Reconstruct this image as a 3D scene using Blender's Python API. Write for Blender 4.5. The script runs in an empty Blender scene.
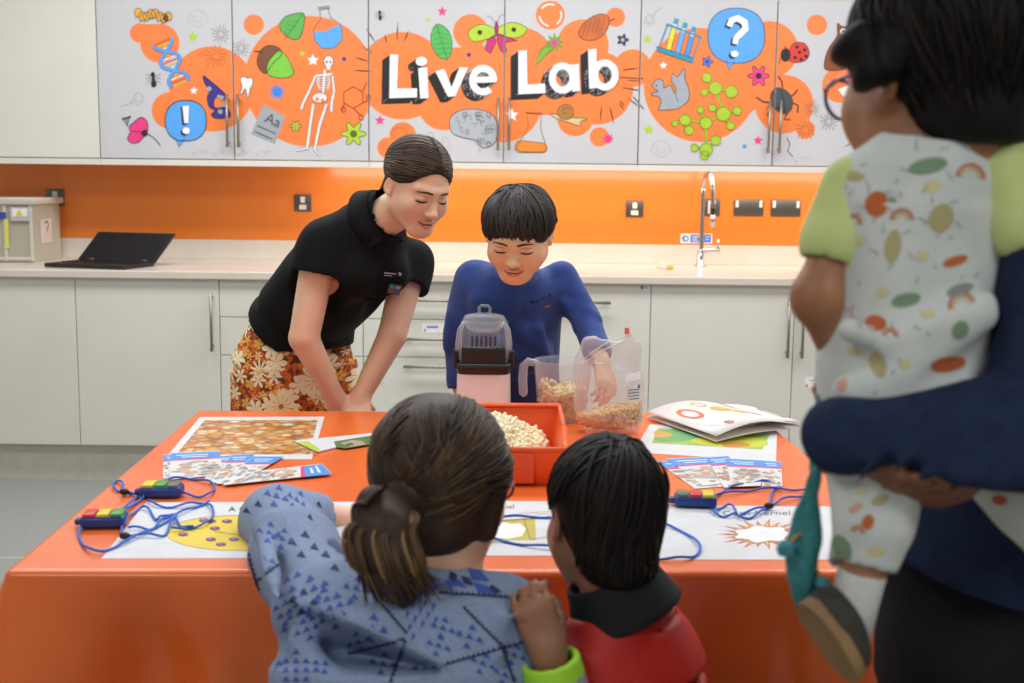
import bpy, bmesh, math, random
import numpy as np
from math import sin, cos, pi, radians as R
from mathutils import Vector, Matrix
from mathutils.bvhtree import BVHTree
random.seed(7)
SC = bpy.context.scene
COL = SC.collection
F_PX, PITCH, ROLL, CAMZ = 1200.0, math.atan(161/1200), 0.0115, 1.30
_f = Vector((0, cos(PITCH), -sin(PITCH)))
_r0 = Vector((1, 0, 0)); _u0 = Vector((0, sin(PITCH), cos(PITCH)))
_r = _r0*cos(ROLL) + _u0*sin(ROLL)
_u = _u0*cos(ROLL) - _r0*sin(ROLL)
CAM = Vector((0, 0, CAMZ))

def ray(px, py):
    return (_f*F_PX + _r*(px-512) + _u*(341.5-py)).normalized()
def at(px, py, Y):                      # the point of a sight line at depth Y
    d = ray(px, py); return CAM + d*(Y/d.y)
def at_z(px, py, Z):                    # the point of a sight line on a level plane
    d = ray(px, py); return CAM + d*((Z-CAMZ)/d.z)
def px_of(p):
    v = Vector(p)-CAM; w = v.dot(_f)
    return (512+F_PX*v.dot(_r)/w, 341.5-F_PX*v.dot(_u)/w)

# ---------------------------------------------------------------- materials
def lin(c):
    if isinstance(c, str):
        c = [int(c[i:i+2], 16)/255 for i in (0, 2, 4)]
    return tuple(x/12.92 if x <= .04045 else ((x+.055)/1.055)**2.4 for x in c[:3]) + (1.0,)
MATS = {}
def mat(name, col='808080', rough=.5, metal=0, col2=None, scale=20, bump=0, bscale=200, spec=.5, sheen=0, coat=0, alpha=1, stretch=None, sss=0, detail=4, ramp=(.4, .6)):
    if name in MATS: return MATS[name]
    m = bpy.data.materials.new(name); m.use_nodes = True
    nt = m.node_tree; N = nt.nodes; L = nt.links
    b = N['Principled BSDF']
    b.inputs['Base Color'].default_value = lin(col)
    b.inputs['Roughness'].default_value = rough
    b.inputs['Metallic'].default_value = metal
    b.inputs['Specular IOR Level'].default_value = spec
    if sheen:
        b.inputs['Sheen Weight'].default_value = sheen; b.inputs['Sheen Roughness'].default_value = .6
    if coat:
        b.inputs['Coat Weight'].default_value = coat; b.inputs['Coat Roughness'].default_value = .15
    if sss:
        b.inputs['Subsurface Weight'].default_value = sss
        b.inputs['Subsurface Radius'].default_value = (.012, .004, .002); b.inputs['Subsurface Scale'].default_value = 1
    b.inputs['Alpha'].default_value = alpha
    tc = N.new('ShaderNodeTexCoord'); vec = tc.outputs['Object']
    if stretch:
        mp = N.new('ShaderNodeMapping'); mp.inputs['Scale'].default_value = stretch
        L.new(vec, mp.inputs['Vector']); vec = mp.outputs['Vector']
    nz = N.new('ShaderNodeTexNoise'); nz.inputs['Scale'].default_value = scale; nz.inputs['Detail'].default_value = detail
    L.new(vec, nz.inputs['Vector'])
    rp = N.new('ShaderNodeValToRGB')
    rp.color_ramp.elements[0].position, rp.color_ramp.elements[1].position = ramp
    rp.color_ramp.elements[0].color = lin(col)
    if col2 is None:
        c = lin(col); rp.color_ramp.elements[1].color = tuple(min(1, x*.94) for x in c[:3])+(1,)
    else: rp.color_ramp.elements[1].color = lin(col2)
    L.new(nz.outputs['Fac'], rp.inputs['Fac']); L.new(rp.outputs['Color'], b.inputs['Base Color'])
    if bump:
        n2 = N.new('ShaderNodeTexNoise'); n2.inputs['Scale'].default_value = bscale; n2.inputs['Detail'].default_value = 3
        L.new(vec, n2.inputs['Vector'])
        bp = N.new('ShaderNodeBump'); bp.inputs['Strength'].default_value = bump; bp.inputs['Distance'].default_value = .01
        L.new(n2.outputs['Fac'], bp.inputs['Height']); L.new(bp.outputs['Normal'], b.inputs['Normal'])
    MATS[name] = m
    return m
def clear(name, col, alpha, rough=.1):              # thin clear plastic: tinted see-through with a gloss
    if name in MATS: return MATS[name]
    m = bpy.data.materials.new(name); m.use_nodes = True
    nt = m.node_tree; N = nt.nodes; L = nt.links
    b = N['Principled BSDF']; b.inputs['Base Color'].default_value = lin(col); b.inputs['Roughness'].default_value = rough
    lw = N.new('ShaderNodeLayerWeight'); lw.inputs['Blend'].default_value = .35
    mr = N.new('ShaderNodeMapRange'); mr.inputs['To Min'].default_value = alpha; mr.inputs['To Max'].default_value = min(1, alpha+.45)
    L.new(lw.outputs['Facing'], mr.inputs['Value']); L.new(mr.outputs['Result'], b.inputs['Alpha'])
    MATS[name] = m
    return m

# ---------------------------------------------------------------- object helpers
WM = {}
def tag(o, label=None, cat=None, group=None, kind=None):
    if label: o['label'] = label
    if cat: o['category'] = cat
    if group: o['group'] = group
    if kind: o['kind'] = kind
    return o
def thing(name, label, cat, loc=(0, 0, 0), group=None, rz=0):
    o = bpy.data.objects.new(name, None); o.empty_display_size = .05; COL.objects.link(o)
    o.location = loc; o.rotation_euler = (0, 0, rz)
    WM[o] = Matrix.Translation(Vector(loc)) @ Matrix.Rotation(rz, 4, 'Z')
    return tag(o, label, cat, group)
def link(name, me, parent=None, loc=None):
    o = bpy.data.objects.new(name, me); COL.objects.link(o)
    if parent is not None:
        o.parent = parent; WM[o] = WM[parent]
        me.transform(WM[parent].inverted())
    elif loc is not None:
        me.transform(Matrix.Translation(-Vector(loc))); o.location = loc; WM[o] = Matrix.Translation(Vector(loc))
    else: WM[o] = Matrix.Identity(4)
    return o
def copy_tree(o, parent=None):
    c = o.copy(); COL.objects.link(c)
    if parent is not None: c.parent = parent
    for ch in list(o.children): copy_tree(ch, c)
    return c

class MB:                                            # collects shapes, then links them as ONE mesh object (world coordinates)
    def __init__(s): s.v = []; s.f = []; s.m = []; s.sm = []
    def add(s, vs, fs, m=0, smooth=False):
        b = len(s.v); s.v += [tuple(x) for x in vs]
        for f in fs:
            s.f.append([b+i for i in f]); s.m.append(m); s.sm.append(smooth)
        return s
    def bm(s, b, m=0, smooth=False, mtx=None):
        if mtx is not None: b.transform(mtx)
        b.verts.ensure_lookup_table(); b.verts.index_update()
        s.add([v.co[:] for v in b.verts], [[v.index for v in f.verts] for f in b.faces], m, smooth); b.free(); return s
    def box(s, c, d, m=0, bev=0, seg=2, mtx=None, taper=None):
        b = bmesh.new(); bmesh.ops.create_cube(b, size=1)
        for v in b.verts:
            t = 1
            if taper and v.co.z < 0: t = taper
            v.co = Vector((v.co.x*d[0]*t, v.co.y*d[1]*t, v.co.z*d[2]))
        if bev: bmesh.ops.bevel(b, geom=b.edges[:], offset=bev, segments=seg, profile=.5, affect='EDGES')
        M = Matrix.Translation(Vector(c))
        if mtx is not None: M = M @ mtx
        return s.bm(b, m, bev > 0 and seg > 2, M)
    def tube(s, pts, r, n=8, m=0, cap=True, closed=False):
        pts = [Vector(p) for p in pts]; k = len(pts)
        rr = r if isinstance(r, (list, tuple)) else [r]*k
        T = []
        for i in range(k):
            a = pts[(i-1) % k] if closed else pts[max(i-1, 0)]; b = pts[(i+1) % k] if closed else pts[min(i+1, k-1)]
            t = b-a; T.append(t.normalized() if t.length > 1e-9 else Vector((0, 0, 1)))
        n0 = T[0].orthogonal().normalized(); vs = []
        for i in range(k):
            n0 = (n0 - T[i]*n0.dot(T[i])); n0 = n0.normalized() if n0.length > 1e-6 else T[i].orthogonal().normalized()
            b0 = T[i].cross(n0)
            for j in range(n):
                a = 2*pi*j/n; vs.append(pts[i] + (n0*cos(a)+b0*sin(a))*rr[i])
        fs = []
        for i in range(k if closed else k-1):
            for j in range(n):
                i2 = (i+1) % k
                fs.append([i*n+j, i*n+(j+1) % n, i2*n+(j+1) % n, i2*n+j])
        if cap and not closed: fs += [list(range(n))[::-1], [(k-1)*n+j for j in range(n)]]
        return s.add(vs, fs, m, True)
    def cyl(s, a, b, r, r2=None, n=20, m=0):
        return s.tube([a, b], [r, r if r2 is None else r2], n, m)
    def lathe(s, prof, c=(0, 0, 0), n=24, m=0, mtx=None, sx=1, sy=1):
        vs = []; fs = []; k = len(prof)
        for (r, z) in prof:
            for j in range(n):
                a = 2*pi*j/n; p = Vector((r*cos(a)*sx, r*sin(a)*sy, z))
                if mtx is not None: p = mtx @ p
                vs.append(p+Vector(c))
        for i in range(k-1):
            for j in range(n): fs.append([i*n+j, i*n+(j+1) % n, (i+1)*n+(j+1) % n, (i+1)*n+j])
        if prof[0][0] > 1e-6: fs.append(list(range(n))[::-1])
        if prof[-1][0] > 1e-6: fs.append([(k-1)*n+j for j in range(n)])
        return s.add(vs, fs, m, True)
    def ball(s, c, r, m=0, seg=12, mtx=None):
        b = bmesh.new(); bmesh.ops.create_uvsphere(b, u_segments=seg, v_segments=max(6, seg//2), radius=1)
        rr = r if isinstance(r, (list, tuple)) else (r, r, r)
        M = Matrix.Translation(Vector(c))
        if mtx is not None: M = M @ mtx
        return s.bm(b, m, True, M @ Matrix.Diagonal((*rr, 1)))
    def build(s, name, mats, parent=None, loc=None, sharp=None):
        me = bpy.data.meshes.new(name)
        me.from_pydata(s.v, [], s.f)
        for mm in (mats if isinstance(mats, (list, tuple)) else [mats]): me.materials.append(mm)
        me.polygons.foreach_set('material_index', s.m)
        me.polygons.foreach_set('use_smooth', s.sm)
        me.update()
        return link(name, me, parent, loc)

def solid(pts, up, t):                               # a flat outline extruded along up by t -> verts, faces
    n = len(pts); up = Vector(up).normalized()*t
    vs = [Vector(p) for p in pts] + [Vector(p)+up for p in pts]
    fs = [list(range(n))[::-1], list(range(n, 2*n))] + [[i, (i+1) % n, n+(i+1) % n, n+i] for i in range(n)]
    return vs, fs

def catmull(pts, n=8, closed=False):
    P = [np.array(p, float) for p in pts]; k = len(P); out = []
    for i in range(k if closed else k-1):
        p0 = P[(i-1) % k] if (closed or i > 0) else P[0]; p1 = P[i]; p2 = P[(i+1) % k]
        p3 = P[(i+2) % k] if (closed or i+2 < k) else P[-1]
        for j in range(n):
            t = j/n
            out.append(.5*((2*p1)+(-p0+p2)*t+(2*p0-5*p1+4*p2-p3)*t*t+(-p0+3*p1-3*p2+p3)*t**3))
    if not closed: out.append(P[-1])
    return [tuple(float(x) for x in p) for p in out]
# ---------------------------------------------------------------- 2D shapes (pixel or plane units, y down)
def circ(cx, cy, r, ry=None, n=28, rot=0):
    ry = r if ry is None else ry; out = []
    for i in range(n):
        a = 2*pi*i/n; x, y = r*cos(a), ry*sin(a)
        out.append((cx+x*cos(rot)-y*sin(rot), cy+x*sin(rot)+y*cos(rot)))
    return out
def star(cx, cy, r, n=5, inner=.45, rot=-pi/2):
    return [(cx+(r if i % 2 == 0 else r*inner)*cos(rot+pi*i/n), cy+(r if i % 2 == 0 else r*inner)*sin(rot+pi*i/n)) for i in range(2*n)]
def band(pts, w, closed=False):                      # a polyline as quads of width w (or list of widths)
    k = len(pts); ww = w if isinstance(w, (list, tuple)) else [w]*k
    Lf, Rt = [], []
    for i in range(k):
        a = pts[(i-1) % k] if closed else pts[max(0, i-1)]; b = pts[(i+1) % k] if closed else pts[min(k-1, i+1)]
        dx, dy = b[0]-a[0], b[1]-a[1]; l = math.hypot(dx, dy) or 1
        nx, ny = -dy/l*ww[i]/2, dx/l*ww[i]/2
        Lf.append((pts[i][0]+nx, pts[i][1]+ny)); Rt.append((pts[i][0]-nx, pts[i][1]-ny))
    q = []
    for i in range(k if closed else k-1):
        j = (i+1) % k; q.append([Lf[i], Lf[j], Rt[j], Rt[i]])
    return q
def clip_poly(poly, x0, y0, x1, y1):
    def cut(P, f, inter):
        out = []
        for i in range(len(P)):
            a, b = P[i-1], P[i]; ia, ib = f(a), f(b)
            if ib:
                if not ia: out.append(inter(a, b))
                out.append(b)
            elif ia: out.append(inter(a, b))
        return out
    def ix(X): return lambda a, b: (X, a[1]+(b[1]-a[1])*(X-a[0])/(b[0]-a[0]))
    def iy(Y): return lambda a, b: (a[0]+(b[0]-a[0])*(Y-a[1])/(b[1]-a[1]), Y)
    P = list(poly)
    for f, it in ((lambda p: p[0] >= x0, ix(x0)), (lambda p: p[0] <= x1, ix(x1)), (lambda p: p[1] >= y0, iy(y0)), (lambda p: p[1] <= y1, iy(y1))):
        if not P: return []
        P = cut(P, f, it)
    return P
def text_polys(s, size=1.0, bold=0.0):               # built-in font -> list of flat polygons, x right, y up, baseline 0
    cu = bpy.data.curves.new('lettering', 'FONT'); cu.body = s; cu.size = size; cu.offset = bold; cu.resolution_u = 3
    ob = bpy.data.objects.new('lettering', cu); COL.objects.link(ob)
    dg = bpy.context.evaluated_depsgraph_get()
    me = bpy.data.meshes.new_from_object(ob.evaluated_get(dg))
    out = [[(me.vertices[i].co.x, me.vertices[i].co.y) for i in p.vertices] for p in me.polygons]
    bpy.data.objects.remove(ob); bpy.data.curves.remove(cu); bpy.data.meshes.remove(me)
    return out
# ================================================================ camera, room, light
YW, YU, YL = 5.74, 5.42, 4.98                        # back wall, upper doors' face, lower doors' face
cd = bpy.data.cameras.new('camera'); cam = bpy.data.objects.new('camera', cd); COL.objects.link(cam)
M3 = Matrix((_r, _u, -_f)).transposed()
cam.matrix_world = Matrix.Translation(CAM) @ M3.to_4x4()
cd.sensor_width = 36; cd.lens = 36*F_PX/1024
cd.dof.use_dof = True; cd.dof.focus_distance = 2.75; cd.dof.aperture_fstop = 5.4
SC.camera = cam
SC.view_settings.view_transform = 'Standard'; SC.view_settings.look = 'None'
SC.view_settings.gamma = 1; SC.view_settings.exposure = 0.0; SC.view_settings.use_curve_mapping = False

XL, XR, YF, ZC = -3.6, 3.6, -2.6, 2.75
m_wall = mat('wall_paint', 'dcd8d0', .7, bump=.05)
m_floor = mat('grey_vinyl', '949590', .5, col2='8f908b', scale=60, bump=.03, bscale=90)
m_ceil = mat('ceiling_tile', 'd6d4cf', .9)
m_cab = mat('cabinet_laminate', 'dcd8cd', .38, col2='d9d5ca', scale=3)
m_cab_in = mat('cabinet_carcass', 'cfcabd', .5)
m_panel = mat('printed_panel', 'c8c5c7', .35, col2='c5c2c4', scale=3)
m_metal = mat('brushed_steel', 'a39c8e', .5, 1.0, stretch=(1, 1, 30))
m_top = mat('worktop_white', 'd8ccbe', .25, col2='d5c8b9', scale=8)
m_orange_wall = mat('orange_backsplash', 'f48838', .22, col2='f28535', scale=1.2)
def struct(name, c, d, m):
    o = MB().box(c, d).build(name, m); o['kind'] = 'structure'; return o
struct('floor', (0, (YF+YW)/2, -.05), (XR-XL+.4, YW-YF+.4, .1), m_floor)
struct('ceiling', (0, (YF+YW)/2, ZC+.05), (XR-XL+.4, YW-YF+.4, .1), m_ceil)
struct('wall_back', (0, YW+.06, ZC/2), (XR-XL+.2, .1, ZC), m_wall)
struct('wall_left', (XL-.05, (YF+YW)/2, ZC/2), (.1, YW-YF, ZC), m_wall)
struct('wall_right', (XR+.05, (YF+YW)/2, ZC/2), (.1, YW-YF, ZC), m_wall)
struct('wall_front', (0, YF-.05, ZC/2), (XR-XL, .1, ZC), m_wall)
# a pale seam strip in the floor covering at the left
p = at_z(0, 558, .001)
struct('trim_1', (-2.0, p.y, .001), (2.6, .008, .002), mat('floor_weld', 'c9c8bd', .5))
def area(name, loc, sx, sy, watts, col=(1, .97, .92), rot=(0, 0, 0), spread=None):
    l = bpy.data.lights.new(name, 'AREA'); l.shape = 'RECTANGLE'; l.size = sx; l.size_y = sy; l.energy = watts; l.color = col
    if spread: l.spread = spread
    o = bpy.data.objects.new(name, l); COL.objects.link(o); o.location = loc; o.rotation_euler = rot
    return o
LIGHTS = [(-1.6, 4.2, 33), (0, 4.2, 33), (1.6, 4.2, 33), (-1.6, 2.4, 15), (0, 2.4, 15), (1.6, 2.4, 15), (-1.4, -.6, 27), (1.4, -.6, 27)]  # the last pair is unseen fill, added to brighten the cloth's front
for i, (x, y, e) in enumerate(LIGHTS):
    area('panel_and_fill_light', (x, y, ZC-.03), 1.15, .55, e, (.91, .965, 1.0))
# LED strip under the wall cupboards, from the second cupboard on, turned towards the splashback
area('under_cupboard_light', (1.45, YU+.05, 1.335), 4.7, .05, 10, (1, .88, .72), rot=(R(38), 0, 0))
w = bpy.data.worlds.new('room_air'); SC.world = w; w.use_nodes = True
w.node_tree.nodes['Background'].inputs['Color'].default_value = (.9, .95, 1, 1)
w.node_tree.nodes['Background'].inputs['Strength'].default_value = .2

# ---------------------------------------------------------------- worktop, splashback
ztop = .912
t = thing('worktop', 'long white worktop with upstand running along the back of the room', 'worktop', (0, YL, ztop-.03))
MB().box((0, (YL-.022+YW)/2, ztop-.0165), (XR-XL-.02, YW-YL+.022, .033), bev=.004).build('top_slab', m_top, t)
zs = at(700, 245, YW).z
MB().box((0, YW-.012, (ztop+zs)/2), (XR-XL-.02, .02, zs-ztop), bev=.002).build('upstand', m_top, t)
zb = at(512, 169.5, YU+.01).z                       # underside of the wall cupboards
zd = at(512, 163, YU).z                             # bottom of their doors
sp = MB().box((0, YW-.004, (zs+zb+.03)/2), (XR-XL-.02, .008, zb+.03-zs), bev=.001).build('splashback', m_orange_wall, None, (0, YW, zs))
tag(sp, 'glossy orange splashback panel between the white worktop and the wall cupboards', 'splashback')
# kickboard
zk = at(80, 445.2, YL).z
struct('baseboard_back', (0, YL+.06, zk/2), (XR-XL-.02, .018, zk), m_cab_in)

# ---------------------------------------------------------------- base cupboards
xs = at(218.7, 279, YL).x
zt = at(512, 281.5, YL).z - .004
def bar_handle(mb, a, b, out=.03, r=.006):
    a, b = Vector(a), Vector(b); d = (b-a).normalized(); o = Vector((0, -out, 0))
    mb.cyl(a+o, b+o, r, n=10)
    for q in (a+d*.02, b-d*.02): mb.cyl(q, q+o, r*.8, n=8)
def base_unit(i, kind, label):
    x0, x1 = xs+.6*i, xs+.6*(i+1)
    t = thing('base_cupboard', label, 'cupboard', ((x0+x1)/2, YL, zk), 'white base cupboards under the worktop')
    MB().box(((x0+x1)/2, (YL+.022+YW-.01)/2, (zk+ztop-.034)/2), (.598, YW-.01-YL-.022, ztop-.036-zk)).build('carcass', m_cab_in, t)
    def front(nm, z0, z1):
        return MB().box(((x0+x1)/2, YL+.010, (z0+z1)/2), (.597, .019, z1-z0-.003), bev=.0015).build(nm, m_cab, t)
    h = lambda fr, a, b: (lambda mb: (bar_handle(mb, a, b), mb.build('handle', m_metal, fr)))(MB())
    out = []
    if kind in ('doorR', 'doorL'):
        d = front('door', zk, zt); hx = x1-.028 if kind == 'doorR' else x0+.032
        h(d, (hx, YL, zt-.30), (hx, YL, zt-.055)); out.append(d)
    elif kind == 'drawers':
        zz = [zt, at(512, 320.4, YL).z, at(512, 358.4, YL).z, zk]; hz = [at(433, 300, YL).z, at(433, 338.6, YL).z, at(433, 366, YL).z]
        for k in range(3):
            d = front('drawer', zz[k+1], zz[k]); xc = (x0+x1)/2
            h(d, (xc-.13, YL, hz[k]), (xc+.13, YL, hz[k])); out.append(d)
    else:
        d = front('door', zk, zt); xc = (x0+x1)/2
        h(d, (xc-.13, YL, at(590, 302, YL).z), (xc+.13, YL, at(590, 302, YL).z)); out.append(d)
    return out
base_unit(-3, 'doorL', 'white base cupboard partly cut off by the left edge, under the storage box')
base_unit(-2, 'doorL', 'white base cupboard at far left under the clear storage box')
base_unit(-1, 'doorR', 'white single-door base cupboard with steel bar handle under the open laptop')
base_unit(0, 'drawers', 'white drawer unit behind the young woman in the black polo shirt')
dr = base_unit(1, 'drawers', 'white three-drawer unit between the young woman and the boy in blue')
sk = base_unit(2, 'pull', 'white base cupboard with a level handle behind the clear plastic bag')
base_unit(3, 'doorR', 'white single-door base cupboard below the chrome tap')
dl = base_unit(4, 'doorL', 'white base cupboard with a small paper label, beside the carried child')
base_unit(5, 'doorL', 'white base cupboard behind the adult in navy at the right')
base_unit(6, 'doorR', 'white base cupboard at the far right end of the worktop')
m_paper = mat('paper_white', 'f2efec', .6)
m_pinkmark = mat('pink_ink', 'd58b86', .6); m_greyink = mat('grey_ink', '9a9aa6', .6); m_blueink = mat('blue_ink', '6d7fb8', .6)
def sticker(parent, px0, py0, px1, py1, Y, marks, name='paper_label', base=True):
    a, b = at(px0, py0, Y), at(px1, py1, Y); mb = MB()
    W = lambda px, py, k: (lambda q: (q.x, Y-.0006*k, q.z))(at(px, py, Y))
    if base: mb.add(*solid([W(px0, py0, 0), W(px0, py1, 0), W(px1, py1, 0), W(px1, py0, 0)], (0, -1, 0), .0005))
    for (x0, y0, x1, y1, mi) in marks:
        mb.add(*solid([W(x0, y0, 1), W(x0, y1, 1), W(x1, y1, 1), W(x1, y0, 1)], (0, -1, 0), .0002), m=mi)
    mb.build(name, [m_paper, m_pinkmark, m_greyink, m_blueink], parent)
sticker(dr[1], 422, 323, 450, 333, YL, [(424, 329, 426, 332, 1), (427, 326, 438, 328, 3), (446, 328, 448.5, 331.5, 1)])
sticker(dr[2], 374, 382, 386, 384, YL, [(376, 382.6, 385, 383.4, 2)])
sticker(sk[0], 640, 285, 648, 290, YL, [(640.5, 285.5, 644, 289.5, 3), (645, 286.5, 647.5, 289, 2)])
sticker(dl[0], 805, 377, 824, 388, YL, [(805.5, 384, 808, 387.5, 1), (810, 380, 822, 381, 2), (812, 383, 822, 384, 2)])
# ================================================================ wall cupboards with the printed mural
ART = []                                             # (layer, polygon in photo pixels, colour)
def P(pts, c, L=3): ART.append((L, list(pts), c))
def O(pts, c='2b2622', w=.7, L=4, closed=True):
    for q in band(pts, w, closed): ART.append((L, q, c))
def PO(pts, c, w=.6, L=3, oc='2b2622'):
    if 6 <= len(pts) <= 30: pts = catmull(pts, 4, True)
    P(pts, c, L); O(pts, oc, w, L+1)
class Z:                                             # shapes given in the coordinates of an enlarged crop
    def __init__(s, x, y, k): s.x, s.y, s.k = x, y, k
    def p(s, pts): return [(s.x+a*s.k, s.y+b*s.k) for a, b in pts]
    def c(s, x, y, r, ry=None, n=28, rot=0): return circ(s.x+x*s.k, s.y+y*s.k, r*s.k, None if ry is None else ry*s.k, n, rot)
OR, BL, LG, PK, GY = 'f7813f', '5aa5ef', 'b3cf33', 'ec3f86', 'a3a6ab'
PU, BRN, GRN = '40308c', '7c4a30', '58b65a'
z1, z2, z3 = Z(90, 0, 260/1024), Z(330, 0, 310/1024), Z(620, 0, 300/1024)
for z, L in ((z1, [(195, 130, 38), (275, 170, 77), (480, 350, 168), (315, 435, 72), (645, 97, 40), (865, 320, 258)]),
             (z2, [(240, 250, 145), (375, 345, 85), (465, 105, 58), (630, 200, 110), (835, 150, 86), (943, 57, 32), (880, 290, 122), (810, 390, 60), (570, 340, 130), (1000, 225, 62), (890, 452, 32), (240, 447, 44), (190, 488, 34), (728, 50, 48)]),
             (z3, [(275, 290, 195), (510, 170, 98), (560, 355, 100), (672, 85, 35), (750, 290, 60), (633, 442, 32)])):
    for (x, y, r) in L: P(z.c(x, y, r, n=40), OR, 1)
P(z2.p([(130, 260), (250, 170), (500, 150), (900, 160), (960, 300), (800, 380), (300, 380)]), OR, 1)
P(z3.p([(100, 290), (200, 110), (330, 110), (560, 110), (560, 300), (400, 420)]), OR, 1)
P(z1.p([(180, 95), (270, 94), (300, 200), (200, 160)]), OR, 1)
# --- caterpillar
for i in range(8):
    x = 190+i*17; y = 50+10*sin(i*1.3)+(12 if i > 2 else i*5)
    PO(z1.c(x, y, 15, 18, 12), 'e8a63c', .5, 3); O(z1.p([(x-8, y+15), (x-10, y+26)]), '2b2622', .5, 4, False)
PO(z1.c(300, 72, 9, 12, 10), BRN, .5)
# --- brain and web sketches, thin pencil lines
def scribble(z, x, y, rx, ry, n=9, c='a9a6a8', w=.45):
    pts = [(x+rx*(1+.13*sin(5*a))*cos(a), y+ry*(1+.13*cos(4*a))*sin(a)) for a in [2*pi*i/24 for i in range(24)]]
    O(z.p(pts), c, w, 2)
    O(z.p([(x+rx*.5*cos(a), y+ry*.5*sin(a)) for a in [i*.5 for i in range(n)]]), c, w, 2, False)
scribble(z1, 425, 72, 38, 30); scribble(z3, 140, 508, 32, 26); scribble(z1, 190, 390, 20, 22, c='8c8a8a')
O(z1.p([(170, 400), (150, 412), (120, 420)]), '8c8a8a', .5, 2, False)
def burst(z, x, y, r, c='5f5654', n=14, w=.5, L=3):
    for i in range(n):
        a = 2*pi*i/n+.1; rr = r*(.75+.25*((i*7) % 3)/2)
        O(z.p([(x+r*.22*cos(a), y+r*.22*sin(a)), (x+rr*cos(a), y+rr*sin(a))]), c, w, L, False)
burst(z1, 515, 135, 42); burst(z1, 595, 190, 40); burst(z1, 497, 222, 52, '9c4a1c'); burst(z3, 712, 415, 36); burst(z3, 655, 370, 32); burst(z3, 633, 442, 42, '9c4a1c')
# --- stars and small flowers
for z, x, y, r, c in ((z1, 405, 145, 22, LG), (z1, 409, 357, 17, 'f3f1f0'), (z1, 878, 237, 24, 'f3f1f0'), (z1, 1000, 233, 12, PU), (z1, 836, 212, 14, LG), (z2, 371, 38, 18, PK), (z2, 324, 65, 11, LG), (z2, 459, 181, 11, PU), (z2, 165, 398, 18, PK), (z2, 601, 380, 23, 'f3f1f0'), (z3, 148, 223, 14, 'f3f1f0'), (z3, 98, 442, 20, LG), (z3, 471, 480, 18, PK), (z3, 425, 500, 11, '36a5cf'), (z2, 47, 195, 10, PU)):
    P(star(z.x+x*z.k, z.y+y*z.k, r*z.k), c, 3)
def flower(z, x, y, r, n, c, cc, o=True):
    pts = [(x+r*(.75+.25*cos(n*a))*cos(a), y+r*(.75+.25*cos(n*a))*sin(a)) for a in [2*pi*i/60 for i in range(60)]]
    (PO if o else P)(z.p(pts), c); P(z.c(x, y, r*.28, n=12), cc, 5)
flower(z1, 737, 362, 33, 12, '3b86e0', '3b86e0', False); flower(z1, 810, 497, 24, 6, LG, OR); flower(z2, 78, 442, 42, 6, LG, '5c6a20')
flower(z2, 967, 132, 20, 5, PU, 'c9c64a'); flower(z3, 298, 211, 20, 5, '4a7fe6', '2b3a80'); flower(z3, 473, 259, 38, 6, PK, '4b1630'); flower(z3, 93, 134, 15, 8, LG, LG, False)
flower(z2, 919, 458, 19, 8, PK, PK, False)
# --- DNA helix
for i in range(14):
    t = i/13; x = 285+70*t; y = 165+165*t; d = 36*cos(t*2.2*pi)
    nx, ny = .92, -.38
    if abs(d) > 8: O(z1.p([(x+nx*d, y+ny*d), (x-nx*d, y-ny*d)]), ['e04a4a', 'c6c43a', 'e8e4dc'][i % 3], 1.5, 3, False)
for s in (1, -1):
    pts = [(285+70*t+.92*s*40*cos(t*2.2*pi), 165+165*t-.38*s*40*cos(t*2.2*pi)) for t in [i/30 for i in range(31)]]
    O(z1.p(pts), '3d78cc', 3.4, 4, False); O(z1.p(pts), '59a3f0', 2.4, 5, False)
# --- ant, small ant, bug
def ant(z, x, y, s):
    for dy, rr in ((-s*.9, .42), (0, .3), (s*.9, .55)): P(z.c(x+dy*.1, y+dy, s*rr, s*rr*1.3, 12), '241f1d', 4)
    for k in (-1, 1):
        for dy in (-.7, 0, .7): O(z.p([(x, y+dy*s*.4), (x+k*s*1.1, y+dy*s-s*.2), (x+k*s*1.5, y+dy*s*1.4)]), '241f1d', .35, 4, False)
ant(z1, 250, 312, 20); ant(z2, 165, 50, 11)
# --- tulip
PO(z1.p([(180, 475), (205, 462), (226, 480), (228, 510), (215, 535), (190, 560), (165, 562), (148, 545), (160, 520), (155, 500)]), PK)
O(z1.p([(165, 515), (200, 520), (225, 520)]), '6b1238', .5, 4, False); O(z1.p([(222, 525), (250, 540), (278, 572)]), '3d3a34', .7, 4, False); P(z1.c(216, 524, 13, n=10), '2f2a24', 5)
for i in range(5): O(z1.p([(150, 500-i*4), (130+i*7, 470-i*2)]), '3d3a34', .4, 4, False); P(z1.c(130+i*7, 468-i*2, 4, n=8), '3d3a34', 4)
# --- speech bubbles
def bubble(z, x, y, rx, ry, tail):
    pts = [(x+rx*math.copysign(abs(cos(a))**.85, cos(a)), y+ry*math.copysign(abs(sin(a))**.85, sin(a))) for a in [2*pi*i/40 for i in range(40)]]
    PO(z.p(tail), BL, .7, 3); PO(z.p(pts), BL, .7, 3); P(z.p([(tail[0][0]+2, tail[0][1]-12), (tail[2][0]-2, tail[2][1]-12), (tail[2][0]-4, tail[2][1]+4), (tail[0][0]+4, tail[0][1]+4)]), BL, 5)
bubble(z1, 378, 475, 81, 80, [(335, 545), (352, 578), (372, 550)])
bubble(z3, 397, 122, 97, 94, [(362, 208), (373, 242), (388, 212)])
def inked(z, polys, dx=-7, dy=6, c='f3f1f0', L=6):
    for q in polys:
        P(z.p([(a+dx, b+dy) for a, b in q]), '26211f', L); P(z.p([(a+dx/2, b+dy/2) for a, b in q]), '26211f', L)
    for q in polys: P(z.p(q), c, L+1)
inked(z1, [[(365, 418), (391, 416), (388, 484), (372, 486)], circ(380, 515, 15, 13)])
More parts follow.
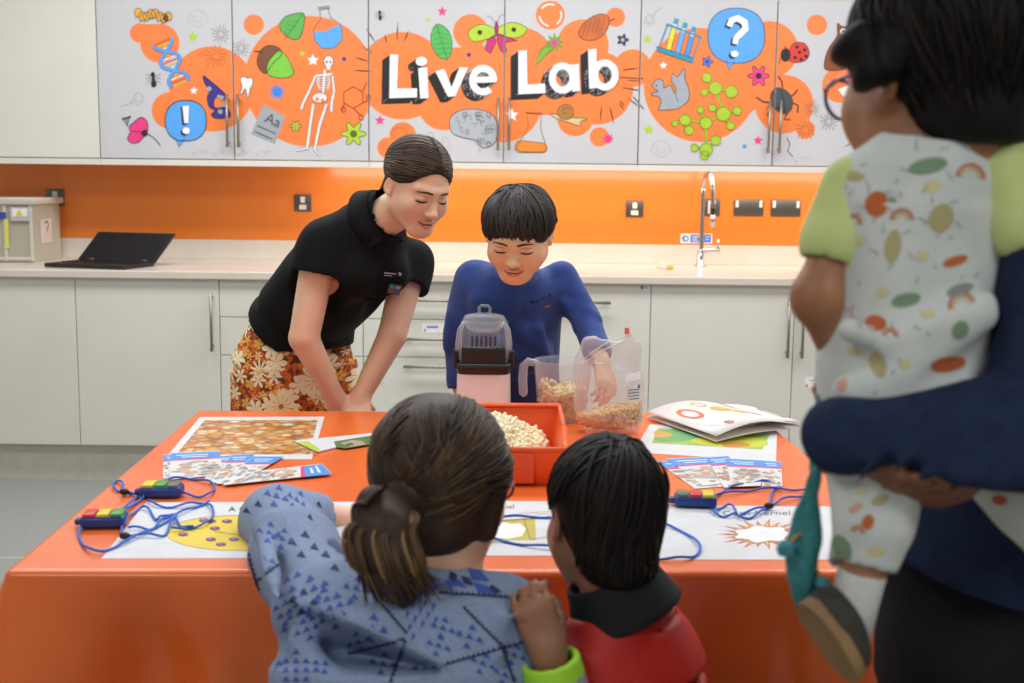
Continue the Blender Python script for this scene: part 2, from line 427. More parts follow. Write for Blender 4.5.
inked(z3, band([(372, 90), (380, 70), (402, 62), (425, 76), (428, 98), (408, 118), (396, 130), (392, 150)], [20, 22, 24, 24, 24, 22, 20, 18]) + [circ(391, 184, 13, 11)])
# --- microscope
PO(z1.p([(447, 300), (462, 308), (535, 372), (525, 392), (500, 380), (488, 400), (495, 425), (540, 425), (552, 460), (500, 466), (478, 452), (492, 436), (470, 420), (462, 385), (470, 360), (450, 322)]), PU)
P(z1.c(470, 350, 10, n=12), GY, 5); P(z1.p([(505, 372), (530, 380), (524, 394), (500, 384)]), GY, 5); P(z1.p([(515, 408), (545, 412), (543, 424), (515, 420)]), GY, 5); P(z1.c(514, 440, 10, n=10), GY, 5)
# --- tooth, acorn, leaf, flask
PO(z1.p([(592, 312), (605, 300), (620, 308), (638, 306), (641, 330), (632, 350), (622, 388), (612, 350), (602, 365), (590, 372), (598, 340)]), 'e9e6e4')
PO(z1.p([(690, 290), (662, 262), (660, 225), (680, 190), (712, 178), (745, 190), (755, 215), (720, 250)]), BRN); O(z1.p([(680, 205), (648, 202)]), '4a2c1c', 1.4, 4, False)
PO(z1.p([(748, 200), (780, 230), (803, 290), (770, 306), (730, 305), (698, 290), (700, 250), (722, 218)]), '7fc63e')
PO(z1.p([(840, 52), (842, 100), (825, 150), (790, 152), (752, 120), (750, 90), (778, 62)]), '5cb04c'); O(z1.p([(838, 56), (800, 110), (760, 163)]), '2f6b2a', .5, 5, False)
for i in range(4): O(z1.p([(818-i*14, 84+i*18), (778-i*4, 82+i*14)]), '2f6b2a', .35, 5, False)
O(z1.p([(903, 35), (910, 75), (880, 115), (885, 160), (915, 190), (960, 190), (992, 160), (994, 115), (985, 95), (948, 70), (938, 30)]), '4a4644', .5, 5)
P(z1.p([(882, 125), (930, 122), (985, 96), (994, 125), (990, 160), (960, 190), (915, 190), (887, 160)]), BL, 4); O(z1.p([(897, 30), (945, 24), (946, 32), (898, 40)]), '4a4644', .5, 5)
# --- skeleton
W = 'e4e1dd'
def bone(pts, w): O(z1.p(pts), '6a6462', w+.7, 5, False); O(z1.p(pts), W, w, 6, False)
for s in (-1, 1):
    q = lambda x: 915+s*(x-915)
    bone([(q(955), 300), (q(962), 360), (q(952), 405)] if s > 0 else [(888, 300), (865, 355), (838, 410)], 2.2)
    bone([(952, 405), (950, 440)] if s > 0 else [(838, 410), (832, 430)], 2.6)
    bone([(932, 410), (905, 490), (885, 590)] if s > 0 else [(880, 410), (868, 490), (855, 585)], 2.6)
    bone([(885, 590), (905, 612)] if s > 0 else [(855, 585), (815, 592)], 1.6)
    bone([(915, 295), (955, 292)] if s > 0 else [(915, 295), (888, 298)], 2)
bone([(925, 275), (918, 370)], 2.2)
for i in range(6):
    P(z1.c(920, 305+i*9, 26-abs(i-2)*2, 5, 14), 'b8462c', 5); O(z1.c(920, 303+i*9, 27-abs(i-2)*2, 5, 14), W, .8, 6)
P(z1.c(905, 385, 30, 20, 16), W, 5); P(z1.c(895, 390, 7, 8, 8), OR, 6); P(z1.c(916, 395, 7, 8, 8), OR, 6); O(z1.c(905, 385, 30, 20, 16), '6a6462', .5, 6)
PO(z1.c(940, 242, 19, 23, 16), W, .5, 5); P(z1.p([(930, 258), (950, 258), (946, 274), (934, 274)]), W, 6)
for dx in (-7, 7): P(z1.c(940+dx, 244, 4, 4, 8), '6a6462', 7)
# --- grey element card
P(z1.p([(682, 412), (770, 458), (728, 568), (634, 528)]), GY, 3)
def txt_on(z, s, x, y, size, ang, c, L=5, bold=.02):
    ca, sa = cos(ang), sin(ang)
    for q in text_polys(s, size, bold): P(z.p([(x+a*ca+b*sa, y+a*sa-b*ca) for a, b in q]), c, L)
txt_on(z1, 'Aa', 685, 478, 58, .42, '55585e')
for i in range(2): O(z1.p([(660-i*12, 495+i*22), (730-i*12, 526+i*22)]), '666a70', 1.2, 5, False)
# --- molecule sketch, rays
def hexa(z, x, y, r, c, w):
    O(z.p([(x+r*cos(pi/6+i*pi/3), y+r*sin(pi/6+i*pi/3)) for i in range(6)]), c, w, 5)
hexa(z2, 77, 322, 36, '8a3f1c', .8)
for a, b in (((108, 340), (125, 332)), ((108, 300), (122, 270)), ((48, 340), (40, 365)), ((77, 358), (100, 378))): O(z2.p([a, b]), '8a3f1c', .8, 5, False)
for x, y in ((45, 362), (103, 388), (128, 322)): O(z2.c(x, y, 7, 9, 10), '8a3f1c', .8, 5)
for a, b in (((120, 95), (150, 140)), ((180, 115), (188, 140)), ((224, 75), (221, 135)), ((260, 100), (245, 138)), ((85, 190), (125, 202)), ((80, 232), (140, 236)), ((110, 155), (140, 175)),
             ((970, 232), (1024, 224)), ((980, 265), (1024, 268)), ((975, 290), (1024, 300)), ((985, 325), (1024, 355)), ((897, 352), (893, 400)), ((925, 355), (937, 408)), ((955, 340), (970, 362))):
    O(z2.p([a, ((a[0]+b[0])/2, (a[1]+b[1])/2), b]), '4a2a1a', [.4, 1.3, .4], 4, False)
for a, b in (((10, 240), (45, 234)), ((0, 265), (80, 268)), ((10, 300), (60, 307)), ((0, 345), (15, 360)), ((45, 330), (80, 372))): O(z3.p([a, b]), '4a2a1a', 1, 4, False)
# --- leaf, butterfly, pinecone, comet, recycle ring
PO(z2.p([(352, 80), (385, 95), (402, 130), (400, 175), (386, 195), (360, 188), (338, 155), (334, 115)]), GRN); O(z2.p([(352, 82), (388, 200)]), '2a6b33', .6, 5, False)
for i in range(5): O(z2.p([(358+i*6, 105+i*18), (392+i, 118+i*14)]), '2a6b33', .35, 5, False); O(z2.p([(358+i*6, 105+i*18), (338+i*4, 118+i*15)]), '2a6b33', .35, 5, False)
PO(z2.p([(545, 95), (500, 80), (462, 98), (458, 122), (478, 138), (515, 130), (545, 118)]), LG); PO(z2.p([(555, 92), (600, 74), (645, 88), (646, 108), (620, 124), (580, 122), (556, 112)]), LG)
PO(z2.p([(545, 115), (520, 130), (512, 165), (530, 178), (548, 140)]), 'c92a6b'); PO(z2.p([(556, 112), (600, 128), (618, 134), (580, 142), (584, 170), (568, 172), (554, 140)]), 'c92a6b')
P(z2.c(550, 95, 7, 26, 12), '9a1f55', 5); P(z2.c(495, 107, 8, n=10), '26211f', 5); P(z2.c(607, 98, 8, n=10), '26211f', 5)
O(z2.p([(545, 75), (530, 55), (518, 52)]), '5d564f', .5, 4, False); O(z2.p([(554, 72), (562, 52), (575, 48)]), '5d564f', .5, 4, False)
PO(z2.p([(822, 118), (830, 88), (858, 60), (895, 46), (922, 58), (918, 92), (895, 122), (855, 135)]), 'd06a35'); O(z2.p([(920, 70), (942, 62)]), '6b3a1c', 1, 4, False)
for i in range(5):
    O(z2.p([(832+i*16, 124-i*6), (850+i*14, 66-i*3)]), '8c4420', .4, 5, False); O(z2.p([(828+i*10, 86-i*9), (900-i*2, 118-i*12)]), '8c4420', .4, 5, False)
PO(z2.p([(678, 218), (695, 165), (728, 138), (748, 150), (720, 175)]), '7fb03a'); P(star(z2.x+742*z2.k, z2.y+142*z2.k, 34*z2.k, 9, .5), '6f9c35', 4); P(z2.c(742, 142, 12, n=12), PK, 5)
for k in range(3):
    a0 = k*2*pi/3-.4; O(z2.p([(728+36*cos(a0+i*.15), 50+36*sin(a0+i*.15)) for i in range(10)]), 'f0e9e4', 1.6, 3, False)
# --- brain, flask, snail
PO(z2.p([(395, 410), (400, 385), (430, 365), (480, 360), (525, 372), (548, 395), (552, 440), (545, 470), (520, 488), (498, 485), (485, 465), (440, 455), (405, 440)]), 'b1b3b8')
rb = random.Random(3)
for i in range(46):
    x, y = rb.uniform(405, 542), rb.uniform(372, 478)
    if y > 445 and x < 480: continue
    O(z2.p([(x+9*cos(a*.9+i)*(.6+.06*a), y+8*sin(a*.9+i)) for a in range(6)]), '6f7279', .4, 5, False)
O(z2.p([(485, 466), (495, 505), (500, 490)]), 'a9a6a8', .5, 4, False)
O(z2.p([(652, 375), (655, 420), (612, 495), (620, 504), (710, 504), (713, 480), (695, 425), (698, 378)]), '7a4a26', .5, 5)
PO(z2.p([(622, 466), (680, 470), (712, 476), (712, 500), (660, 502), (614, 494)]), 'e8892c', .5, 4); O(z2.p([(645, 372), (704, 374)]), '7a4a26', .7, 5, False)
PO(z2.p([(728, 375), (760, 380), (800, 388), (850, 392), (828, 402), (826, 416), (780, 402), (745, 390)]), 'd9bf8a'); PO(z2.c(778, 370, 27, 25, 18), 'b5793a', .5, 5)
O(z2.p([(778+3*a*cos(a), 370+3*a*sin(a)) for a in [i*.4 for i in range(16)]]), '6b4420', .5, 7, False)
O(z2.c(228, 440, 24, 18, 16), 'c96a30', .6, 4)
scribble(z2, 330, 455, 14, 16, c='8c8a8a'); scribble(z2, 382, 480, 16, 26, c='a9a6a8')
# --- test tube rack
for i, c in enumerate(('e6d83a', '6aa9ef', '4f93e2')):
    x = 180+i*30; y = 80+i*14
    PO(z3.p([(x, y), (x+16, y+4), (x-8, y+96), (x-24, y+90)]), 'dfe3ea', .5, 4); P(z3.p([(x-3, y+14), (x+12, y+18), (x-9, y+94), (x-23, y+89)]), c, 5)
    P(z3.p([(x+6, y-18), (x+22, y-14), (x+16, y+4), (x+2, y)]), '3a98b8', 5)
O(z3.p([(158, 82), (278, 128)]), '2b93b4', 2, 6, False); O(z3.p([(162, 84), (132, 165)]), '2b93b4', 1.4, 6, False); O(z3.p([(274, 128), (246, 205)]), '2b93b4', 1.4, 6, False)
PO(z3.p([(124, 158), (252, 198), (248, 216), (126, 174)]), '2b93b4', .5, 5)
# --- squirrel
PO(z3.p([(180, 250), (196, 262), (212, 240), (222, 236), (222, 268), (236, 310), (232, 345), (205, 366), (195, 372), (150, 376), (130, 374), (140, 352), (132, 330), (108, 326), (112, 316), (130, 312), (114, 300), (112, 285), (130, 268), (148, 278), (150, 300), (172, 290), (186, 320), (190, 300), (176, 278)]), 'a5a9b0')
O(z3.p([(190, 320), (195, 345), (205, 340)]), '5c6068', .6, 5, False); P(z3.c(124, 292, 3, n=8), '26211f', 6)
# --- green molecule
nodes = {'a': (326, 301, 22), 'b': (296, 265, 16), 'c': (288, 315, 12), 'd': (380, 313, 21), 'e': (353, 389, 24), 'f': (315, 368, 13), 'g': (400, 378, 15), 'h': (377, 429, 14), 'i': (293, 419, 21), 'j': (274, 375, 12), 'k': (222, 409, 19), 'l': (187, 421, 11), 'm': (236, 444, 16), 'n': (294, 510, 22), 'o': (326, 479, 17), 'p': (254, 504, 13), 'q': (288, 530, 15)}
for a, b in ('ab', 'ac', 'ad', 'ae', 'ef', 'eg', 'eh', 'ei', 'ij', 'ik', 'kl', 'km', 'in', 'no', 'np', 'nq'):
    O(z3.p([nodes[a][:2], nodes[b][:2]]), '6f8a22', 2.6, 5, False); O(z3.p([nodes[a][:2], nodes[b][:2]]), 'a9c832', 1.7, 6, False)
for x, y, r in nodes.values(): PO(z3.c(x, y, r, n=16), 'acca33', .5, 7, '6f8a22')
# --- ladybird, beetle, owl, leaf, cell sketches
PO(z3.p([(580, 165), (600, 145), (632, 150), (646, 180), (635, 205), (600, 214), (578, 205)]), 'd93a32'); PO(z3.c(565, 188, 16, 22, 14), '26211f', .4, 4)
for x, y in ((604, 160), (630, 170), (612, 178), (635, 192), (598, 196), (618, 203)): P(z3.c(x, y, 6, n=8), '26211f', 6)
for q in ([(556, 180), (546, 205), (542, 218)], [(575, 170), (560, 158)]): O(z3.p(q), '26211f', .7, 5, False)
PO(z3.p([(515, 320), (535, 300), (560, 305), (585, 330), (588, 365), (570, 388), (540, 380), (518, 355)]), '4d4d50')
for q in ([(520, 350), (490, 348), (465, 332)], [(518, 362), (505, 390), (512, 410)], [(555, 300), (552, 278), (540, 260)], [(582, 330), (598, 318), (606, 305)], [(588, 350), (608, 360), (606, 385)], [(570, 386), (560, 408), (582, 408)]): O(z3.p(q), '3c3836', 1.5, 4, False)
O(z3.p([(545, 305), (560, 340), (562, 384)]), '26211f', .6, 6, False)
PO(z3.p([(742, 80), (758, 90), (785, 90), (806, 80), (800, 110), (798, 150), (785, 200), (770, 225), (760, 238), (702, 238), (700, 200), (715, 160), (740, 125)]), '8a4a2a')
PO(z3.p([(765, 120), (795, 118), (792, 160), (778, 195), (760, 205), (752, 170)]), 'c99b6b', .4, 5)
for dx in (-1, 1): PO(z3.c(775+dx*13, 108, 12, n=12), 'e8dfd2', .4, 6); P(z3.c(775+dx*12, 108, 5, n=8), '26211f', 8)
PO(z3.p([(742, 305), (775, 290), (790, 295), (782, 335), (760, 330)]), 'e6e2de', .4)
PO(z3.p([(800, 485), (812, 450), (835, 420), (870, 430), (868, 480), (830, 490)]), '4fae4a'); O(z3.p([(770, 498), (800, 488), (860, 440)]), '2f7a2e', .6, 5, False)
O(z3.p([(570, 470), (580, 492), (572, 515), (590, 535)]), '55504c', .9, 4, False); O(z3.p([(595, 545), (605, 556)]), '8c8a8a', .5, 4, False)
scribble(z3, 100, 70, 16, 18, c='8c8a8a'); O(z3.p([(110, 60), (122, 40), (145, 25)]), '8c8a8a', .5, 2, False); scribble(z3, 880, 70, 30, 22)
# --- small printed notes near the bottom edges
for z, L in ((z1, [(410, 605, 20), (445, 597, 40), (490, 608, 22), (522, 597, 24), (585, 608, 24), (615, 597, 36), (660, 608, 16), (690, 598, 46)]), (z3, [(632, 540, 36)])):
    for x, y, l in L:
        O(z.p([(x-l/2, y-3), (x+l/2, y-3)]), 'b3aeb0', .5, 2, False); O(z.p([(x-l/4, y+5), (x+l/3, y+5)]), 'bfb4b4' if l > 25 else 'd2918c', .5, 2, False)
# --- the title: white chalk letters with black hatched depth down to the left
def bars(*L): return list(L)
def ringpoly(x, y, rx, ry, w, a0=0, a1=2*pi, n=26):
    pts = [(x+rx*cos(a0+(a1-a0)*i/n), y+ry*sin(a0+(a1-a0)*i/n)) for i in range(n+1)]
    return band(pts, w)
TITLE = []
TITLE += [[(198, 180), (226, 180), (222, 292), (288, 292), (288, 322), (196, 325)]]
TITLE += [[(292, 226), (322, 222), (326, 324), (298, 326)], circ(302, 203, 19, 15)]
TITLE += [[(348, 236), (378, 228), (402, 288), (428, 222), (456, 224), (414, 318), (390, 320)]]
TITLE += ringpoly(506, 265, 35, 39, 23, pi*.27, pi*2.02) + [[(482, 254), (549, 252), (549, 272), (484, 274)]]
TITLE += [[(622, 168), (650, 166), (652, 280), (710, 276), (712, 308), (622, 312)]]
TITLE += ringpoly(768, 258, 34, 40, 23) + [[(794, 214), (822, 212), (826, 300), (800, 304)]]
TITLE += [[(852, 164), (880, 162), (882, 290), (856, 294)]] + ringpoly(908, 248, 34, 40, 23)
hatch = random.Random(5)
for k in range(7, 0, -1):
    for q in TITLE: P(z2.p([(a-k*3.6, b+k*2.6) for a, b in q]), '1f1b1a', 8)
for i in range(800):                                 # chalk flecks in the dark depth
    q = hatch.choice(TITLE); a, b = hatch.choice(q); k = hatch.uniform(1, 7); x, y = a-k*3.6+hatch.uniform(-3, 3), b+k*2.6
    l = hatch.uniform(4, 10); O(z2.p([(x, y), (x+l*.5, y-l)]), 'b9b4b2', .3, 9, False)
for q in TITLE:
    P(z2.p(q), 'ece8e8', 10)

# ---------------------------------------------------------------- the cupboards themselves
xu = at(503.3, 161, YU).x; zu_top = 2.10
ARTCOL = sorted({c for _, _, c in ART}); m_art = [mat('ink_'+c, c, .4) for c in ARTCOL]
ART_X = [((px_of((xu, YU, 1.7))[0]))]
def art_world(poly, L): return [(lambda q: (q.x, q.z))(at(x, y, YU)) for x, y in poly]
AW = sorted([(L, i, art_world(p, L), c) for i, (L, p, c) in enumerate(ART)], key=lambda e: e[:2])
WALL_LABELS = {-3: 'white wall cupboard printed with a DNA strand, blue exclamation bubble and skeleton', -1: 'white wall cupboard printed with the big words of the mural, above the boy', 1: 'white wall cupboard printed with a question mark bubble and green molecule'}
for i0 in (-3, -1, 1):
    x0, x1 = xu+.6*i0, xu+.6*(i0+2)
    t = thing('wall_cupboard', WALL_LABELS[i0], 'cupboard', ((x0+x1)/2, YU, zb), 'printed wall cupboards')
    MB().box(((x0+x1)/2, (YU+.021+YW)/2, (zd+zu_top)/2), (1.198, YW-YU-.022, zu_top-zd+.002)).build('carcass', m_cab_in, t)
    MB().box(((x0+x1)/2, YU+.012, (zd+zb)/2-.001), (1.199, .018, zd-zb-.003), bev=.001).build('light_pelmet', m_cab, t)
    for k in (0, 1):
        a, b = x0+.6*k+.0025, x0+.6*(k+1)-.0025
        mb = MB().box(((a+b)/2, YU+.010, (zd+zu_top)/2), (b-a, .019, zu_top-zd-.004), bev=.001)
        nl = 0
        for (L, _i, q, c) in AW:
            if max(p[0] for p in q) < a or min(p[0] for p in q) > b: continue
            cp = clip_poly(q, a+.001, zd+.003, b-.001, zu_top-.004)
            if len(cp) < 3: continue
            ar = sum(cp[j-1][0]*cp[j][1]-cp[j][0]*cp[j-1][1] for j in range(len(cp)))
            if abs(ar) < 1e-9: continue
            if ar > 0: cp = cp[::-1]
            nl += 1
            mb.add([(x, YU+.0002-4e-6*nl-.0001*L, z) for x, z in cp], [list(range(len(cp)))[::-1]], 1+ARTCOL.index(c))
        d = mb.build('door', [m_panel]+m_art, t)
        hx = b-.022 if k == 0 else a+.022
        hb = MB(); bar_handle(hb, (hx, YU, zd+.055), (hx, YU, zd+.285)); hb.build('handle', m_metal, d)
def plain_wall_unit(x0, x1, label):
    t = thing('wall_cupboard', label, 'cupboard', ((x0+x1)/2, YU, zb))
    MB().box(((x0+x1)/2, (YU+.021+YW)/2, (zd+zu_top)/2), (x1-x0-.002, YW-YU-.022, zu_top-zd)).build('carcass', m_cab_in, t)
    MB().box(((x0+x1)/2, YU+.012, (zd+zb)/2-.001), (x1-x0-.001, .018, zd-zb-.003), bev=.001).build('light_pelmet', m_cab, t)
    MB().box(((x0+x1)/2, YU+.010, (zd+zu_top)/2), (x1-x0-.004, .019, zu_top-zd-.004), bev=.001).build('door', m_cab, t)
plain_wall_unit(xu-2.4, xu-1.8, 'plain cream wall cupboard without a print, above the clear storage box')
plain_wall_unit(xu+1.8, xu+2.4, 'plain cream wall cupboard behind the adult at the right')
# ================================================================ table and its cloth
ZT = .745                                            # top of the cloth
def T(px, py, dz=0): return at_z(px, py, ZT+dz)
cFL, cBL, cBR, cFR = T(5, 572), T(195, 409.5), T(754, 413), T(959, 572)
ang = math.atan2((cBR-cBL).y + (cFR-cFL).y, (cBR-cBL).x + (cFR-cFL).x)
wid = ((cBR-cBL).length+(cFR-cFL).length)/2; dep = ((cBL-cFL).length+(cBR-cFR).length)/2
tc = (cFL+cBL+cBR+cFR)/4
TM = Matrix.Translation((tc.x, tc.y, 0)) @ Matrix.Rotation(ang, 4, 'Z')
t = thing('table', 'large rectangular table hidden under the orange plastic cloth', 'table', (tc.x, tc.y, 0))
m_wood = mat('beech_top', 'c8a878', .5); m_grey = mat('grey_steel', '6f7276', .4, .8)
tb = MB().box(TM @ Vector((0, 0, ZT-.0155)), (wid-.008, dep-.008, .026), bev=.005, mtx=Matrix.Rotation(ang, 4, 'Z')); tb.build('table_top', m_wood, t)
for sx in (-1, 1):
    for sy in (-1, 1):
        q = TM @ Vector((sx*(wid/2-.07), sy*(dep/2-.07), 0))
        MB().cyl(q, q+Vector((0, 0, ZT-.029)), .02, n=12).build('leg', m_grey, t)
def cloth():
    hw, hd, r = wid/2, dep/2, .012
    def edge_pts():
        out = []; nx, ny, nc = 60, 50, 6
        def arc(cx, cy, a0): return [((cx, cy), (cos(a0+pi/2*i/nc), sin(a0+pi/2*i/nc)), 1) for i in range(nc+1)]
        xs_ = np.linspace(-hw+r, hw-r, nx)[1:-1]; ys_ = np.linspace(-hd+r, hd-r, ny)[1:-1]
        out += [((x, -hd+r), (0, -1), 0) for x in xs_] + arc(hw-r, -hd+r, -pi/2)
        out += [((hw-r, y), (1, 0), 0) for y in ys_] + arc(hw-r, hd-r, 0)
        out += [((x, hd-r), (0, 1), 0) for x in xs_[::-1]] + arc(-hw+r, hd-r, pi/2)
        out += [((-hw+r, y), (-1, 0), 0) for y in ys_[::-1]] + arc(-hw+r, -hd+r, pi)
        return out
    E = edge_pts(); n = len(E); vs, fs = [], []
    prof = [(0, 0)] + [(r*sin(a), -r*(1-cos(a))) for a in (pi/8, pi/4, 3*pi/8, pi/2)] + [(r, -d) for d in (.03, .06, .1, .15, .2, .27, .35, .45, .56, .66)]
    for (o, dz) in prof:
        for ((cx, cy), (nx, ny), cn) in E:
            d = max(0, -dz-r)
            dc = min(math.hypot(abs(cx)-hw, abs(cy)-hd), .4)
            flare = .26*d*math.exp(-(dc/.10)**2) - .055*min(1, d/.15)*math.exp(-((dc-.2)/.07)**2)
            s = cx*7+cy*5.3
            fold = min(1, d/.2)*(.012*sin(s*2.1)+.008*sin(s*5.3+1)) + .006*min(1, d/.05)*math.exp(-(((cx+hw*.55)/.02)**2 if ny < -.5 else 9))
            kx = max(-.06, flare+fold)+.004
            if d > 0 and ny < -.5:                                    # creases left from the folded packet
                kx += .010*math.exp(-((d-.11-.03*sin(cx*3))/.012)**2)*(1 if cx > .1 else .25)
                kx += .016*math.exp(-(((cx-.52)*.75+(d-.12))/.016)**2)*(1 if .05 < d < .4 else 0)
            vs.append(TM @ Vector((cx+nx*(o+(kx if d > 0 else 0)), cy+ny*(o+(kx if d > 0 else 0)), ZT+dz)))
    L = len(prof)
    for i in range(L-1):
        for j in range(n):
            k = (j+1) % n; fs.append([i*n+j, (i+1)*n+j, (i+1)*n+k, i*n+k])
    fs.append(list(range(n)))
    mb = MB(); mb.add(vs, fs, 0, True); mb.sm[-1] = False
    return mb
m_cloth = mat('orange_pvc', 'f8742f', .32, col2='f56e2b', scale=5, bump=.12, bscale=9, coat=.3)
tag(cloth().build('tablecloth', m_cloth, None, (tc.x, tc.y, 0)), 'shiny orange plastic tablecloth draped over the big table', 'tablecloth')

# ---------------------------------------------------------------- flat printed sheets
def darken(c): return c
def flat_sheet(name, label, cat, corners, art, h=0, group=None, th=.0006, paper='dddcde', parent=None):
    pts = [T(x, y, h) for x, y in corners]
    cols = sorted({c for _, _, c in art if isinstance(c, str)}); extra = [c for _, _, c in art if not isinstance(c, str)]
    ms = [mat('paper_'+paper, paper, .5)] + [mat('print_'+c, c, .45) for c in cols]
    for e in extra:
        if e not in ms: ms.append(e)
    mb = MB(); mb.add(*solid(pts, (0, 0, 1), th)); nl = 0
    for (L, q, c) in sorted(art, key=lambda e: e[0]):
        nl += 1; hh = h+th+L*.00006+nl*3e-6
        w = [T(x, y, hh) for x, y in q]
        ar = sum(w[i-1].x*w[i].y-w[i].x*w[i-1].y for i in range(len(w)))
        if ar < 0: w = w[::-1]
        mb.add(w, [list(range(len(w)))], (1+cols.index(c)) if isinstance(c, str) else ms.index(c))
    o = mb.build(name, ms, parent, None if parent else sum(pts, Vector())/4)
    if label: tag(o, label, cat, group)
    return o
def bil(c, u, v):
    a, b, d, e = c
    x = (1-v)*((1-u)*a[0]+u*b[0])+v*((1-u)*e[0]+u*d[0]); y = (1-v)*((1-u)*a[1]+u*b[1])+v*((1-u)*e[1]+u*d[1])
    return (x, y)
def uvq(c, u0, v0, u1, v1): return [bil(c, u0, v0), bil(c, u1, v0), bil(c, u1, v1), bil(c, u0, v1)]
def kernel_mat():
    m = bpy.data.materials.new('kernel_photo'); m.use_nodes = True; nt = m.node_tree; N = nt.nodes; L = nt.links
    b = N['Principled BSDF']; b.inputs['Roughness'].default_value = .35
    tcn = N.new('ShaderNodeTexCoord'); v = N.new('ShaderNodeTexVoronoi'); v.inputs['Scale'].default_value = 48; v.inputs['Randomness'].default_value = .9
    L.new(tcn.outputs['Object'], v.inputs['Vector'])
    sp_ = N.new('ShaderNodeSeparateColor'); L.new(v.outputs['Color'], sp_.inputs['Color'])
    r = N.new('ShaderNodeValToRGB'); els = r.color_ramp.elements
    for p_, c in ((0, 'c98530'), (.25, 'e3a24a'), (.42, 'eccf9c'), (.52, 'd9953f'), (.63, 'f3e6cf'), (.75, 'c2702a'), (1, 'd8b48a')):
        e = els[0] if p_ == 0 else (els[-1] if p_ == 1 else els.new(p_)); e.position = p_; e.color = lin(c)
    L.new(sp_.outputs['Red'], r.inputs['Fac'])
    mx = N.new('ShaderNodeMix'); mx.data_type = 'RGBA'; mx.inputs['B'].default_value = lin('8a4f1c')
    mr = N.new('ShaderNodeMapRange'); mr.inputs['From Min'].default_value = .35; mr.inputs['From Max'].default_value = .8; mr.inputs['To Max'].default_value = .75
    L.new(v.outputs['Distance'], mr.inputs['Value']); L.new(mr.outputs['Result'], mx.inputs['Factor'])
    L.new(r.outputs['Color'], mx.inputs['A']); L.new(mx.outputs['Result'], b.inputs['Base Color'])
    return m
flat_sheet('photo_sheet', 'white-bordered photo sheet of golden kernels lying at the back left of the table', 'sheet', [(200, 417.3), (324.6, 416.8), (311.6, 459.5), (164.5, 459.5)],
           [(1, [(204.5, 420.3), (317.7, 420), (309.5, 454.3), (176, 454.5)], kernel_mat())])
def ptext(s, x, y, w, h, slant=0):
    q = text_polys(s, 1.0); W = max(p[0] for f in q for p in f)
    return [[(x+a/W*w+b*slant, y-b*h/.7) for a, b in f] for f in q]
A1 = [(1, circ(236, 533, 70, 17.5, 48), 'f1cf2f')]
A1 += [(2, f, '6a6a3a') for f in band(circ(236, 533, 70, 17.5, 48), .5, True)]
for x, y in ((190, 528), (211, 521), (215, 528), (234, 539), (183, 534), (211, 539), (204, 520), (227, 521), (221, 544), (250, 526), (262, 540)): A1 += [(3, circ(x, y, 5.2, 1.7, 14), '6b2f7a'), (4, circ(x-1, y-.4, 2.2, .6, 8), 'c98ab8')]
A1 += [(3, f, '8a7a30') for f in band([(214, 531), (240, 535), (290, 533)], .4)]
A1 += [(2, f, '4a4648') for f in ptext('A Corn Kernel', 228.5, 511, 66, 4.6)]
flat_sheet('poster_sheet', 'paper diagram with a yellow kernel and purple spots beside the seated woman', 'sheet', [(146, 502.6), (386, 502), (392, 558), (101.5, 558.8)], A1)
A2 = [(1, [(500, 520), (535, 518), (536, 540), (486, 541), (488, 533)], 'c9b63a'), (2, [(490, 531), (494, 525), (504, 522), (512, 524), (520, 523), (526, 529), (522, 536), (508, 539), (494, 537)], 'f6f4f2')]
A2 += [(3, f, '55503a') for f in band([(524, 518), (530, 539)], .5)] + [(3, f, '8a8684') for f in band([(530, 539), (560, 535), (590, 530)], .4)]
A2 += [(2, f, 'c98a94') for k in range(4) for f in band([(506+k*12, 515+k), (530+k*12, 512-k), (552+k*9, 515)], .4)]
A2 += [(2, f, '6a3a48') for f in ptext('A Popped Kernel', 447, 508.5, 67, 4.4)]
A2 += [(1, circ(588, 533, 30, 11), 'e9d98a')]
flat_sheet('poster_sheet', 'paper diagram with a white puffed shape on yellow, between the two kneeling heads', 'sheet', [(440, 501), (630, 502), (636, 556), (432, 556)], A2)
A3 = []
nsp = 22
for i in range(nsp):
    a = 2*pi*i/nsp; k = 1.0 if i % 2 else .86
    for (ro, wv, c, L) in ((1.0*k, .14, 'cf3a22', 2), (.92*k, .105, 'f0871f', 3), (.8*k, .06, 'f3c72c', 4)):
        cx, cy, rx, ry = 763, 534, 48, 15.5
        A3.append((L, [(cx+rx*.5*cos(a-wv), cy+ry*.5*sin(a-wv)), (cx+rx*ro*cos(a), cy+ry*ro*sin(a)), (cx+rx*.5*cos(a+wv), cy+ry*.5*sin(a+wv))], c))
A3 += [(5, [(763+28*(1+.12*cos(7*a))*cos(a), 534+8*(1+.12*cos(7*a))*sin(a)) for a in [2*pi*i/50 for i in range(50)]], 'f4f2f0')]
A3 += [(6, f, '9a5a4a') for f in band([(763+28*(1+.12*cos(7*a))*cos(a), 534+8*(1+.12*cos(7*a))*sin(a)) for a in [2*pi*i/50 for i in range(50)]], .4, True)]
A3 += [(2, f, '5a5656') for f in ptext('Corn Kernel', 722, 515, 68, 4.6)]
flat_sheet('poster_sheet', 'paper diagram with an orange burst drawing near the teal bag', 'sheet', [(646, 505.5), (866, 507), (892, 560), (640, 560)], A3)

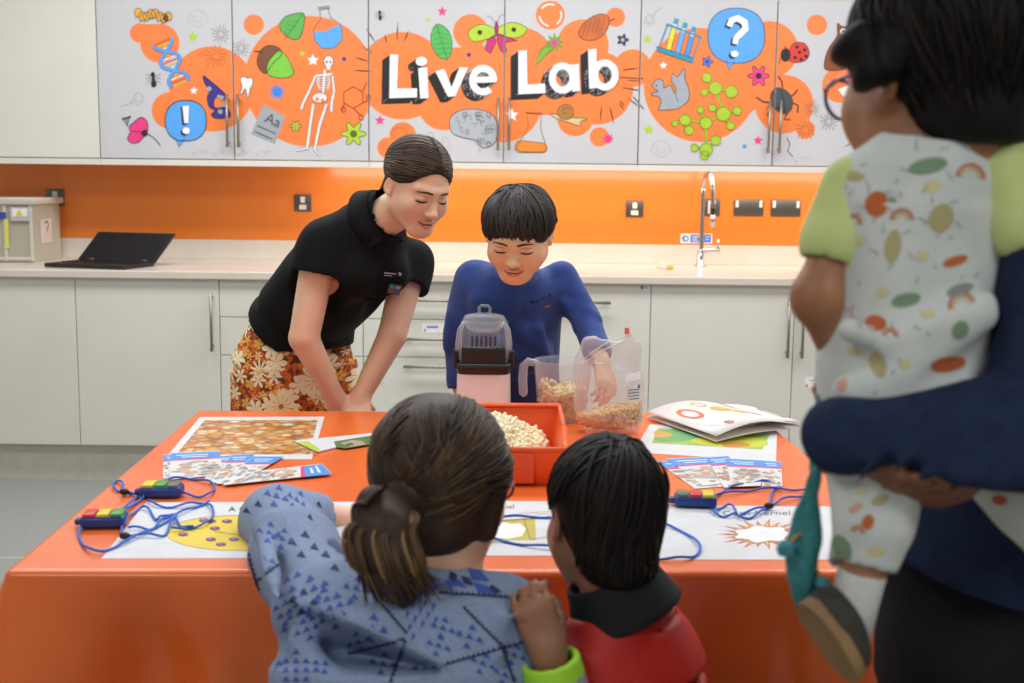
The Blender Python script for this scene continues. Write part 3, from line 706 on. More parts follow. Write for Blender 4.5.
def leaflet(corners, label, h, seed, split=None, group=None, rev=False):
    rr = random.Random(seed); c = corners
    hd = (0, .24)
    art = [(1, uvq(c, 0, 0, 1, .24), '3f93e0'), (2, uvq(c, 0, .24, 1, .285), 'd8357f')]
    for i in range(46):
        u, v = rr.uniform(.08, .92), rr.uniform(.36, .94); s = rr.uniform(.03, .09); col = rr.choice(['a08270', '8f8680', 'b98a6e', 'c9b6a4', '8f9ba8', 'd3a58a', 'b8aca0', '9aa59a'])
        art.append((3, [bil(c, min(1, max(0, u+s*2.0*cos(a)*rr.uniform(.6, 1))), min(1, max(.3, v+s*.7*sin(a)*rr.uniform(.6, 1)))) for a in [2*pi*k/8 for k in range(8)]], col))
    for k in range(2): art.append((4, uvq(c, .12+.1*k, .08+.07*k, .75, .11+.07*k), 'd9e8f7'))
    o = flat_sheet('leaflet', label, 'leaflet', c, art, h, group, .0008, 'dedbd8')
    return o
G = 'event leaflets fanned on the table'
leaflet([(163.5, 455), (184, 454.5), (187, 477), (163, 479)], 'leaflet with blue header, leftmost and mostly hidden at the bottom of the left fan', .0004, 1, group=G)
leaflet([(170.5, 453.2), (220.5, 451.5), (222, 475), (169.5, 480)], 'leaflet with blue header lying square on the left fan', .0016, 2, group=G)
leaflet([(219, 456.5), (236, 455), (222, 479.5), (204, 480)], 'narrow slanted leaflet with blue header, third along the left fan', .0012, 3, group=G)
leaflet([(232, 455), (254, 454), (232, 483), (209, 483)], 'slanted leaflet with blue header in the middle of the left fan', .0024, 4, group=G)
leaflet([(254, 456.5), (284, 456.5), (238, 484), (216, 484)], 'slanted leaflet with blue header on the right of the left fan, below the photo sheet', .0034, 5, group=G)
leaflet([(322, 464), (332, 474), (222, 485.5), (247, 472.5)], 'long leaflet lying sideways, blue end to the right, in front of the photo sheet', .0046, 6, group=G)
bc = [(294, 442), (372, 434.6), (377, 445.5), (319, 452.5)]
flat_sheet('brochure', 'brochure with a green corner and a leafy picture, overlapping the kernel photo sheet', 'brochure', [(294, 442), (374, 434), (382, 437.5), (318, 452.8)],
           [(1, [(296, 442), (308, 441), (320, 449), (318, 452)], 'b9d23c'), (1, [(293.5, 443), (300, 446), (318, 453.5), (316, 454)], 'd8542a'), (2, [(334, 441.5), (355, 438), (373, 435.4), (372, 444), (345, 448.5), (336, 447)], '587a3a'), (3, [(340, 443), (352, 440), (362, 441), (366, 444), (350, 447)], 'b9a48a'), (3, [(345, 444), (352, 442.5), (354, 445), (347, 446.5)], '4a6a2c')], .0012, None, .003)
leaflet([(656, 461.5), (709, 459.5), (734, 486), (695, 489)], 'leaflet with blue header, leftmost and slanted on the right-hand fan', .0006, 11, group=G)
leaflet([(666.5, 459), (722, 456), (745, 481), (703, 486)], 'slanted leaflet with blue header, second along the right-hand fan', .0018, 12, group=G)
leaflet([(706, 457.5), (728, 456), (757, 484), (724, 488)], 'narrow slanted leaflet in the middle of the right-hand fan behind the timer', .003, 13, group=G)
leaflet([(725, 458.5), (763, 460.5), (761, 486), (732, 487)], 'upright leaflet with blue header overlapping the slanted ones on the right-hand fan', .0042, 14, group=G)
leaflet([(762.5, 460.5), (781, 462), (782.5, 486.5), (762, 486.5)], 'upright leaflet with blue header at the right end of the right-hand fan', .0036, 15, group=G)
# picture sheet and the bowed booklets on it
pa = [(1, [(658, 428), (770, 434.5), (762, 449.5), (652, 443)], '9fbf5a'), (2, [(660, 430), (690, 432), (700, 438), (672, 442), (655, 440)], '6fae6a'), (2, [(690, 440), (730, 436), (765, 440), (762, 447), (720, 447)], 'c9cf3c'), (3, [(655, 431), (668, 432), (672, 436), (656, 437)], 'd9a84a'), (3, [(722, 443), (742, 442), (750, 446), (726, 447)], 'cf8a3c'), (3, circ(706, 442, 10, 2), 'e0c23c')]
flat_sheet('picture_sheet', 'white sheet with a green and yellow picture lying under the folded booklet', 'sheet', [(650, 424.5), (777, 431), (776, 461.5), (632.5, 452.5)], [(L, catmull(q, 4, True) if (len(q) < 8 and L > 1) else q, c) for L, q, c in pa], 0)
def booklet(label, cpx, lift, art, seed, leaves=2):
    # a folded poster that bows up in the middle: each leaf is a curved sheet
    c3 = [T(x, y, .002) for x, y in cpx]; t = thing('folded_booklet', label, 'booklet', c3[0].lerp(c3[2], .5))
    def pos(u, v, k):
        p = c3[0].lerp(c3[1], u).lerp(c3[3].lerp(c3[2], u), v)
        z = lift*(.25+.75*sin(pi*min(1, max(0, u*.8+.1)))**1.2)*(1 if k else .35) + (.004 if k else 0)
        return p+Vector((0, 0, z))
    m_p = mat('paper_fdf6f2', 'e9e0dd', .45); mss = [m_p]
    for k in range(leaves):
        mb = MB(); nu, nv = 14, 4
        vs = [pos(i/nu, j/nv, k) for j in range(nv+1) for i in range(nu+1)]
        n = len(vs); vs += [v-Vector((0, 0, .0012)) for v in vs]; f = []
        for j in range(nv):
            for i in range(nu):
                a = j*(nu+1)+i; f.append([a, a+1, a+nu+2, a+nu+1]); f.append([n+a, n+a+nu+1, n+a+nu+2, n+a+1])
        ring = [i for i in range(nu+1)] + [j*(nu+1)+nu for j in range(1, nv+1)] + [nv*(nu+1)+i for i in range(nu-1, -1, -1)] + [j*(nu+1) for j in range(nv-1, 0, -1)]
        for q in range(len(ring)): a, b = ring[q], ring[(q+1) % len(ring)]; f.append([a, n+a, n+b, b])
        mb.add(vs, f, 0, True); ms = [m_p]
        if k == leaves-1:
            for (cu, cv, ru, rv, wv, col) in art:
                mm = mat('print_'+col, col, .45); ms.append(mm); mi = len(ms)-1
                N_ = 22
                if wv:
                    for i in range(N_):
                        a0, a1 = 2*pi*i/N_, 2*pi*(i+1)/N_
                        mb.add([pos(cu+ru*s*cos(a), cv+rv*s*sin(a), k)+Vector((0, 0, .0006)) for a, s in ((a0, 1), (a1, 1), (a1, 1-wv), (a0, 1-wv))], [[0, 1, 2, 3]], mi, True)
                else:
                    mb.add([pos(cu, cv, k)+Vector((0, 0, .0006))]+[pos(cu+ru*cos(2*pi*i/N_), cv+rv*sin(2*pi*i/N_), k)+Vector((0, 0, .0006)) for i in range(N_)], [[0, 1+i, 1+(i+1) % N_] for i in range(N_)], mi, True)
        mb.build('leaf', ms, t)
booklet('pale folded booklet partly covered, its corner pointing right past the table edge', [(700, 413), (752, 411), (803, 427), (742, 432)], .016, [(.9, .5, .06, .3, .3, '3f9a6a')], 1)
booklet('pale pink folded booklet with orange and yellow marks on the table corner', [(646, 418.5), (722, 411), (793, 431), (716, 443.5)], .03, [(.22, .4, .10, .17, .35, 'e8743a'), (.5, .2, .07, .1, .35, 'd9b45a'), (.6, .42, .12, .1, 0, 'f0b23a'), (.74, .52, .1, .08, 0, 'f2c04a'), (.3, .85, .05, .05, 0, '9a7a6a'), (.35, .5, .3, .42, 0, 'f6e0d8'), (.93, .35, .04, .3, .4, '3f8a6a')], 2)

# ---------------------------------------------------------------- timers with lanyards
m_tblue = mat('timer_blue', '23408c', .35); m_cord = mat('lanyard_blue', '2f6fd6', .55, bump=.2, bscale=900); m_blk = mat('black_plastic', '1d1c1d', .35)
m_red, m_yel, m_grn, m_lcd = mat('button_red', 'd8342f', .35), mat('button_yellow', 'e6d22e', .35), mat('button_green', '3fa34a', .35), mat('lcd', '6d7a70', .2)
def cord_pts(z, pts, h=.004):
    w = [T(z.x+a*z.k, z.y+b*z.k, h) for a, b in pts]
    q = catmull([tuple(p) for p in w], 6)
    return [Vector((x, y, ZT+h*.6+.0022*(1+sin(i*.5)))) for i, (x, y, _z) in enumerate(q)]
def timer(label, z, cx, cy, yaw, L, cords, toggles, order='ryg'):
    c = T(z.x+cx*z.k, z.y+cy*z.k, .0015); t = thing('timer', label, 'timer', c, 'blue hand timers on lanyards')
    M = Matrix.Translation(c) @ Matrix.Rotation(yaw, 4, 'Z')
    Rz = Matrix.Rotation(yaw, 4, 'Z')
    w, d, h = L, L*.58, .019
    b = MB().box(M @ Vector((0, 0, h/2)), (w, d, h), bev=.006, seg=3, mtx=Rz); b.box(M @ Vector((-w*.5-.004, 0, .008)), (.012, .016, .01), bev=.003, mtx=Rz); b.build('case', m_tblue, t)
    for k, ch in enumerate(order):
        mm = {'r': m_red, 'y': m_yel, 'g': m_grn, 'l': m_lcd}[ch]
        x = -w*.3+w*.3*k
        MB().box(M @ Vector((x, 0, h+.0015)), (w*.27, d*.86, .006), bev=.002, seg=3, mtx=Rz).build('button' if ch != 'l' else 'screen', mm, t)
    cmb = MB()
    for cp in cords: cmb.tube(cord_pts(z, cp), .0021, 6)
    ln = cmb.build('lanyard', m_cord, t)
    for (x, y) in toggles:
        q = T(z.x+x*z.k, z.y+y*z.k, .008); MB().ball(q, (.009, .006, .006)).build('cord_toggle', m_blk, ln)
zl = Z(0, 390, 340/793)
timer('blue timer with yellow and green buttons below the left leaflet fan', zl, 378, 246, .05, .072,
      [[(338, 245), (315, 243), (300, 240), (290, 236), (272, 233), (263, 221), (273, 211), (287, 220), (284, 234), (300, 241), (322, 244), (300, 268), (283, 279), (288, 283), (318, 262), (336, 250)],
       [(418, 240), (445, 246), (475, 247), (495, 238), (500, 223), (480, 212), (440, 206), (400, 208), (365, 222), (350, 236)],
       [(345, 258), (370, 270), (410, 272), (450, 264), (480, 264), (496, 278), (494, 298), (475, 314), (440, 322), (400, 325)]], [(290, 237)], 'ygl')
timer('blue timer with red, yellow and green buttons nearest the left edge of the table', zl, 244, 316, .12, .070,
      [[(190, 322), (184, 338), (198, 364), (228, 377), (275, 362), (330, 336), (385, 308), (430, 282), (470, 268), (488, 262)],
       [(285, 310), (300, 295), (328, 274), (348, 280), (364, 302), (378, 296), (410, 288), (398, 312), (382, 338), (340, 338), (290, 338), (284, 326), (286, 312)],
       [(300, 322), (330, 322), (360, 322), (378, 302), (400, 292), (412, 305), (425, 318), (452, 322)]], [(291, 340)], 'ryg')
zr = Z(620, 390, 240/863)
timer('blue timer with red and yellow buttons in front of the right-hand leaflets', zr, 270, 414, -.1, .072,
      [[(330, 398), (345, 380), (380, 358), (430, 342), (480, 333), (530, 330), (570, 345), (574, 356), (552, 358), (544, 385), (536, 415), (505, 440), (468, 458), (428, 458), (432, 446), (480, 432), (534, 418), (580, 396), (640, 382), (700, 372)],
       [(345, 378), (420, 366), (500, 356), (575, 356), (645, 358), (700, 364)],
       [(325, 432), (350, 448), (385, 454), (415, 444), (412, 424), (388, 415), (360, 424), (340, 440)]], [(536, 416)], 'lry')
zc = Z(460, 380, 260/586)
t = thing('timer_lanyard', 'long loop of blue lanyard cord with black toggle beside the boy in red', 'lanyard', T(560, 530))
MB().tube(cord_pts(zc, [(62, 352), (66, 330), (80, 314), (140, 308), (205, 309), (300, 312), (380, 314), (455, 324), (508, 344), (540, 374), (530, 395), (490, 403), (440, 402), (360, 398), (280, 386), (210, 378), (140, 370), (66, 355)]), .0022, 6).build('cord', m_cord, t)
q = T(zc.x+62*zc.k, zc.y+355*zc.k, .008); MB().ball(q, (.010, .0065, .0065)).build('cord_toggle', m_blk, t)

# ---------------------------------------------------------------- orange stacking bin with popcorn
m_bin = mat('bin_orange', 'fb6428', .4, col2='f96026')
def bin_():
    fr = T(548, 486); yf = fr.y; x1 = at(566, 451, yf).x; x0 = x1-.27; yb = yf+.335; zr_ = ZT+.086; zf = at(545, 450, yf).z
    t = thing('storage_bin', 'orange plastic stacking bin with a low open front, full of popcorn', 'bin', ((x0+x1)/2, (yf+yb)/2, ZT))
    th = .004; ix, tp = .018, 0
    def pan(q, n): # a thin panel from 4 corners, thickened along n
        vs, fs = solid(q, n, th); return vs, fs
    xb0, xb1, yb_f, yb_b = x0+ix, x1-ix, yf+.012, yb-ix
    z0 = ZT+.001
    mb = MB()
    mb.add(*solid([(xb0, yb_f, z0), (xb1, yb_f, z0), (xb1, yb_b, z0), (xb0, yb_b, z0)], (0, 0, 1), th))          # floor
    mb.add(*pan([(xb0, yb_b, z0), (xb1, yb_b, z0), (x1, yb, zr_), (x0, yb, zr_)], (0, 1, 0)))                     # back
    for xa, xb_, s in ((x0, xb0, -1), (x1, xb1, 1)):                                                              # stepped side
        q = [(xb_, yb_f, z0), (xb_, yb_b, z0), (xa, yb, zr_), (xa, yf+.11, zr_), (xa-s*.006, yf+.045, zf), (xa-s*.006, yf, zf)]
        mb.add(*solid(q, (s, 0, 0), th))
    mb.add(*pan([(xb0, yb_f, z0), (xb1, yb_f, z0), (x1-.006, yf, zf), (x0+.006, yf, zf)], (0, -1, 0)))            # low front
    mb.build('tub', m_bin, t)
    rim = MB()
    rim.tube([(x0, yf+.11, zr_), (x0, yb, zr_), (x1, yb, zr_), (x1, yf+.11, zr_)], .006, 8); rim.tube([(x0, yf, zf), (x1, yf, zf)], .006, 8)
    for xa in (x0, x1): rim.tube([(xa, yf+.11, zr_), (xa, yf+.045, zf), (xa, yf, zf)], .006, 8)
    rim.build('rim', m_bin, t)
    for u in (.2, .62):
        xx = x0+(x1-x0)*u; MB().box((xx+.02, yf-.001, (z0+zf)/2), (.05, .012, zf-z0-.008), bev=.003).build('front_rib', m_bin, t)
    return x0, x1, yf, yb, zf, zr_
BX = bin_()
m_pop = mat('popcorn', 'f6ecc9', .7, col2='eed38c', scale=45, ramp=(.5, .75)); m_popj = mat('popcorn_golden', 'f8ebc4', .7, col2='efcf8e', scale=45, ramp=(.4, .7))
_b = bmesh.new(); bmesh.ops.create_icosphere(_b, subdivisions=1, radius=1); ICO_V = np.array([v.co[:] for v in _b.verts]); ICO_F = np.array([[v.index for v in f.verts] for f in _b.faces]); _b.free()
def lumps(pts, r0, rr, n=4, lo=.45, hi=.75):
    V, Q = [], []
    for p in pts:
        for k in range(n):
            o = np.array([rr.gauss(0, 1), rr.gauss(0, 1), rr.gauss(0, .8)])*r0*.45*(n > 1)
            Q.append(ICO_F+len(V)*12); V.append(ICO_V*r0*rr.uniform(lo, hi)*np.array([rr.uniform(.8, 1.2) for _ in range(3)])+np.array(p)+o)
    return np.concatenate(V), np.concatenate(Q)
def popcorn(name, label, pts, m, r0=.009, seed=1, n=4, cat='popcorn'):
    V, Q = lumps(pts, r0, random.Random(seed), n)
    mb = MB(); mb.add(V.tolist(), Q.tolist(), 0, True)
    o = mb.build(name, m, None, tuple(V.mean(0))); tag(o, label, cat, kind='stuff'); return o
rr = random.Random(4); pts = []
x0, x1, yf, yb, zf, zr_ = BX
for i in range(1150):
    u, v = rr.random(), rr.random(); x = x0+.033+(x1-x0-.066)*u; y = yf+.03+(yb-yf-.062)*v
    hmax = zf-.012+.026*math.exp(-((u-.42)/.42)**2-((v-.55)/.5)**2)-.02*(v < .12)-.030*max(0, u-.60)/.40
    z = hmax if i < 800 else ZT+.02+(hmax-ZT-.02)*rr.random()
    pts.append((x, y, max(z+rr.uniform(-.006, .006), ZT+.02)))
popcorn('popcorn_heap', 'heap of pale yellow popcorn filling the orange bin', pts, m_pop)
# ================================================================ implicit surfaces for bodies, clothes and hair
BIG = 9.0
class Prim:
    def __init__(s, fn, lo, hi): s.fn, s.lo, s.hi = fn, np.array(lo, float), np.array(hi, float)
def cone(a, b, ra, rb=None):                         # a tapering rounded limb
    a = np.array(a, float); b = np.array(b, float); rb = ra if rb is None else rb; ba = b-a; L2 = float(ba@ba) or 1e-9
    def fn(X, Y, Z_):
        px, py, pz = X-a[0], Y-a[1], Z_-a[2]
        h = np.clip((px*ba[0]+py*ba[1]+pz*ba[2])/L2, 0, 1)
        return np.sqrt((px-h*ba[0])**2+(py-h*ba[1])**2+(pz-h*ba[2])**2)-(ra+(rb-ra)*h)
    m = max(ra, rb); return Prim(fn, np.minimum(a, b)-m, np.maximum(a, b)+m)
def ell(c, r, M=None):                               # ellipsoid; M a 3x3 turning it
    c = np.array(c, float); r = np.array(r, float); A = np.eye(3) if M is None else np.array(M)[:3, :3]
    def fn(X, Y, Z_):
        p = [X-c[0], Y-c[1], Z_-c[2]]
        q = [p[0]*A[0, i]+p[1]*A[1, i]+p[2]*A[2, i] for i in range(3)]
        k0 = np.sqrt(sum((q[i]/r[i])**2 for i in range(3))); k1 = np.sqrt(sum((q[i]/r[i]**2)**2 for i in range(3)))
        return k0*(k0-1)/np.maximum(k1, 1e-6)
    ext = np.sqrt(((A*r)**2).sum(1)); return Prim(fn, c-ext, c+ext)
def trunk(pts, side):                                # [(centre, half width, half depth)...], side = direction of the width
    segs = []; side = np.array(side, float)
    for (p0, w0, d0), (p1, w1, d1) in zip(pts, pts[1:]):
        p0 = np.array(p0, float); p1 = np.array(p1, float); ax = p1-p0; L = np.linalg.norm(ax); ax /= L
        s = side-ax*(side@ax); s /= np.linalg.norm(s); f = np.cross(s, ax); segs.append((p0, ax, L, s, f, w0, d0, w1, d1))
    def fn(X, Y, Z_):
        out = None
        for (p0, ax, L, s, f, w0, d0, w1, d1) in segs:
            px, py, pz = X-p0[0], Y-p0[1], Z_-p0[2]
            t = px*ax[0]+py*ax[1]+pz*ax[2]; h = np.clip(t/L, 0, 1); e = np.where(t < 0, -t, np.maximum(t-L, 0))
            u = px*s[0]+py*s[1]+pz*s[2]; v = px*f[0]+py*f[1]+pz*f[2]
            w = w0+(w1-w0)*h; d = d0+(d1-d0)*h
            k0 = np.sqrt((u/w)**2+(v/d)**2)+1e-6; k1 = np.sqrt((u/w**2)**2+(v/d**2)**2)+1e-6
            rad = k0*(k0-1)/k1; rad = np.maximum(rad, -np.minimum(w, d))
            q = np.where(e > 0, np.sqrt(np.maximum(rad, 0)**2+e**2)+np.minimum(np.maximum(rad, -.03), 0)*0, rad)
            out = q if out is None else np.minimum(out, q)
        return out
    P0 = np.array([p[0] for p in pts], float); m = max(max(p[1], p[2]) for p in pts); return Prim(fn, P0.min(0)-m, P0.max(0)+m)
def half(p, n):                                      # the half space on the side of n
    p = np.array(p, float); n = np.array(n, float); n /= np.linalg.norm(n)
    return Prim(lambda X, Y, Z_: -((X-p[0])*n[0]+(Y-p[1])*n[1]+(Z_-p[2])*n[2]), [-99]*3, [99]*3)
def moved(p, M):                                     # a primitive given in a local frame (rotation, uniform scale, translation)
    Mi = np.array(M.inverted()); s = M.to_scale()[0]
    def fn(X, Y, Z_):
        return s*p.fn(*[X*Mi[i, 0]+Y*Mi[i, 1]+Z_*Mi[i, 2]+Mi[i, 3] for i in range(3)])
    c = [M @ Vector((x, y, z)) for x in (p.lo[0], p.hi[0]) for y in (p.lo[1], p.hi[1]) for z in (p.lo[2], p.hi[2])]
    c = np.array([tuple(v) for v in c]); return Prim(fn, c.min(0), c.max(0))
class Field:
    def __init__(s, lo, hi, h):
        s.lo, s.h = np.array(lo, float), h; s.n = np.ceil((np.array(hi, float)-s.lo)/h).astype(int)+1
        s.D = np.full(s.n, BIG, np.float32); s.ax = [(s.lo[i]+h*np.arange(s.n[i])).astype(np.float32) for i in range(3)]
    def _win(s, p, m):
        a = np.clip(np.floor((p.lo-m-s.lo)/s.h).astype(int), 0, s.n-1); b = np.clip(np.ceil((p.hi+m-s.lo)/s.h).astype(int)+1, 1, s.n)
        if (b-a <= 0).any(): return None
        return tuple(slice(i, j) for i, j in zip(a, b)), [s.ax[0][a[0]:b[0], None, None], s.ax[1][None, a[1]:b[1], None], s.ax[2][None, None, a[2]:b[2]]]
    def add(s, p, k=.0):
        w = s._win(p, 2*k+2*s.h)
        if w is None: return s
        sl, g = w; d = p.fn(*g).astype(np.float32)+np.zeros(s.D[sl].shape, np.float32); o = s.D[sl]
        if k > 0:
            hh = np.maximum(k-np.abs(o-d), 0)/k; s.D[sl] = np.minimum(o, d)-hh*hh*k*.25
        else: s.D[sl] = np.minimum(o, d)
        return s
    def cut(s, p, k=.0):
        w = s._win(p, 2*k+2*s.h)
        if w is None: return s
        sl, g = w; d = -(p.fn(*g).astype(np.float32)+np.zeros(s.D[sl].shape, np.float32)); o = s.D[sl]
        if k > 0:
            hh = np.maximum(k-np.abs(o-d), 0)/k; s.D[sl] = np.maximum(o, d)+hh*hh*k*.25
        else: s.D[sl] = np.maximum(o, d)
        return s
    def keep(s, p):
        d = p.fn(s.ax[0][:, None, None], s.ax[1][None, :, None], s.ax[2][None, None, :]); s.D = np.maximum(s.D, d.astype(np.float32)); return s
    def rough(s, amp, freq, seed=0, stretch=(1, 1, 1), n=7):
        r = np.random.RandomState(seed); X, Y, Z_ = s.ax[0][:, None, None]*stretch[0], s.ax[1][None, :, None]*stretch[1], s.ax[2][None, None, :]*stretch[2]
        near = np.abs(s.D) < .05
        idx = np.nonzero(near); x, y, z = (s.ax[0][idx[0]]*stretch[0], s.ax[1][idx[1]]*stretch[1], s.ax[2][idx[2]]*stretch[2]); v = np.zeros(len(x), np.float32)
        for i in range(n):
            k = r.normal(size=3); k = k/np.linalg.norm(k)*freq*r.uniform(.6, 1.6); ph = r.uniform(0, 6.28)
            wx = .4*np.sin(x*freq*.4+i)+.4*np.sin(z*freq*.35+2*i)
            v += np.sin(x*k[0]+y*k[1]+z*k[2]+ph+wx)
        s.D[idx] += (amp*v/n**.5).astype(np.float32); return s
    def mesh(s, smooth=1):
        D = s.D; S = D < 0; h = s.h; n = s.n; off = [(i, j, k) for i in (0, 1) for j in (0, 1) for k in (0, 1)]
        def sub(A, o): return A[o[0]:n[0]-1+o[0], o[1]:n[1]-1+o[1], o[2]:n[2]-1+o[2]]
        cnt = sum(sub(S, o).astype(np.int8) for o in off); idx = np.argwhere((cnt > 0) & (cnt < 8))
        pos = np.zeros((len(idx), 3)); num = np.zeros(len(idx))
        for o in off:
            for a in range(3):
                if o[a]: continue
                q = list(o); q[a] = 1
                A = idx+np.array(o); B = idx+np.array(q); da = D[A[:, 0], A[:, 1], A[:, 2]]; db = D[B[:, 0], B[:, 1], B[:, 2]]
                x = (da < 0) != (db < 0); t = np.where(x, da/np.where(da == db, 1, da-db), 0); t = np.clip(t, 0, 1)
                c = np.tile(np.array(o, float), (len(idx), 1)); c[:, a] += t; pos += c*x[:, None]; num += x
        V = s.lo+h*(idx+pos/np.maximum(num, 1)[:, None])
        idm = np.full(n, -1, np.int64); idm[idx[:, 0], idx[:, 1], idx[:, 2]] = np.arange(len(idx)); Q = []
        for a in range(3):
            b, c = (a+1) % 3, (a+2) % 3
            s0 = [slice(1, -1)]*3; s0[a] = slice(0, -1); s1 = list(s0); s1[a] = slice(1, None)
            A, B = S[tuple(s0)], S[tuple(s1)]
            for flip, msk in ((0, A & ~B), (1, ~A & B)):
                e = np.argwhere(msk)
                if not len(e): continue
                e = e+1; e[:, a] -= 1
                def cell(db, dc): q = e.copy(); q[:, b] -= db; q[:, c] -= dc; return idm[q[:, 0], q[:, 1], q[:, 2]]
                f = np.stack([cell(1, 1), cell(0, 1), cell(0, 0), cell(1, 0)], 1); Q.append(f[:, ::-1] if flip else f)
        Q = np.concatenate(Q) if Q else np.zeros((0, 4), int); Q = Q[(Q >= 0).all(1)]
        for _ in range(smooth):
            acc = np.zeros_like(V); cn = np.zeros(len(V))
            for i in range(4):
                for j in ((i+1) % 4, (i+3) % 4): np.add.at(acc, Q[:, i], V[Q[:, j]]); np.add.at(cn, Q[:, i], 1)
            V = V*.5+.5*acc/np.maximum(cn, 1)[:, None]
        return V, Q
def mesh_obj(name, V, Q, mats, parent=None, loc=None, pick=None, extra=None):
    me = bpy.data.meshes.new(name); nv, nq = len(V), len(Q)
    if extra:                                        # extra: list of (verts, faces, material)
        vs = [tuple(v) for v in V]; fs = [tuple(q) for q in Q]; mi = [0]*nq
        for ev, ef, em in extra:
            b = len(vs); vs += [tuple(v) for v in ev]; fs += [tuple(b+i for i in f) for f in ef]; mi += [em]*len(ef)
        me.from_pydata(vs, [], fs)
    else:
        me.vertices.add(nv); me.vertices.foreach_set('co', np.asarray(V, np.float32).ravel())
        me.loops.add(nq*4); me.loops.foreach_set('vertex_index', np.asarray(Q, np.int32).ravel())
        me.polygons.add(nq); me.polygons.foreach_set('loop_start', np.arange(0, nq*4, 4, dtype=np.int32)); mi = [0]*nq
    for m in (mats if isinstance(mats, (list, tuple)) else [mats]): me.materials.append(m)
    if pick is not None:
        cen = np.asarray(V)[np.asarray(Q)].mean(1); pk = np.asarray(pick(cen)).astype(int); mi[:nq] = pk.tolist()
    me.update(calc_edges=True); me.validate()
    if len(me.polygons) == len(mi): me.polygons.foreach_set('material_index', np.asarray(mi, np.int32))
    me.polygons.foreach_set('use_smooth', [True]*len(me.polygons)); me.update()
    return link(name, me, parent, loc)

class Skin:                                          # lays flat marks (2D polygons) onto a surface: stitched or printed pattern
    def __init__(s, V, Q): s.t = BVHTree.FromPolygons([tuple(v) for v in V], [tuple(q) for q in Q]); s.n = 0
    def hit(s, o, d, lift):
        h = s.t.ray_cast(Vector(o), Vector(d))
        if h[0] is None: return None
        n = h[1] if h[1].dot(Vector(d)) < 0 else -h[1]
        return h[0]+n*lift
    def px(s, polys, m, lift=.0006):                 # polygons in photo pixels
        return s._do(polys, m, lift, lambda x, y: (CAM, ray(x, y)))
    def loc(s, polys, m, M, lift=.0006, back=False):             # polygons (x, z) in a local frame, cast along its y axis
        d = (M.to_3x3() @ Vector((0, 1 if back else -1, 0))).normalized()
        return s._do(polys, m, lift, lambda x, y: (M @ Vector((x, -.3 if back else .3, y)), d))
    def _do(s, polys, m, lift, src):
        V, Fc = [], []
        for q in polys:
            s.n += 1; w = [s.hit(*src(x, y), lift+s.n*1e-6) for x, y in q]
            if any(p is None for p in w): continue
            if len(w) > 4:
                cx, cy = sum(p[0] for p in q)/len(q), sum(p[1] for p in q)/len(q); c = s.hit(*src(cx, cy), lift+s.n*1e-6)
                if c is None: continue
                mids = [s.hit(*src((x+cx)/2, (y+cy)/2), lift+s.n*1e-6) for x, y in q]
                if any(p is None for p in mids): continue
                if max((a-c).length for a in w) > 3*min((a-c).length+.02 for a in w) : continue
                b = len(V); k = len(w); V += w+mids+[c]
                for i in range(k): j = (i+1) % k; Fc += [[b+i, b+j, b+k+j, b+k+i], [b+k+i, b+k+j, b+2*k]]
            else:
                if max((a-w[0]).length for a in w) > .06: continue
                b = len(V); V += w; Fc.append([b+i for i in range(len(w))])
        return (V, Fc, m)

# ---------------------------------------------------------------- anatomy in local frames
def frame(pos, face, up=(0, 0, 1), s=1.0, roll=0, zs=1.0):   # local +y = where it faces, +z = up
    f = Vector(face).normalized(); u = Vector(up); u = (u-f*u.dot(f)).normalized(); r = f.cross(u)
    M = Matrix((r, f, u)).transposed().to_4x4()
    return Matrix.Translation(Vector(pos)) @ M @ Matrix.Rotation(roll, 4, 'Y') @ Matrix.Diagonal((s, s, s*zs, 1))
def head_prims(child=0.0):
    j = 1-.13*child; p = []
    p.append((ell((0, -.012, .040-.006*child), (.074, .095, .084-.006*child)), 0))
    p.append((ell((0, .026, -.025+.004*child), (.062, .066, .082*j)), .03))
    for s in (-1, 1): p.append((cone((s*.042, .004+.014*child, -.054*j), (s*(.012+.005*child), .064-.004*child, -(.100-.004*child)*j), .021+.008*child, .015+.006*child), .035))
    p.append((ell((0, .071-.003*child, -(.102-.002*child)*j), (.021+.004*child, .017, .016+.003*child)), .02+.01*child))
    for s in (-1, 1):
        p.append((ell((s*.037, .060, -.034*j), (.023+.005*child, .022, .024+.005*child)), .025))
        p.append((cone((s*.010, .085, .020), (s*.040, .070, .022), .008, .007), .018))
    p.append((cone((0, .086, .006), (0, .106-.006*child, -.034*j), .0065, .0095), .014)); p.append((ell((0, .109-.007*child, -.038*j), (.0105, .010, .0085)), .008))
    for s in (-1, 1): p.append((ell((s*.0115, .098-.004*child, -.041*j), (.0068, .009, .0068)), .006))
    return p
def head_cuts(child=0.0):
    j = 1-.13*child
    return [(ell((s*.031, .101, .000), (.017, .014, .010)), .012) for s in (-1, 1)] + [(ell((s*.0065, .102-.004*child, -.0475*j), (.0032, .006, .0028)), .002) for s in (-1, 1)]
def head_post(child=0.0, openm=.0):
    j = 1-.13*child; p = []
    for s in (-1, 1): p.append((ell((s*.031, .0765, -.001), (.0155, .0135, .0115)), .004))
    p.append((ell((0, .088, -.0655*j), (.021, .0115, .0052)), .006)); p.append((ell((0, .0865, -.077*j), (.017, .0115, .006)), .006))
    return p
def ear_prims(s):
    Rt = Matrix.Rotation(s*.35, 3, 'Z') @ Matrix.Rotation(-.2, 3, 'X')
    return [(ell((s*.0755, -.008, -.008), (.0065, .0155, .026), Rt), .005), (ell((s*.0765, .000, -.026), (.005, .008, .009), Rt), .004)]
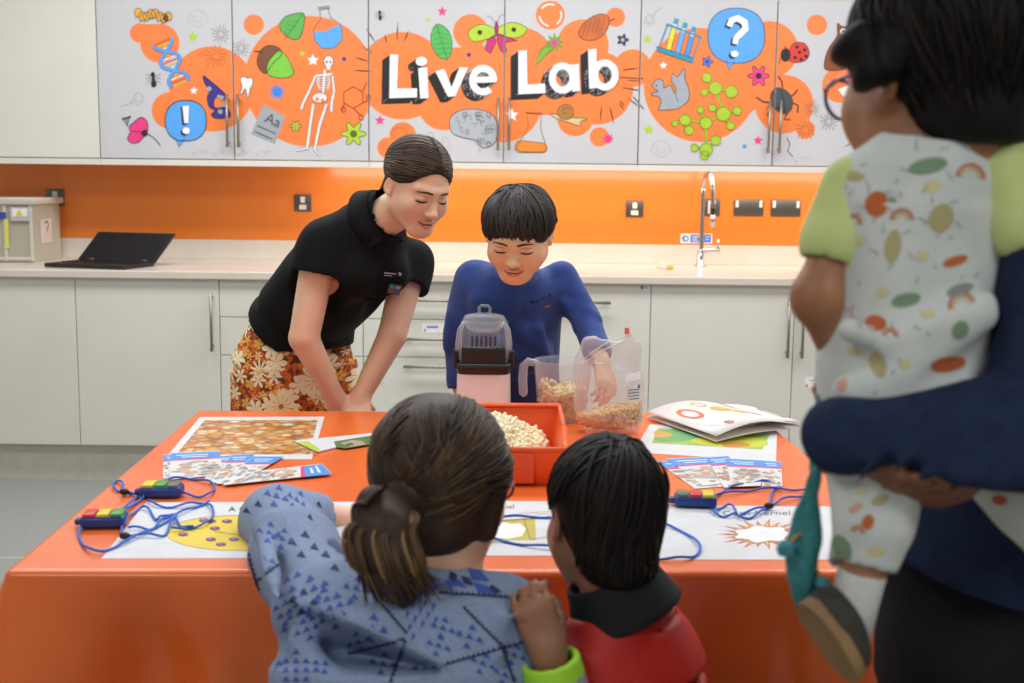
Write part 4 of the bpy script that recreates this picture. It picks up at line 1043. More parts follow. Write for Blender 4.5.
def put_head(fld, M, child=0.0, ears=True, openm=0):
    for p, k in head_prims(child): fld.add(moved(p, M), k*M.to_scale()[0])
    for p, k in head_cuts(child): fld.cut(moved(p, M), k)
    for p, k in head_post(child, openm): fld.add(moved(p, M), k)
    if ears:
        for s in (-1, 1):
            for p, k in ear_prims(s): fld.add(moved(p, M), k)
            fld.cut(moved(ell((s*.0815, -.004, -.004), (.004, .0095, .015)), M), .004)
def limb(fld, pts, rad, k=.02):
    for i in range(len(pts)-1): fld.add(cone(pts[i], pts[i+1], rad[i], rad[i+1]), k if i == 0 else .006)
def put_hand(fld, M, curl=(.35, .35, .4, .45), thumb=.5, side=1, spread=.06, tuck=False):
    # wrist at the origin, fingers along +y, back of the hand +z, thumb on the side of +x*side
    fld.add(moved(trunk([((0, -.012, 0), .026, .018), ((0, .03, 0), .037, .016), ((0, .082, .001), .041, .0125)], (1, 0, 0)), M), .012)
    for i, (x, l, r) in enumerate(((.030, .068, .0085), (.0105, .077, .009), (-.0105, .072, .0085), (-.0305, .057, .0075))):
        x *= side; a = 0; p = Vector((x, .082, .0)); d = Vector((x*spread*30*.03, 1, 0)).normalized(); q = [p-d*.02]; q.append(p)
        for j, f in enumerate((.45, .32, .23)):
            a += curl[i]*(1, 1.25, .8)[j]; dd = (d*cos(a)+Vector((0, 0, -1))*sin(a)).normalized(); p = p+dd*l*f; q.append(p)
        rr = [r, r*1.05, r*.96, r*.9, r*.78]
        for j in range(4): fld.add(moved(cone(q[j], q[j+1], rr[j], rr[j+1]), M), .004)
    p = Vector((side*.026, .014, -.006)); d = (Vector((side*.25, .6, -.85)) if tuck else Vector((side*.72, .62, -.28))).normalized(); q = [p]; a = 0
    for j, l in enumerate((.040, .032, .025)):
        dd = (d*cos(a)+Vector((-side*.5, .4, -.6)).normalized()*sin(a)).normalized(); p = p+dd*l; q.append(p); a += thumb*.6
    rr = [.013, .0105, .0095, .0078]
    for j in range(3): fld.add(moved(cone(q[j], q[j+1], rr[j], rr[j+1]), M), .007)
def eyes_and_lips(sk, M, mi, child=0.0, brow=1.0, gaze=-.004):
    # mi: material numbers of brow, lash, lip, mouth, shade of the lid
    j = 1-.13*child; ex = []
    for s in (-1, 1):
        br = [(s*(.011+.006*i), .0165+.0040*sin(pi*min(1, (i+1.5)/7.5))) for i in range(7)]
        ex.append(sk.loc(band(br, [.0052*brow, .006*brow, .006*brow, .0055*brow, .0048*brow, .0036*brow, .002]), mi[0], M, .0012))
        la = [(s*(.0165+.0042*i), -.0050-.0022*sin(pi*(i+.5)/8)-.00012*i) for i in range(8)]
        ex.append(sk.loc(band(la, [.0016, .0036, .0048, .0054, .0056, .0052, .0042, .002]), mi[1], M, .0012))
        cr = [(s*(.017+.004*i), .0052+.0022*sin(pi*i/7)) for i in range(8)]
        ex.append(sk.loc(band(cr, [.0006, .0012, .0014, .0014, .0014, .0014, .0012, .0006]), mi[4], M, .0010))
        ex.append(sk.loc([circ(s*.0068, -.0475*j, .0030, .0018, 8)], mi[3], M, .0010))
    n = 12; U = []; D_ = []
    for i in range(n):
        a, b = -1+2*i/n, -1+2*(i+1)/n
        def up(t): return -.0640*j+.0016-.0042*t*t*(1 if abs(t) > .25 else .9)+(.0012 if .08 < abs(t) < .4 else 0)
        def mid(t): return -.0708*j+.0008*cos(t*2)
        def lo(t): return -.0828*j+.0105*t*t
        U.append([(a*.0235, up(a)), (b*.0235, up(b)), (b*.0235, mid(b)+.0002), (a*.0235, mid(a)+.0002)])
        D_.append([(a*.0225, mid(a)), (b*.0225, mid(b)), (b*.0225, min(lo(b), mid(b))), (a*.0225, min(lo(a), mid(a)))])
    ex += [sk.loc(U, mi[2], M, .0009), sk.loc(D_, mi[2], M, .0009)]
    ex.append(sk.loc(band([(-.0225+.0045*i, -.0708*j+.0008*cos((-1+.2*i)*2)) for i in range(11)], [.0008, .0018, .0026, .003, .0034, .0036, .0034, .003, .0026, .0018, .0008]), mi[3], M, .0014))
    return [e for e in ex if e[0]]

# ---------------------------------------------------------------- hair
def hair_locks(M, c, r, paths, rad, mats_n=2, seed=0, seg=5, jit=.004, base=None):
    # paths: list of direction lists on an ellipsoid (centre c, radii r); each a tapering lock
    rr = random.Random(seed); mb = MB(); Mi = M.inverted(); C0 = M @ Vector(c)
    tree = BVHTree.FromPolygons([tuple(v) for v in base[0]], [tuple(q) for q in base[1]]) if base else None
    for dirs in paths:
        k = 1+rr.gauss(0, jit); q = []
        for d in dirs:
            d = Vector(d[:3]).normalized(); p = Vector((c[0]+r[0]*d.x*k, c[1]+r[1]*d.y*k, c[2]+r[2]*d.z*k))
            if tree:                                 # settle onto the modelled hair mass
                w = M @ p; dr = (w-C0).normalized(); h = tree.ray_cast(C0+dr*.3, -dr)
                if h[0] is not None and (h[0]-C0).length > .8*(w-C0).length: p = Mi @ (h[0]+dr*(.0006+(k-1)*.09))
            q.append(p)
        q = [Vector(p) for p in catmull([tuple(p) for p in q], 3)]; n = len(q); sc = M.to_scale()[0]
        R0 = rad*rr.uniform(.6, 1.2)*sc
        mb.tube([M @ p for p in q], [R0*min(1, .5+1.5*i/n)*min(1, (n-i)/(n*.45)+.04) for i in range(n)], seg, rr.randrange(mats_n))
    return mb
def sph(az, el): return Vector((sin(az)*cos(el), cos(az)*cos(el), sin(el)))     # az 0 = front, + = right
def slerp_dirs(a, b, n, drop=0):
    a, b = Vector(a).normalized(), Vector(b).normalized(); out = []
    w = math.acos(max(-1, min(1, a.dot(b)))) or 1e-4
    for i in range(n):
        t = i/(n-1); out.append((a*sin((1-t)*w)+b*sin(t*w))/sin(w))
    return out
# ================================================================ people: shared materials
m_skin_f = mat('skin_fair', 'f4c6a6', .48, col2='eeb896', scale=14, sss=.12, bump=.05, bscale=300, ramp=(.35, .7))
m_skin_b = mat('skin_boy', 'efbd94', .48, col2='e8ae82', scale=14, sss=.12, bump=.05, bscale=300, ramp=(.35, .7))
m_skin_d = mat('skin_brown', 'a8765a', .5, col2='9a684c', scale=14, sss=.08, bump=.05, bscale=300, ramp=(.35, .7))
m_skin_m = mat('skin_tan', 'a9714f', .5, col2='9c6444', scale=14, sss=.08, ramp=(.35, .7))
m_brow = mat('brow_dark', '43302a', .8); m_lash = mat('lash_dark', '2e211d', .7); m_lip = mat('lip_rose', 'c96f6a', .35); m_mouth = mat('mouth_dark', '5a2523', .6); m_lid = mat('lid_crease', 'cf9a84', .6)
m_lipb = mat('lip_boy', 'c97467', .4)
def hair_mat(nm, c1, c2, rough=.52): return mat(nm, c1, rough, col2=c2, scale=60, stretch=(1, 1, .15), spec=.35, ramp=(.35, .75))
m_hair1 = hair_mat('hair_dark_brown', '2a1d15', '3a2a1e'); m_hair1b = hair_mat('hair_brown_light', '44301f', '5a4330')
m_hair2 = hair_mat('hair_black', '231d1b', '2e2624'); m_hair2b = hair_mat('hair_black_soft', '332a27', '3f3530')
def floral():
    m = bpy.data.materials.new('floral_cotton'); m.use_nodes = True; nt = m.node_tree; N = nt.nodes; L = nt.links
    b = N['Principled BSDF']; b.inputs['Roughness'].default_value = .8
    def mth(op, a, c=None, d=None):
        n = N.new('ShaderNodeMath'); n.operation = op
        for i, v in enumerate((a, c, d)):
            if v is None: continue
            if isinstance(v, (int, float)): n.inputs[i].default_value = v
            else: L.new(v, n.inputs[i])
        return n.outputs[0]
    def mix(f, a, c):
        n = N.new('ShaderNodeMix'); n.data_type = 'RGBA'; L.new(f, n.inputs['Factor'])
        for s_, v in (('A', a), ('B', c)):
            if isinstance(v, str): n.inputs[s_].default_value = lin(v)
            else: L.new(v, n.inputs[s_])
        return n.outputs['Result']
    tcn = N.new('ShaderNodeTexCoord')
    nz = N.new('ShaderNodeTexNoise'); nz.inputs['Scale'].default_value = 38; L.new(tcn.outputs['Object'], nz.inputs['Vector'])
    r = N.new('ShaderNodeValToRGB'); r.color_ramp.interpolation = 'CONSTANT'; e = r.color_ramp.elements
    e[0].position, e[0].color = 0, lin('6e3416'); e[1].position, e[1].color = .45, lin('b5501c'); q = e.new(.53); q.color = lin('dd6a1e'); q = e.new(.62); q.color = lin('8a3d14')
    L.new(nz.outputs['Fac'], r.inputs['Fac']); col = r.outputs['Color']
    for sc, pet, rad, cx, off in ((30, 5, .46, 'ecae4e', 7.7), (19, 6, .56, 'f6e6bc', 3.3), (11, 11, .52, 'f4e0ae', 0)):
        mp = N.new('ShaderNodeMapping'); mp.inputs['Location'].default_value = (off, off*.7, off*.3); mp.inputs['Scale'].default_value = (1, .0, 1); L.new(tcn.outputs['Object'], mp.inputs['Vector'])
        v = N.new('ShaderNodeTexVoronoi'); v.inputs['Scale'].default_value = sc; v.inputs['Randomness'].default_value = .75; L.new(mp.outputs['Vector'], v.inputs['Vector'])
        sv = N.new('ShaderNodeVectorMath'); sv.operation = 'SUBTRACT'; sca = N.new('ShaderNodeVectorMath'); sca.operation = 'SCALE'; sca.inputs['Scale'].default_value = 1
        L.new(mp.outputs['Vector'], sv.inputs[0]); L.new(v.outputs['Position'], sv.inputs[1])
        sx = N.new('ShaderNodeSeparateXYZ'); L.new(sv.outputs['Vector'], sx.inputs['Vector'])
        an = mth('ARCTAN2', sx.outputs['Z'], sx.outputs['X'])
        pr = mth('ABSOLUTE', mth('COSINE', mth('MULTIPLY', an, pet/2)))
        lim = mth('MULTIPLY', mth('ADD', mth('MULTIPLY', pr, .5), .5), rad)
        f = mth('LESS_THAN', v.outputs['Distance'], lim)
        vein = mth('GREATER_THAN', pr, .22); inner = mth('GREATER_THAN', v.outputs['Distance'], rad*.2)
        pc = mix(inner, 'b8742c', mix(vein, 'c98a42', cx)); col = mix(f, col, pc)
    L.new(col, b.inputs['Base Color']); MATS['floral_cotton'] = m; return m
m_floral = floral()
m_polo = mat('black_polo', '0e0e10', .85, col2='121214', scale=40, bump=.15, bscale=500, spec=.25)
m_dkblue = mat('navy_trousers', '20263a', .8); m_shoe = mat('black_shoe', '1a1a1a', .5)

# ================================================================ the young woman in the black polo shirt
def staff():
    A = lambda x, y, Y: np.array(at(x, y, Y))
    hipc = A(291, 352, 3.30); waist = A(306, 312, 3.26); chest = A(352, 262, 3.13); neckb = A(374, 222, 3.07)
    shR, shL = A(322, 243, 3.02), A(411, 262, 3.22); elR, elL = A(304, 338, 2.99), A(392, 336, 3.12); wrR, wrL = A(336, 400, 3.04), A(360, 398, 3.05)
    HM = frame(at(417, 186, 2.98), (.53, -.76, -.40), (.04, .1, 1), .97, .03, .94)
    fwd = np.array([.64, -.77, 0]); side = np.array([.77, .64, 0])
    foot = float(hipc[0]), float(hipc[1])
    t = thing('person', 'young woman in a black polo shirt and orange flowered skirt, bending over behind the table', 'person', (foot[0], foot[1], 0))
    # ---- body
    f = Field((-.80, 2.80, -.01), (.02, 3.62, 1.52), .0052); head = Field(np.array(HM.translation)-.17, np.array(HM.translation)+.17, .0028)
    for F in (f,):
        F.add(trunk([(hipc-[0, 0, .1], .14, .11), (hipc, .14, .105), (waist, .105, .075), (chest, .125, .08), (neckb, .075, .045)], side), 0)
        limb(F, [shR, elR, wrR], [.046, .038, .025], .02); limb(F, [shL, elL, wrL], [.046, .038, .025], .02)
        for s in (-1, 1):
            hp = hipc+side*.085*s-[0, 0, .06]; kn = hp+[.05, -.02, -.40]; an = np.array([hp[0]-.01, hp[1]+.06, .08])
            limb(F, [hp, kn, an], [.085, .058, .038], .03); F.add(cone(an-[0, 0, .03], an+np.append(fwd[:2]*.14, -.045), .035, .028), .02)
        for wr, s, tgt in ((wrR, 1, A(352, 428, 3.04)), (wrL, -1, A(356, 424, 3.00))):
            put_hand(F, frame(wr, Vector(tgt-wr), (0, -1, .4), .92), (.5, .5, .5, .5), .5, -s)
    nk0 = HM @ Vector((0, -.03, -.07))
    for F in (f, head):
        F.add(cone(neckb-[.02, 0, .02], nk0, .052, .050), .03); put_head(F, HM, .4, True)
    hv = np.array(HM.translation); V1, Q1 = head.mesh(1)
    f.cut(ell(hv, (.13, .13, .13)), 0)                # the finer head is set in here
    V0, Q0 = f.mesh(1)
    keep = (np.linalg.norm(V1[Q1].mean(1)-hv, axis=1) < .138); Q1 = Q1[keep]
    cap = np.linalg.norm(V0[Q0].mean(1)-hv, axis=1) > .1285; Q0 = Q0[cap]
    V = np.concatenate([V0, V1]); Q = np.concatenate([Q0, Q1+len(V0)])
    sk = Skin(V1, Q1); ex = eyes_and_lips(sk, HM, (1, 2, 3, 4, 5), .4, .8)
    body = mesh_obj('body', V, Q, [m_skin_f, m_brow, m_lash, m_lip, m_mouth, m_lid], t, extra=ex)
    # ---- skirt
    g = Field((-.83, 2.90, .30), (-.20, 3.60, 1.15), .006)
    g.add(trunk([(hipc+[.045, -.06, -.55], .225, .17), (hipc+[.03, -.03, -.25], .205, .155), (hipc+[0.01, -.01, -.03], .188, .148), (hipc+(waist-hipc)*.45, .155, .118), (waist, .125, .095)], side), 0)
    g.rough(.006, 26, 3, (1, 1, .35)); g.keep(half([0, 0, .36], (0, 0, 1))); g.keep(half(hipc+(waist-hipc)*.8, -(chest-hipc)))
    V, Q = g.mesh(1); mesh_obj('skirt', V, Q, [m_floral], t)
    # ---- polo
    ax = (chest-hipc)/np.linalg.norm(chest-hipc)
    g = Field((-.78, 2.86, .84), (-.12, 3.52, 1.40), .0052)
    g.add(trunk([(hipc+ax*.02, .178, .140), (waist, .148, .116), (waist+(chest-waist)*.6, .158, .122), (chest, .163, .118), (chest+(neckb-chest)*.6, .135, .09), (neckb, .098, .068)], side), 0)
    for s, cc in ((1, .055), (-1, -.055)): g.add(ell(chest+fwd*.085+side*cc-[0, 0, .03], (.055, .055, .06)), .05)
    for sh, el in ((shR, elR), (shL, elL)):
        d = (el-sh)/np.linalg.norm(el-sh); g.add(cone(sh+d*.0, sh+d*.075, .062, .0615), .045); g.add(cone(sh+d*.03, sh+d*.12, .0605, .0595), .02)
    g.add(cone(neckb-[0.01, 0, .01], neckb+(np.array(nk0)-neckb)*.42, .066, .064), .03)
    g.rough(.0045, 24, 8)
    for sh, el in ((shR, elR), (shL, elL)):
        d = (el-sh)/np.linalg.norm(el-sh); g.cut(cone(sh+d*.30, sh+d*.146, .09, .09), .009)
    g.cut(cone(neckb+(np.array(nk0)-neckb)*.62, np.array(nk0), .063, .09), .002)
    # open placket: a narrow wedge of throat
    fdn = np.array(HM.to_3x3() @ Vector((0, 1, 0))); thr = neckb+(np.array(nk0)-neckb)*.30+fwd*.062
    g.cut(cone(thr+[0, 0, .01], thr+fwd*.035-[0, 0, .055], .030, .008), .006)
    hem = hipc+ax*.085; g.keep(half(hem, ax+np.array([0, 0, .05])))
    V, Q = g.mesh(3); sk = Skin(V, Q); ex = []
    ex.append(sk.px([[(x+a*1.0, y+b*1.0) for a, b in q] for x, y in ((384, 272),) for q in ([(0, 0), (12, 1.4), (12, 2.6), (0, 1.4)], [(0, 2.6), (8, 3.6), (8, 4.4), (0, 3.6)], [(14, 0), (17, 1), (17.4, 3.4), (15, 4)])], 1, .0012))
    polo = mesh_obj('polo_shirt', V, Q, [m_polo, mat('print_pale', 'a9a9ad', .6)], t, extra=[e for e in ex if e[0]])
    # collar flaps
    mb = MB(); nkc = Vector(neckb+(np.array(nk0)-neckb)*.27); axn = (Vector(nk0)-Vector(neckb)).normalized(); s0 = Vector(side); s0 = (s0-axn*s0.dot(axn)).normalized(); f0 = axn.cross(s0)*-1
    if f0.dot(Vector(fwd)) < 0: f0 = -f0
    ring = []
    for i in range(25):
        a = -2.62+5.24*i/24; d = s0*sin(a)-f0*cos(a); drop = .030+.020*(abs(a)/2.62)**3; R0 = .062+.006*(abs(a)/2.62)
        ring.append([nkc+d*R0+axn*.012, nkc+d*(R0+.008)+axn*.014, nkc+d*(R0+.026)-axn*drop, nkc+d*(R0+.020)-axn*(drop+.001)])
    vs = [p for r_ in ring for p in r_]; fs = []
    for i in range(24):
        for j in range(4): fs.append([i*4+j, i*4+(j+1) % 4, i*4+4+(j+1) % 4, i*4+4+j])
    fs += [[0, 1, 2, 3], [99, 98, 97, 96]]
    mb.add(vs, fs, 0, True); mb.build('collar', m_polo, polo)
    # name badge on the chest
    sk = Skin(V, Q); c0 = sk.hit(CAM, ray(393, 288), .002); c1 = sk.hit(CAM, ray(400, 289), .002); c2 = sk.hit(CAM, ray(393, 281), .002)
    if c0 and c1 and c2:
        ux = (c1-c0).normalized(); uz = (c2-c0); uz = (uz-ux*uz.dot(ux)).normalized(); nrm = ux.cross(uz); nrm = -nrm if nrm.dot(CAM-c0) < 0 else nrm
        mb = MB(); W = lambda u, v, k: c0+ux*(u*.019)+uz*(v*.013)+nrm*(.004+k)
        mb.add(*solid([W(-1, -1, 0), W(1, -1, 0), W(1, 1, 0), W(-1, 1, 0)], nrm, .003))
        for (u0, v0, u1, v1, mi) in ((-.85, .1, -.1, .8, 1), (.05, .15, .85, .8, 2), (-.8, -.8, -.1, -.1, 3), (.1, -.8, .8, 0, 4)): mb.add([W(u0, v0, .0034), W(u1, v0, .0034), W(u1, v1, .0034), W(u0, v1, .0034)], [[0, 1, 2, 3]], mi)
        mb.build('name_badge', [mat('badge_slate', '3f5a63', .4), mat('badge_teal', '4fa0a0', .4), mat('badge_gold', 'c9a24a', .4), mat('badge_red', 'b04a44', .4), mat('badge_blue', '4a66a8', .4)], polo)
    # ---- hair: parted a little off centre, drawn back to a low tail
    hc, hr = (0, -.016, .043), (.0805, .101, .0895)
    h = Field(np.array(HM.translation)-.19, np.array(HM.translation)+.19, .0038)
    h.add(moved(ell(hc, hr), HM), 0)
    h.cut(moved(ell((0, .125, -.030), (.096, .100, .112)), HM), .006); h.cut(moved(half((0, .028, -.018), (0, .6, -1)), HM), .01)
    h.cut(moved(ell((.082, .015, -.03), (.02, .03, .045)), HM), .008); h.cut(moved(ell((-.082, .015, -.03), (.02, .03, .045)), HM), .008)
    h.cut(moved(half((0, -.02, -.075), (0, .3, -1)), HM), .01)
    h.add(moved(cone((0, -.112, -.035), (.004, -.122, -.09), .026, .022), HM), .02); h.add(moved(cone((.004, -.122, -.09), (.01, -.105, -.15), .022, .012), HM), .01)
    V, Q = h.mesh(1)
    paths = []; rr = random.Random(2)
    for i in range(460):
        s = -1 if rr.random() < .5 else 1; e0 = rr.uniform(.46, 1.75)
        part = Vector((-.06+.02*rr.random()*s, cos(e0), sin(e0))) if rr.random() < .5 else sph(s*rr.uniform(.05, 1.5), 0)
        if abs(part.z) < 1e-6:
            a_ = abs(math.atan2(part.x, part.y)); part = sph(s*a_, max(-.30, .42-.62*a_)+rr.uniform(-.04, .22))
        tgt = Vector((s*rr.uniform(0, .18), -1, rr.uniform(-.55, -.3))); mid = (part.normalized()*.5+tgt.normalized()*.4+Vector((s*.55, 0, rr.uniform(-.15, .15)))).normalized()
        paths.append(slerp_dirs(part, mid, 4)[:-1]+slerp_dirs(mid, tgt, 4))
    lk = hair_locks(HM, hc, hr, paths, .0030, 2, 3, base=(V, Q))
    hv_ = lk.v; hf = lk.f; ms = np.array(lk.m)
    ex = [(hv_, [q for q, m_ in zip(hf, lk.m) if m_ == k], k) for k in (0, 1)]
    mesh_obj('hair', V, Q, [m_hair1, m_hair1b], t, extra=ex)
    for s in (-1, 1):
        hp = hipc+side*.085*s; q = np.array([hp[0]-.01, hp[1]+.06, 0.0]); d = Vector((fwd[0], fwd[1], 0))
        mb = MB(); mb.ball(Vector(q)+d*.05+Vector((0, 0, .04)), (.045, .125, .042), mtx=Matrix.Rotation(math.atan2(-fwd[0], fwd[1]), 4, 'Z'), seg=16); mb.build('shoe', m_shoe, t)
staff()
# ================================================================ the boy in the blue jumper
m_blue = mat('blue_jumper', '304a90', .85, col2='2b4384', scale=30, bump=.15, bscale=420, sheen=.15, spec=.2)
def short_hair(M, t, c, r, m1, m2, crown, n, ends, rad, seed, cuts, adds=()):
    sc = M.to_scale()[0]
    h = Field(np.array(M.translation)-.18*sc, np.array(M.translation)+.18*sc, .0038)
    h.add(moved(ell(c, r), M), 0)
    for p, k in adds: h.add(moved(p, M), k)
    for p, k in cuts: h.cut(moved(p, M), k)
    V, Q = h.mesh(1); rr = random.Random(seed); paths = []
    for i in range(n):
        e = ends(rr); s0 = (Vector(crown)+Vector((rr.gauss(0, .16), rr.gauss(0, .16), rr.gauss(0, .1)))).normalized()
        f = rr.random()
        if f < .45: s0 = (s0*rr.random()+e*.8).normalized()
        paths.append(slerp_dirs(s0, e, 6))
    lk = hair_locks(M, c, r, paths, rad, 2, seed, jit=.018, base=(V, Q))
    ex = [(lk.v, [q for q, m_ in zip(lk.f, lk.m) if m_ == k], k) for k in (0, 1)]
    return mesh_obj('hair', V, Q, [m1, m2], t, extra=ex)
def boy():
    A = lambda x, y, Y: np.array(at(x, y, Y))
    HM = frame(at(518.5, 233, 2.78), (-.14, -.86, -.42), (.03, 0, 1), .96, 0, .88)
    nb = A(517, 270, 2.88); chest = A(512, 315, 2.99); belly = A(512, 365, 3.07); hip = A(515, 420, 3.15)
    shR, shL = A(474, 278, 2.96), A(561, 277, 2.96); elR, elL = A(462, 335, 2.99), A(585, 318, 2.93); wrR, wrL = A(460, 386, 2.97), A(601, 362, 2.80)
    side = np.array([1, 0, 0])
    t = thing('person', 'dark-haired boy in a blue long-sleeved jumper leaning over the popcorn machine', 'person', (float(hip[0]), 3.15, 0))
    f = Field((-.35, 2.55, -.01), (.38, 3.40, 1.32), .0055); hd = Field(np.array(HM.translation)-.16, np.array(HM.translation)+.16, .0027)
    f.add(trunk([(hip-[0, 0, .06], .10, .08), (belly, .098, .075), (chest, .112, .075), (nb-[0, -.02, .03], .07, .05)], side), 0)
    limb(f, [shR, elR, wrR], [.036, .030, .021], .03); limb(f, [shL, elL, wrL], [.036, .030, .021], .03)
    put_hand(f, frame(wrR, (0.05, -.25, -1), (-1, 0, .2), .74), (.3, .3, .3, .3), .4, -1)
    put_hand(f, frame(wrL, Vector(A(608, 398, 2.74)-wrL), (.6, -.6, .5), .74), (.5, .45, .5, .6), .5, -1)
    for s in (-1, 1):
        hp = hip+side*.055*s-[0, 0, .08]; limb(f, [hp, hp+[s*.01, -.03, -.28], [hp[0]+s*.01, 3.2, .07]], [.062, .045, .03], .03); f.add(cone([hp[0]+s*.01, 3.2, .04], [hp[0]+s*.02, 3.08, .03], .03, .026), .02)
    nk0 = HM @ Vector((0, -.03, -.07))
    for F in (f, hd): F.add(cone(nb, nk0, .040, .042), .02); put_head(F, HM, .8, True)
    hv = np.array(HM.translation); V1, Q1 = hd.mesh(1); f.cut(ell(hv, (.12, .12, .12)), 0); V0, Q0 = f.mesh(1)
    Q1 = Q1[np.linalg.norm(V1[Q1].mean(1)-hv, axis=1) < .128]; Q0 = Q0[np.linalg.norm(V0[Q0].mean(1)-hv, axis=1) > .1185]
    V = np.concatenate([V0, V1]); Q = np.concatenate([Q0, Q1+len(V0)]); sk = Skin(V1, Q1)
    mesh_obj('body', V, Q, [m_skin_b, m_brow, m_lash, m_lipb, m_mouth, mat('lid_boy', 'a8765a', .6)], t, extra=eyes_and_lips(sk, HM, (1, 2, 3, 4, 5), .8, .85))
    # jumper
    g = Field((-.34, 2.68, .60), (.36, 3.32, 1.22), .005)
    g.add(trunk([(hip-[0, 0, .02], .125, .105), (belly, .128, .105), (chest, .134, .098), (nb+(chest-nb)*.30, .110, .070), (nb+[0, .01, -.005], .060, .050)], side), 0)
    for sh, el, wr, e in ((shR, elR, wrR, .98), (shL, elL, wrL, .80)):
        w2 = el+(wr-el)*e; limb(g, [sh, el, w2], [.050, .043, .034], .045)
        d = (w2-el)/np.linalg.norm(w2-el); g.add(cone(w2-d*.02, w2-d*.012, .036, .036), .006); g.cut(cone(w2+d*.034, w2+d*.08, .034, .05), .002)
        for k in range(5):                            # creases round the elbow
            c0 = el+(sh-el)*(.12*k-.1); g.add(cone(c0+[-.03, -.035, -.012+.004*k], c0+[.03, -.035, .012-.006*k], .010, .006), .018)
    for k, (a, b) in enumerate((((495, 300), (522, 352)), ((503, 292), (548, 350)), ((485, 330), (520, 372)), ((540, 330), (552, 385)), ((478, 300), (488, 350)), ((500, 345), (545, 372)), ((520, 330), (553, 358)), ((490, 285), (470, 320)))):
        pa, pb = A(*a, 2.888), A(*b, 2.950); g.add(cone(pa, pb, .011, .008), .025)
    g.cut(cone(nb+(np.array(nk0)-neck_mid(nb, nk0))*0+[0, -.012, .016], np.array(nk0)+[0, .01, .06], .046, .058), .003)
    g.rough(.007, 22, 5, (1, .6, .6))
    V, Q = g.mesh(2); sk = Skin(V, Q)
    lg = [[(544+a, 304+b) for a, b in q] for q in ([(0, 3), (3, 1), (3.4, 2), (.5, 4)], [(2, 2), (5, 1.4), (5, 3), (2.4, 3.4)], [(4.4, .4), (6.4, 1.2), (6, 2.4), (4.6, 2)])]
    mesh_obj('jumper', V, Q, [m_blue, mat('logo_gold', 'b5793c', .6)], t, extra=[e for e in [sk.px(lg, 1, .001)] if e[0]])
    # trousers
    g = Field((-.30, 2.95, .08), (.34, 3.36, .86), .008)
    g.add(trunk([(hip-[0, 0, .12], .115, .10), (hip+[0, 0, .0], .112, .095)], side), 0)
    for s in (-1, 1):
        hp = hip+side*.055*s-[0, 0, .08]; limb(g, [hp, hp+[s*.01, -.03, -.28], [hp[0]+s*.01, 3.2, .12]], [.075, .058, .05], .03)
    V, Q = g.mesh(1); mesh_obj('trousers', V, Q, [m_dkblue], t)
    for s in (-1, 1):
        hp = hip+side*.055*s; mb = MB(); mb.ball((hp[0]+s*.015, 3.15, .035), (.036, .10, .036), seg=14); mb.build('shoe', m_shoe, t)
    # hair with a heavy fringe
    c, r = (0, -.014, .034), (.0865, .104, .086)
    cuts = [(ell((0, .120, -.044), (.070, .080, .090)), .008), (half((0, -.05, -.045), (0, .25, -1)), .01), (ell((.088, .004, -.035), (.022, .03, .05)), .008), (ell((-.088, .004, -.035), (.022, .03, .05)), .008), (half((0, .045, -.02), (0, .8, -1)), .01)]
    def ends(q):
        az = q.uniform(-pi, pi); a = abs(az)
        el = (-.10+q.uniform(-.17, .17)) if a < .75 else (-.22+q.uniform(-.15, .1) if a < 1.3 else (-.12 if a < 1.75 else -.55)+q.uniform(-.12, .12))
        return sph(az, el)
    short_hair(HM, t, c, r, m_hair2, m_hair2b, (.1, -.25, 1), 620, ends, .0036, 9, cuts)
def neck_mid(a, b): return np.array(b)
boy()
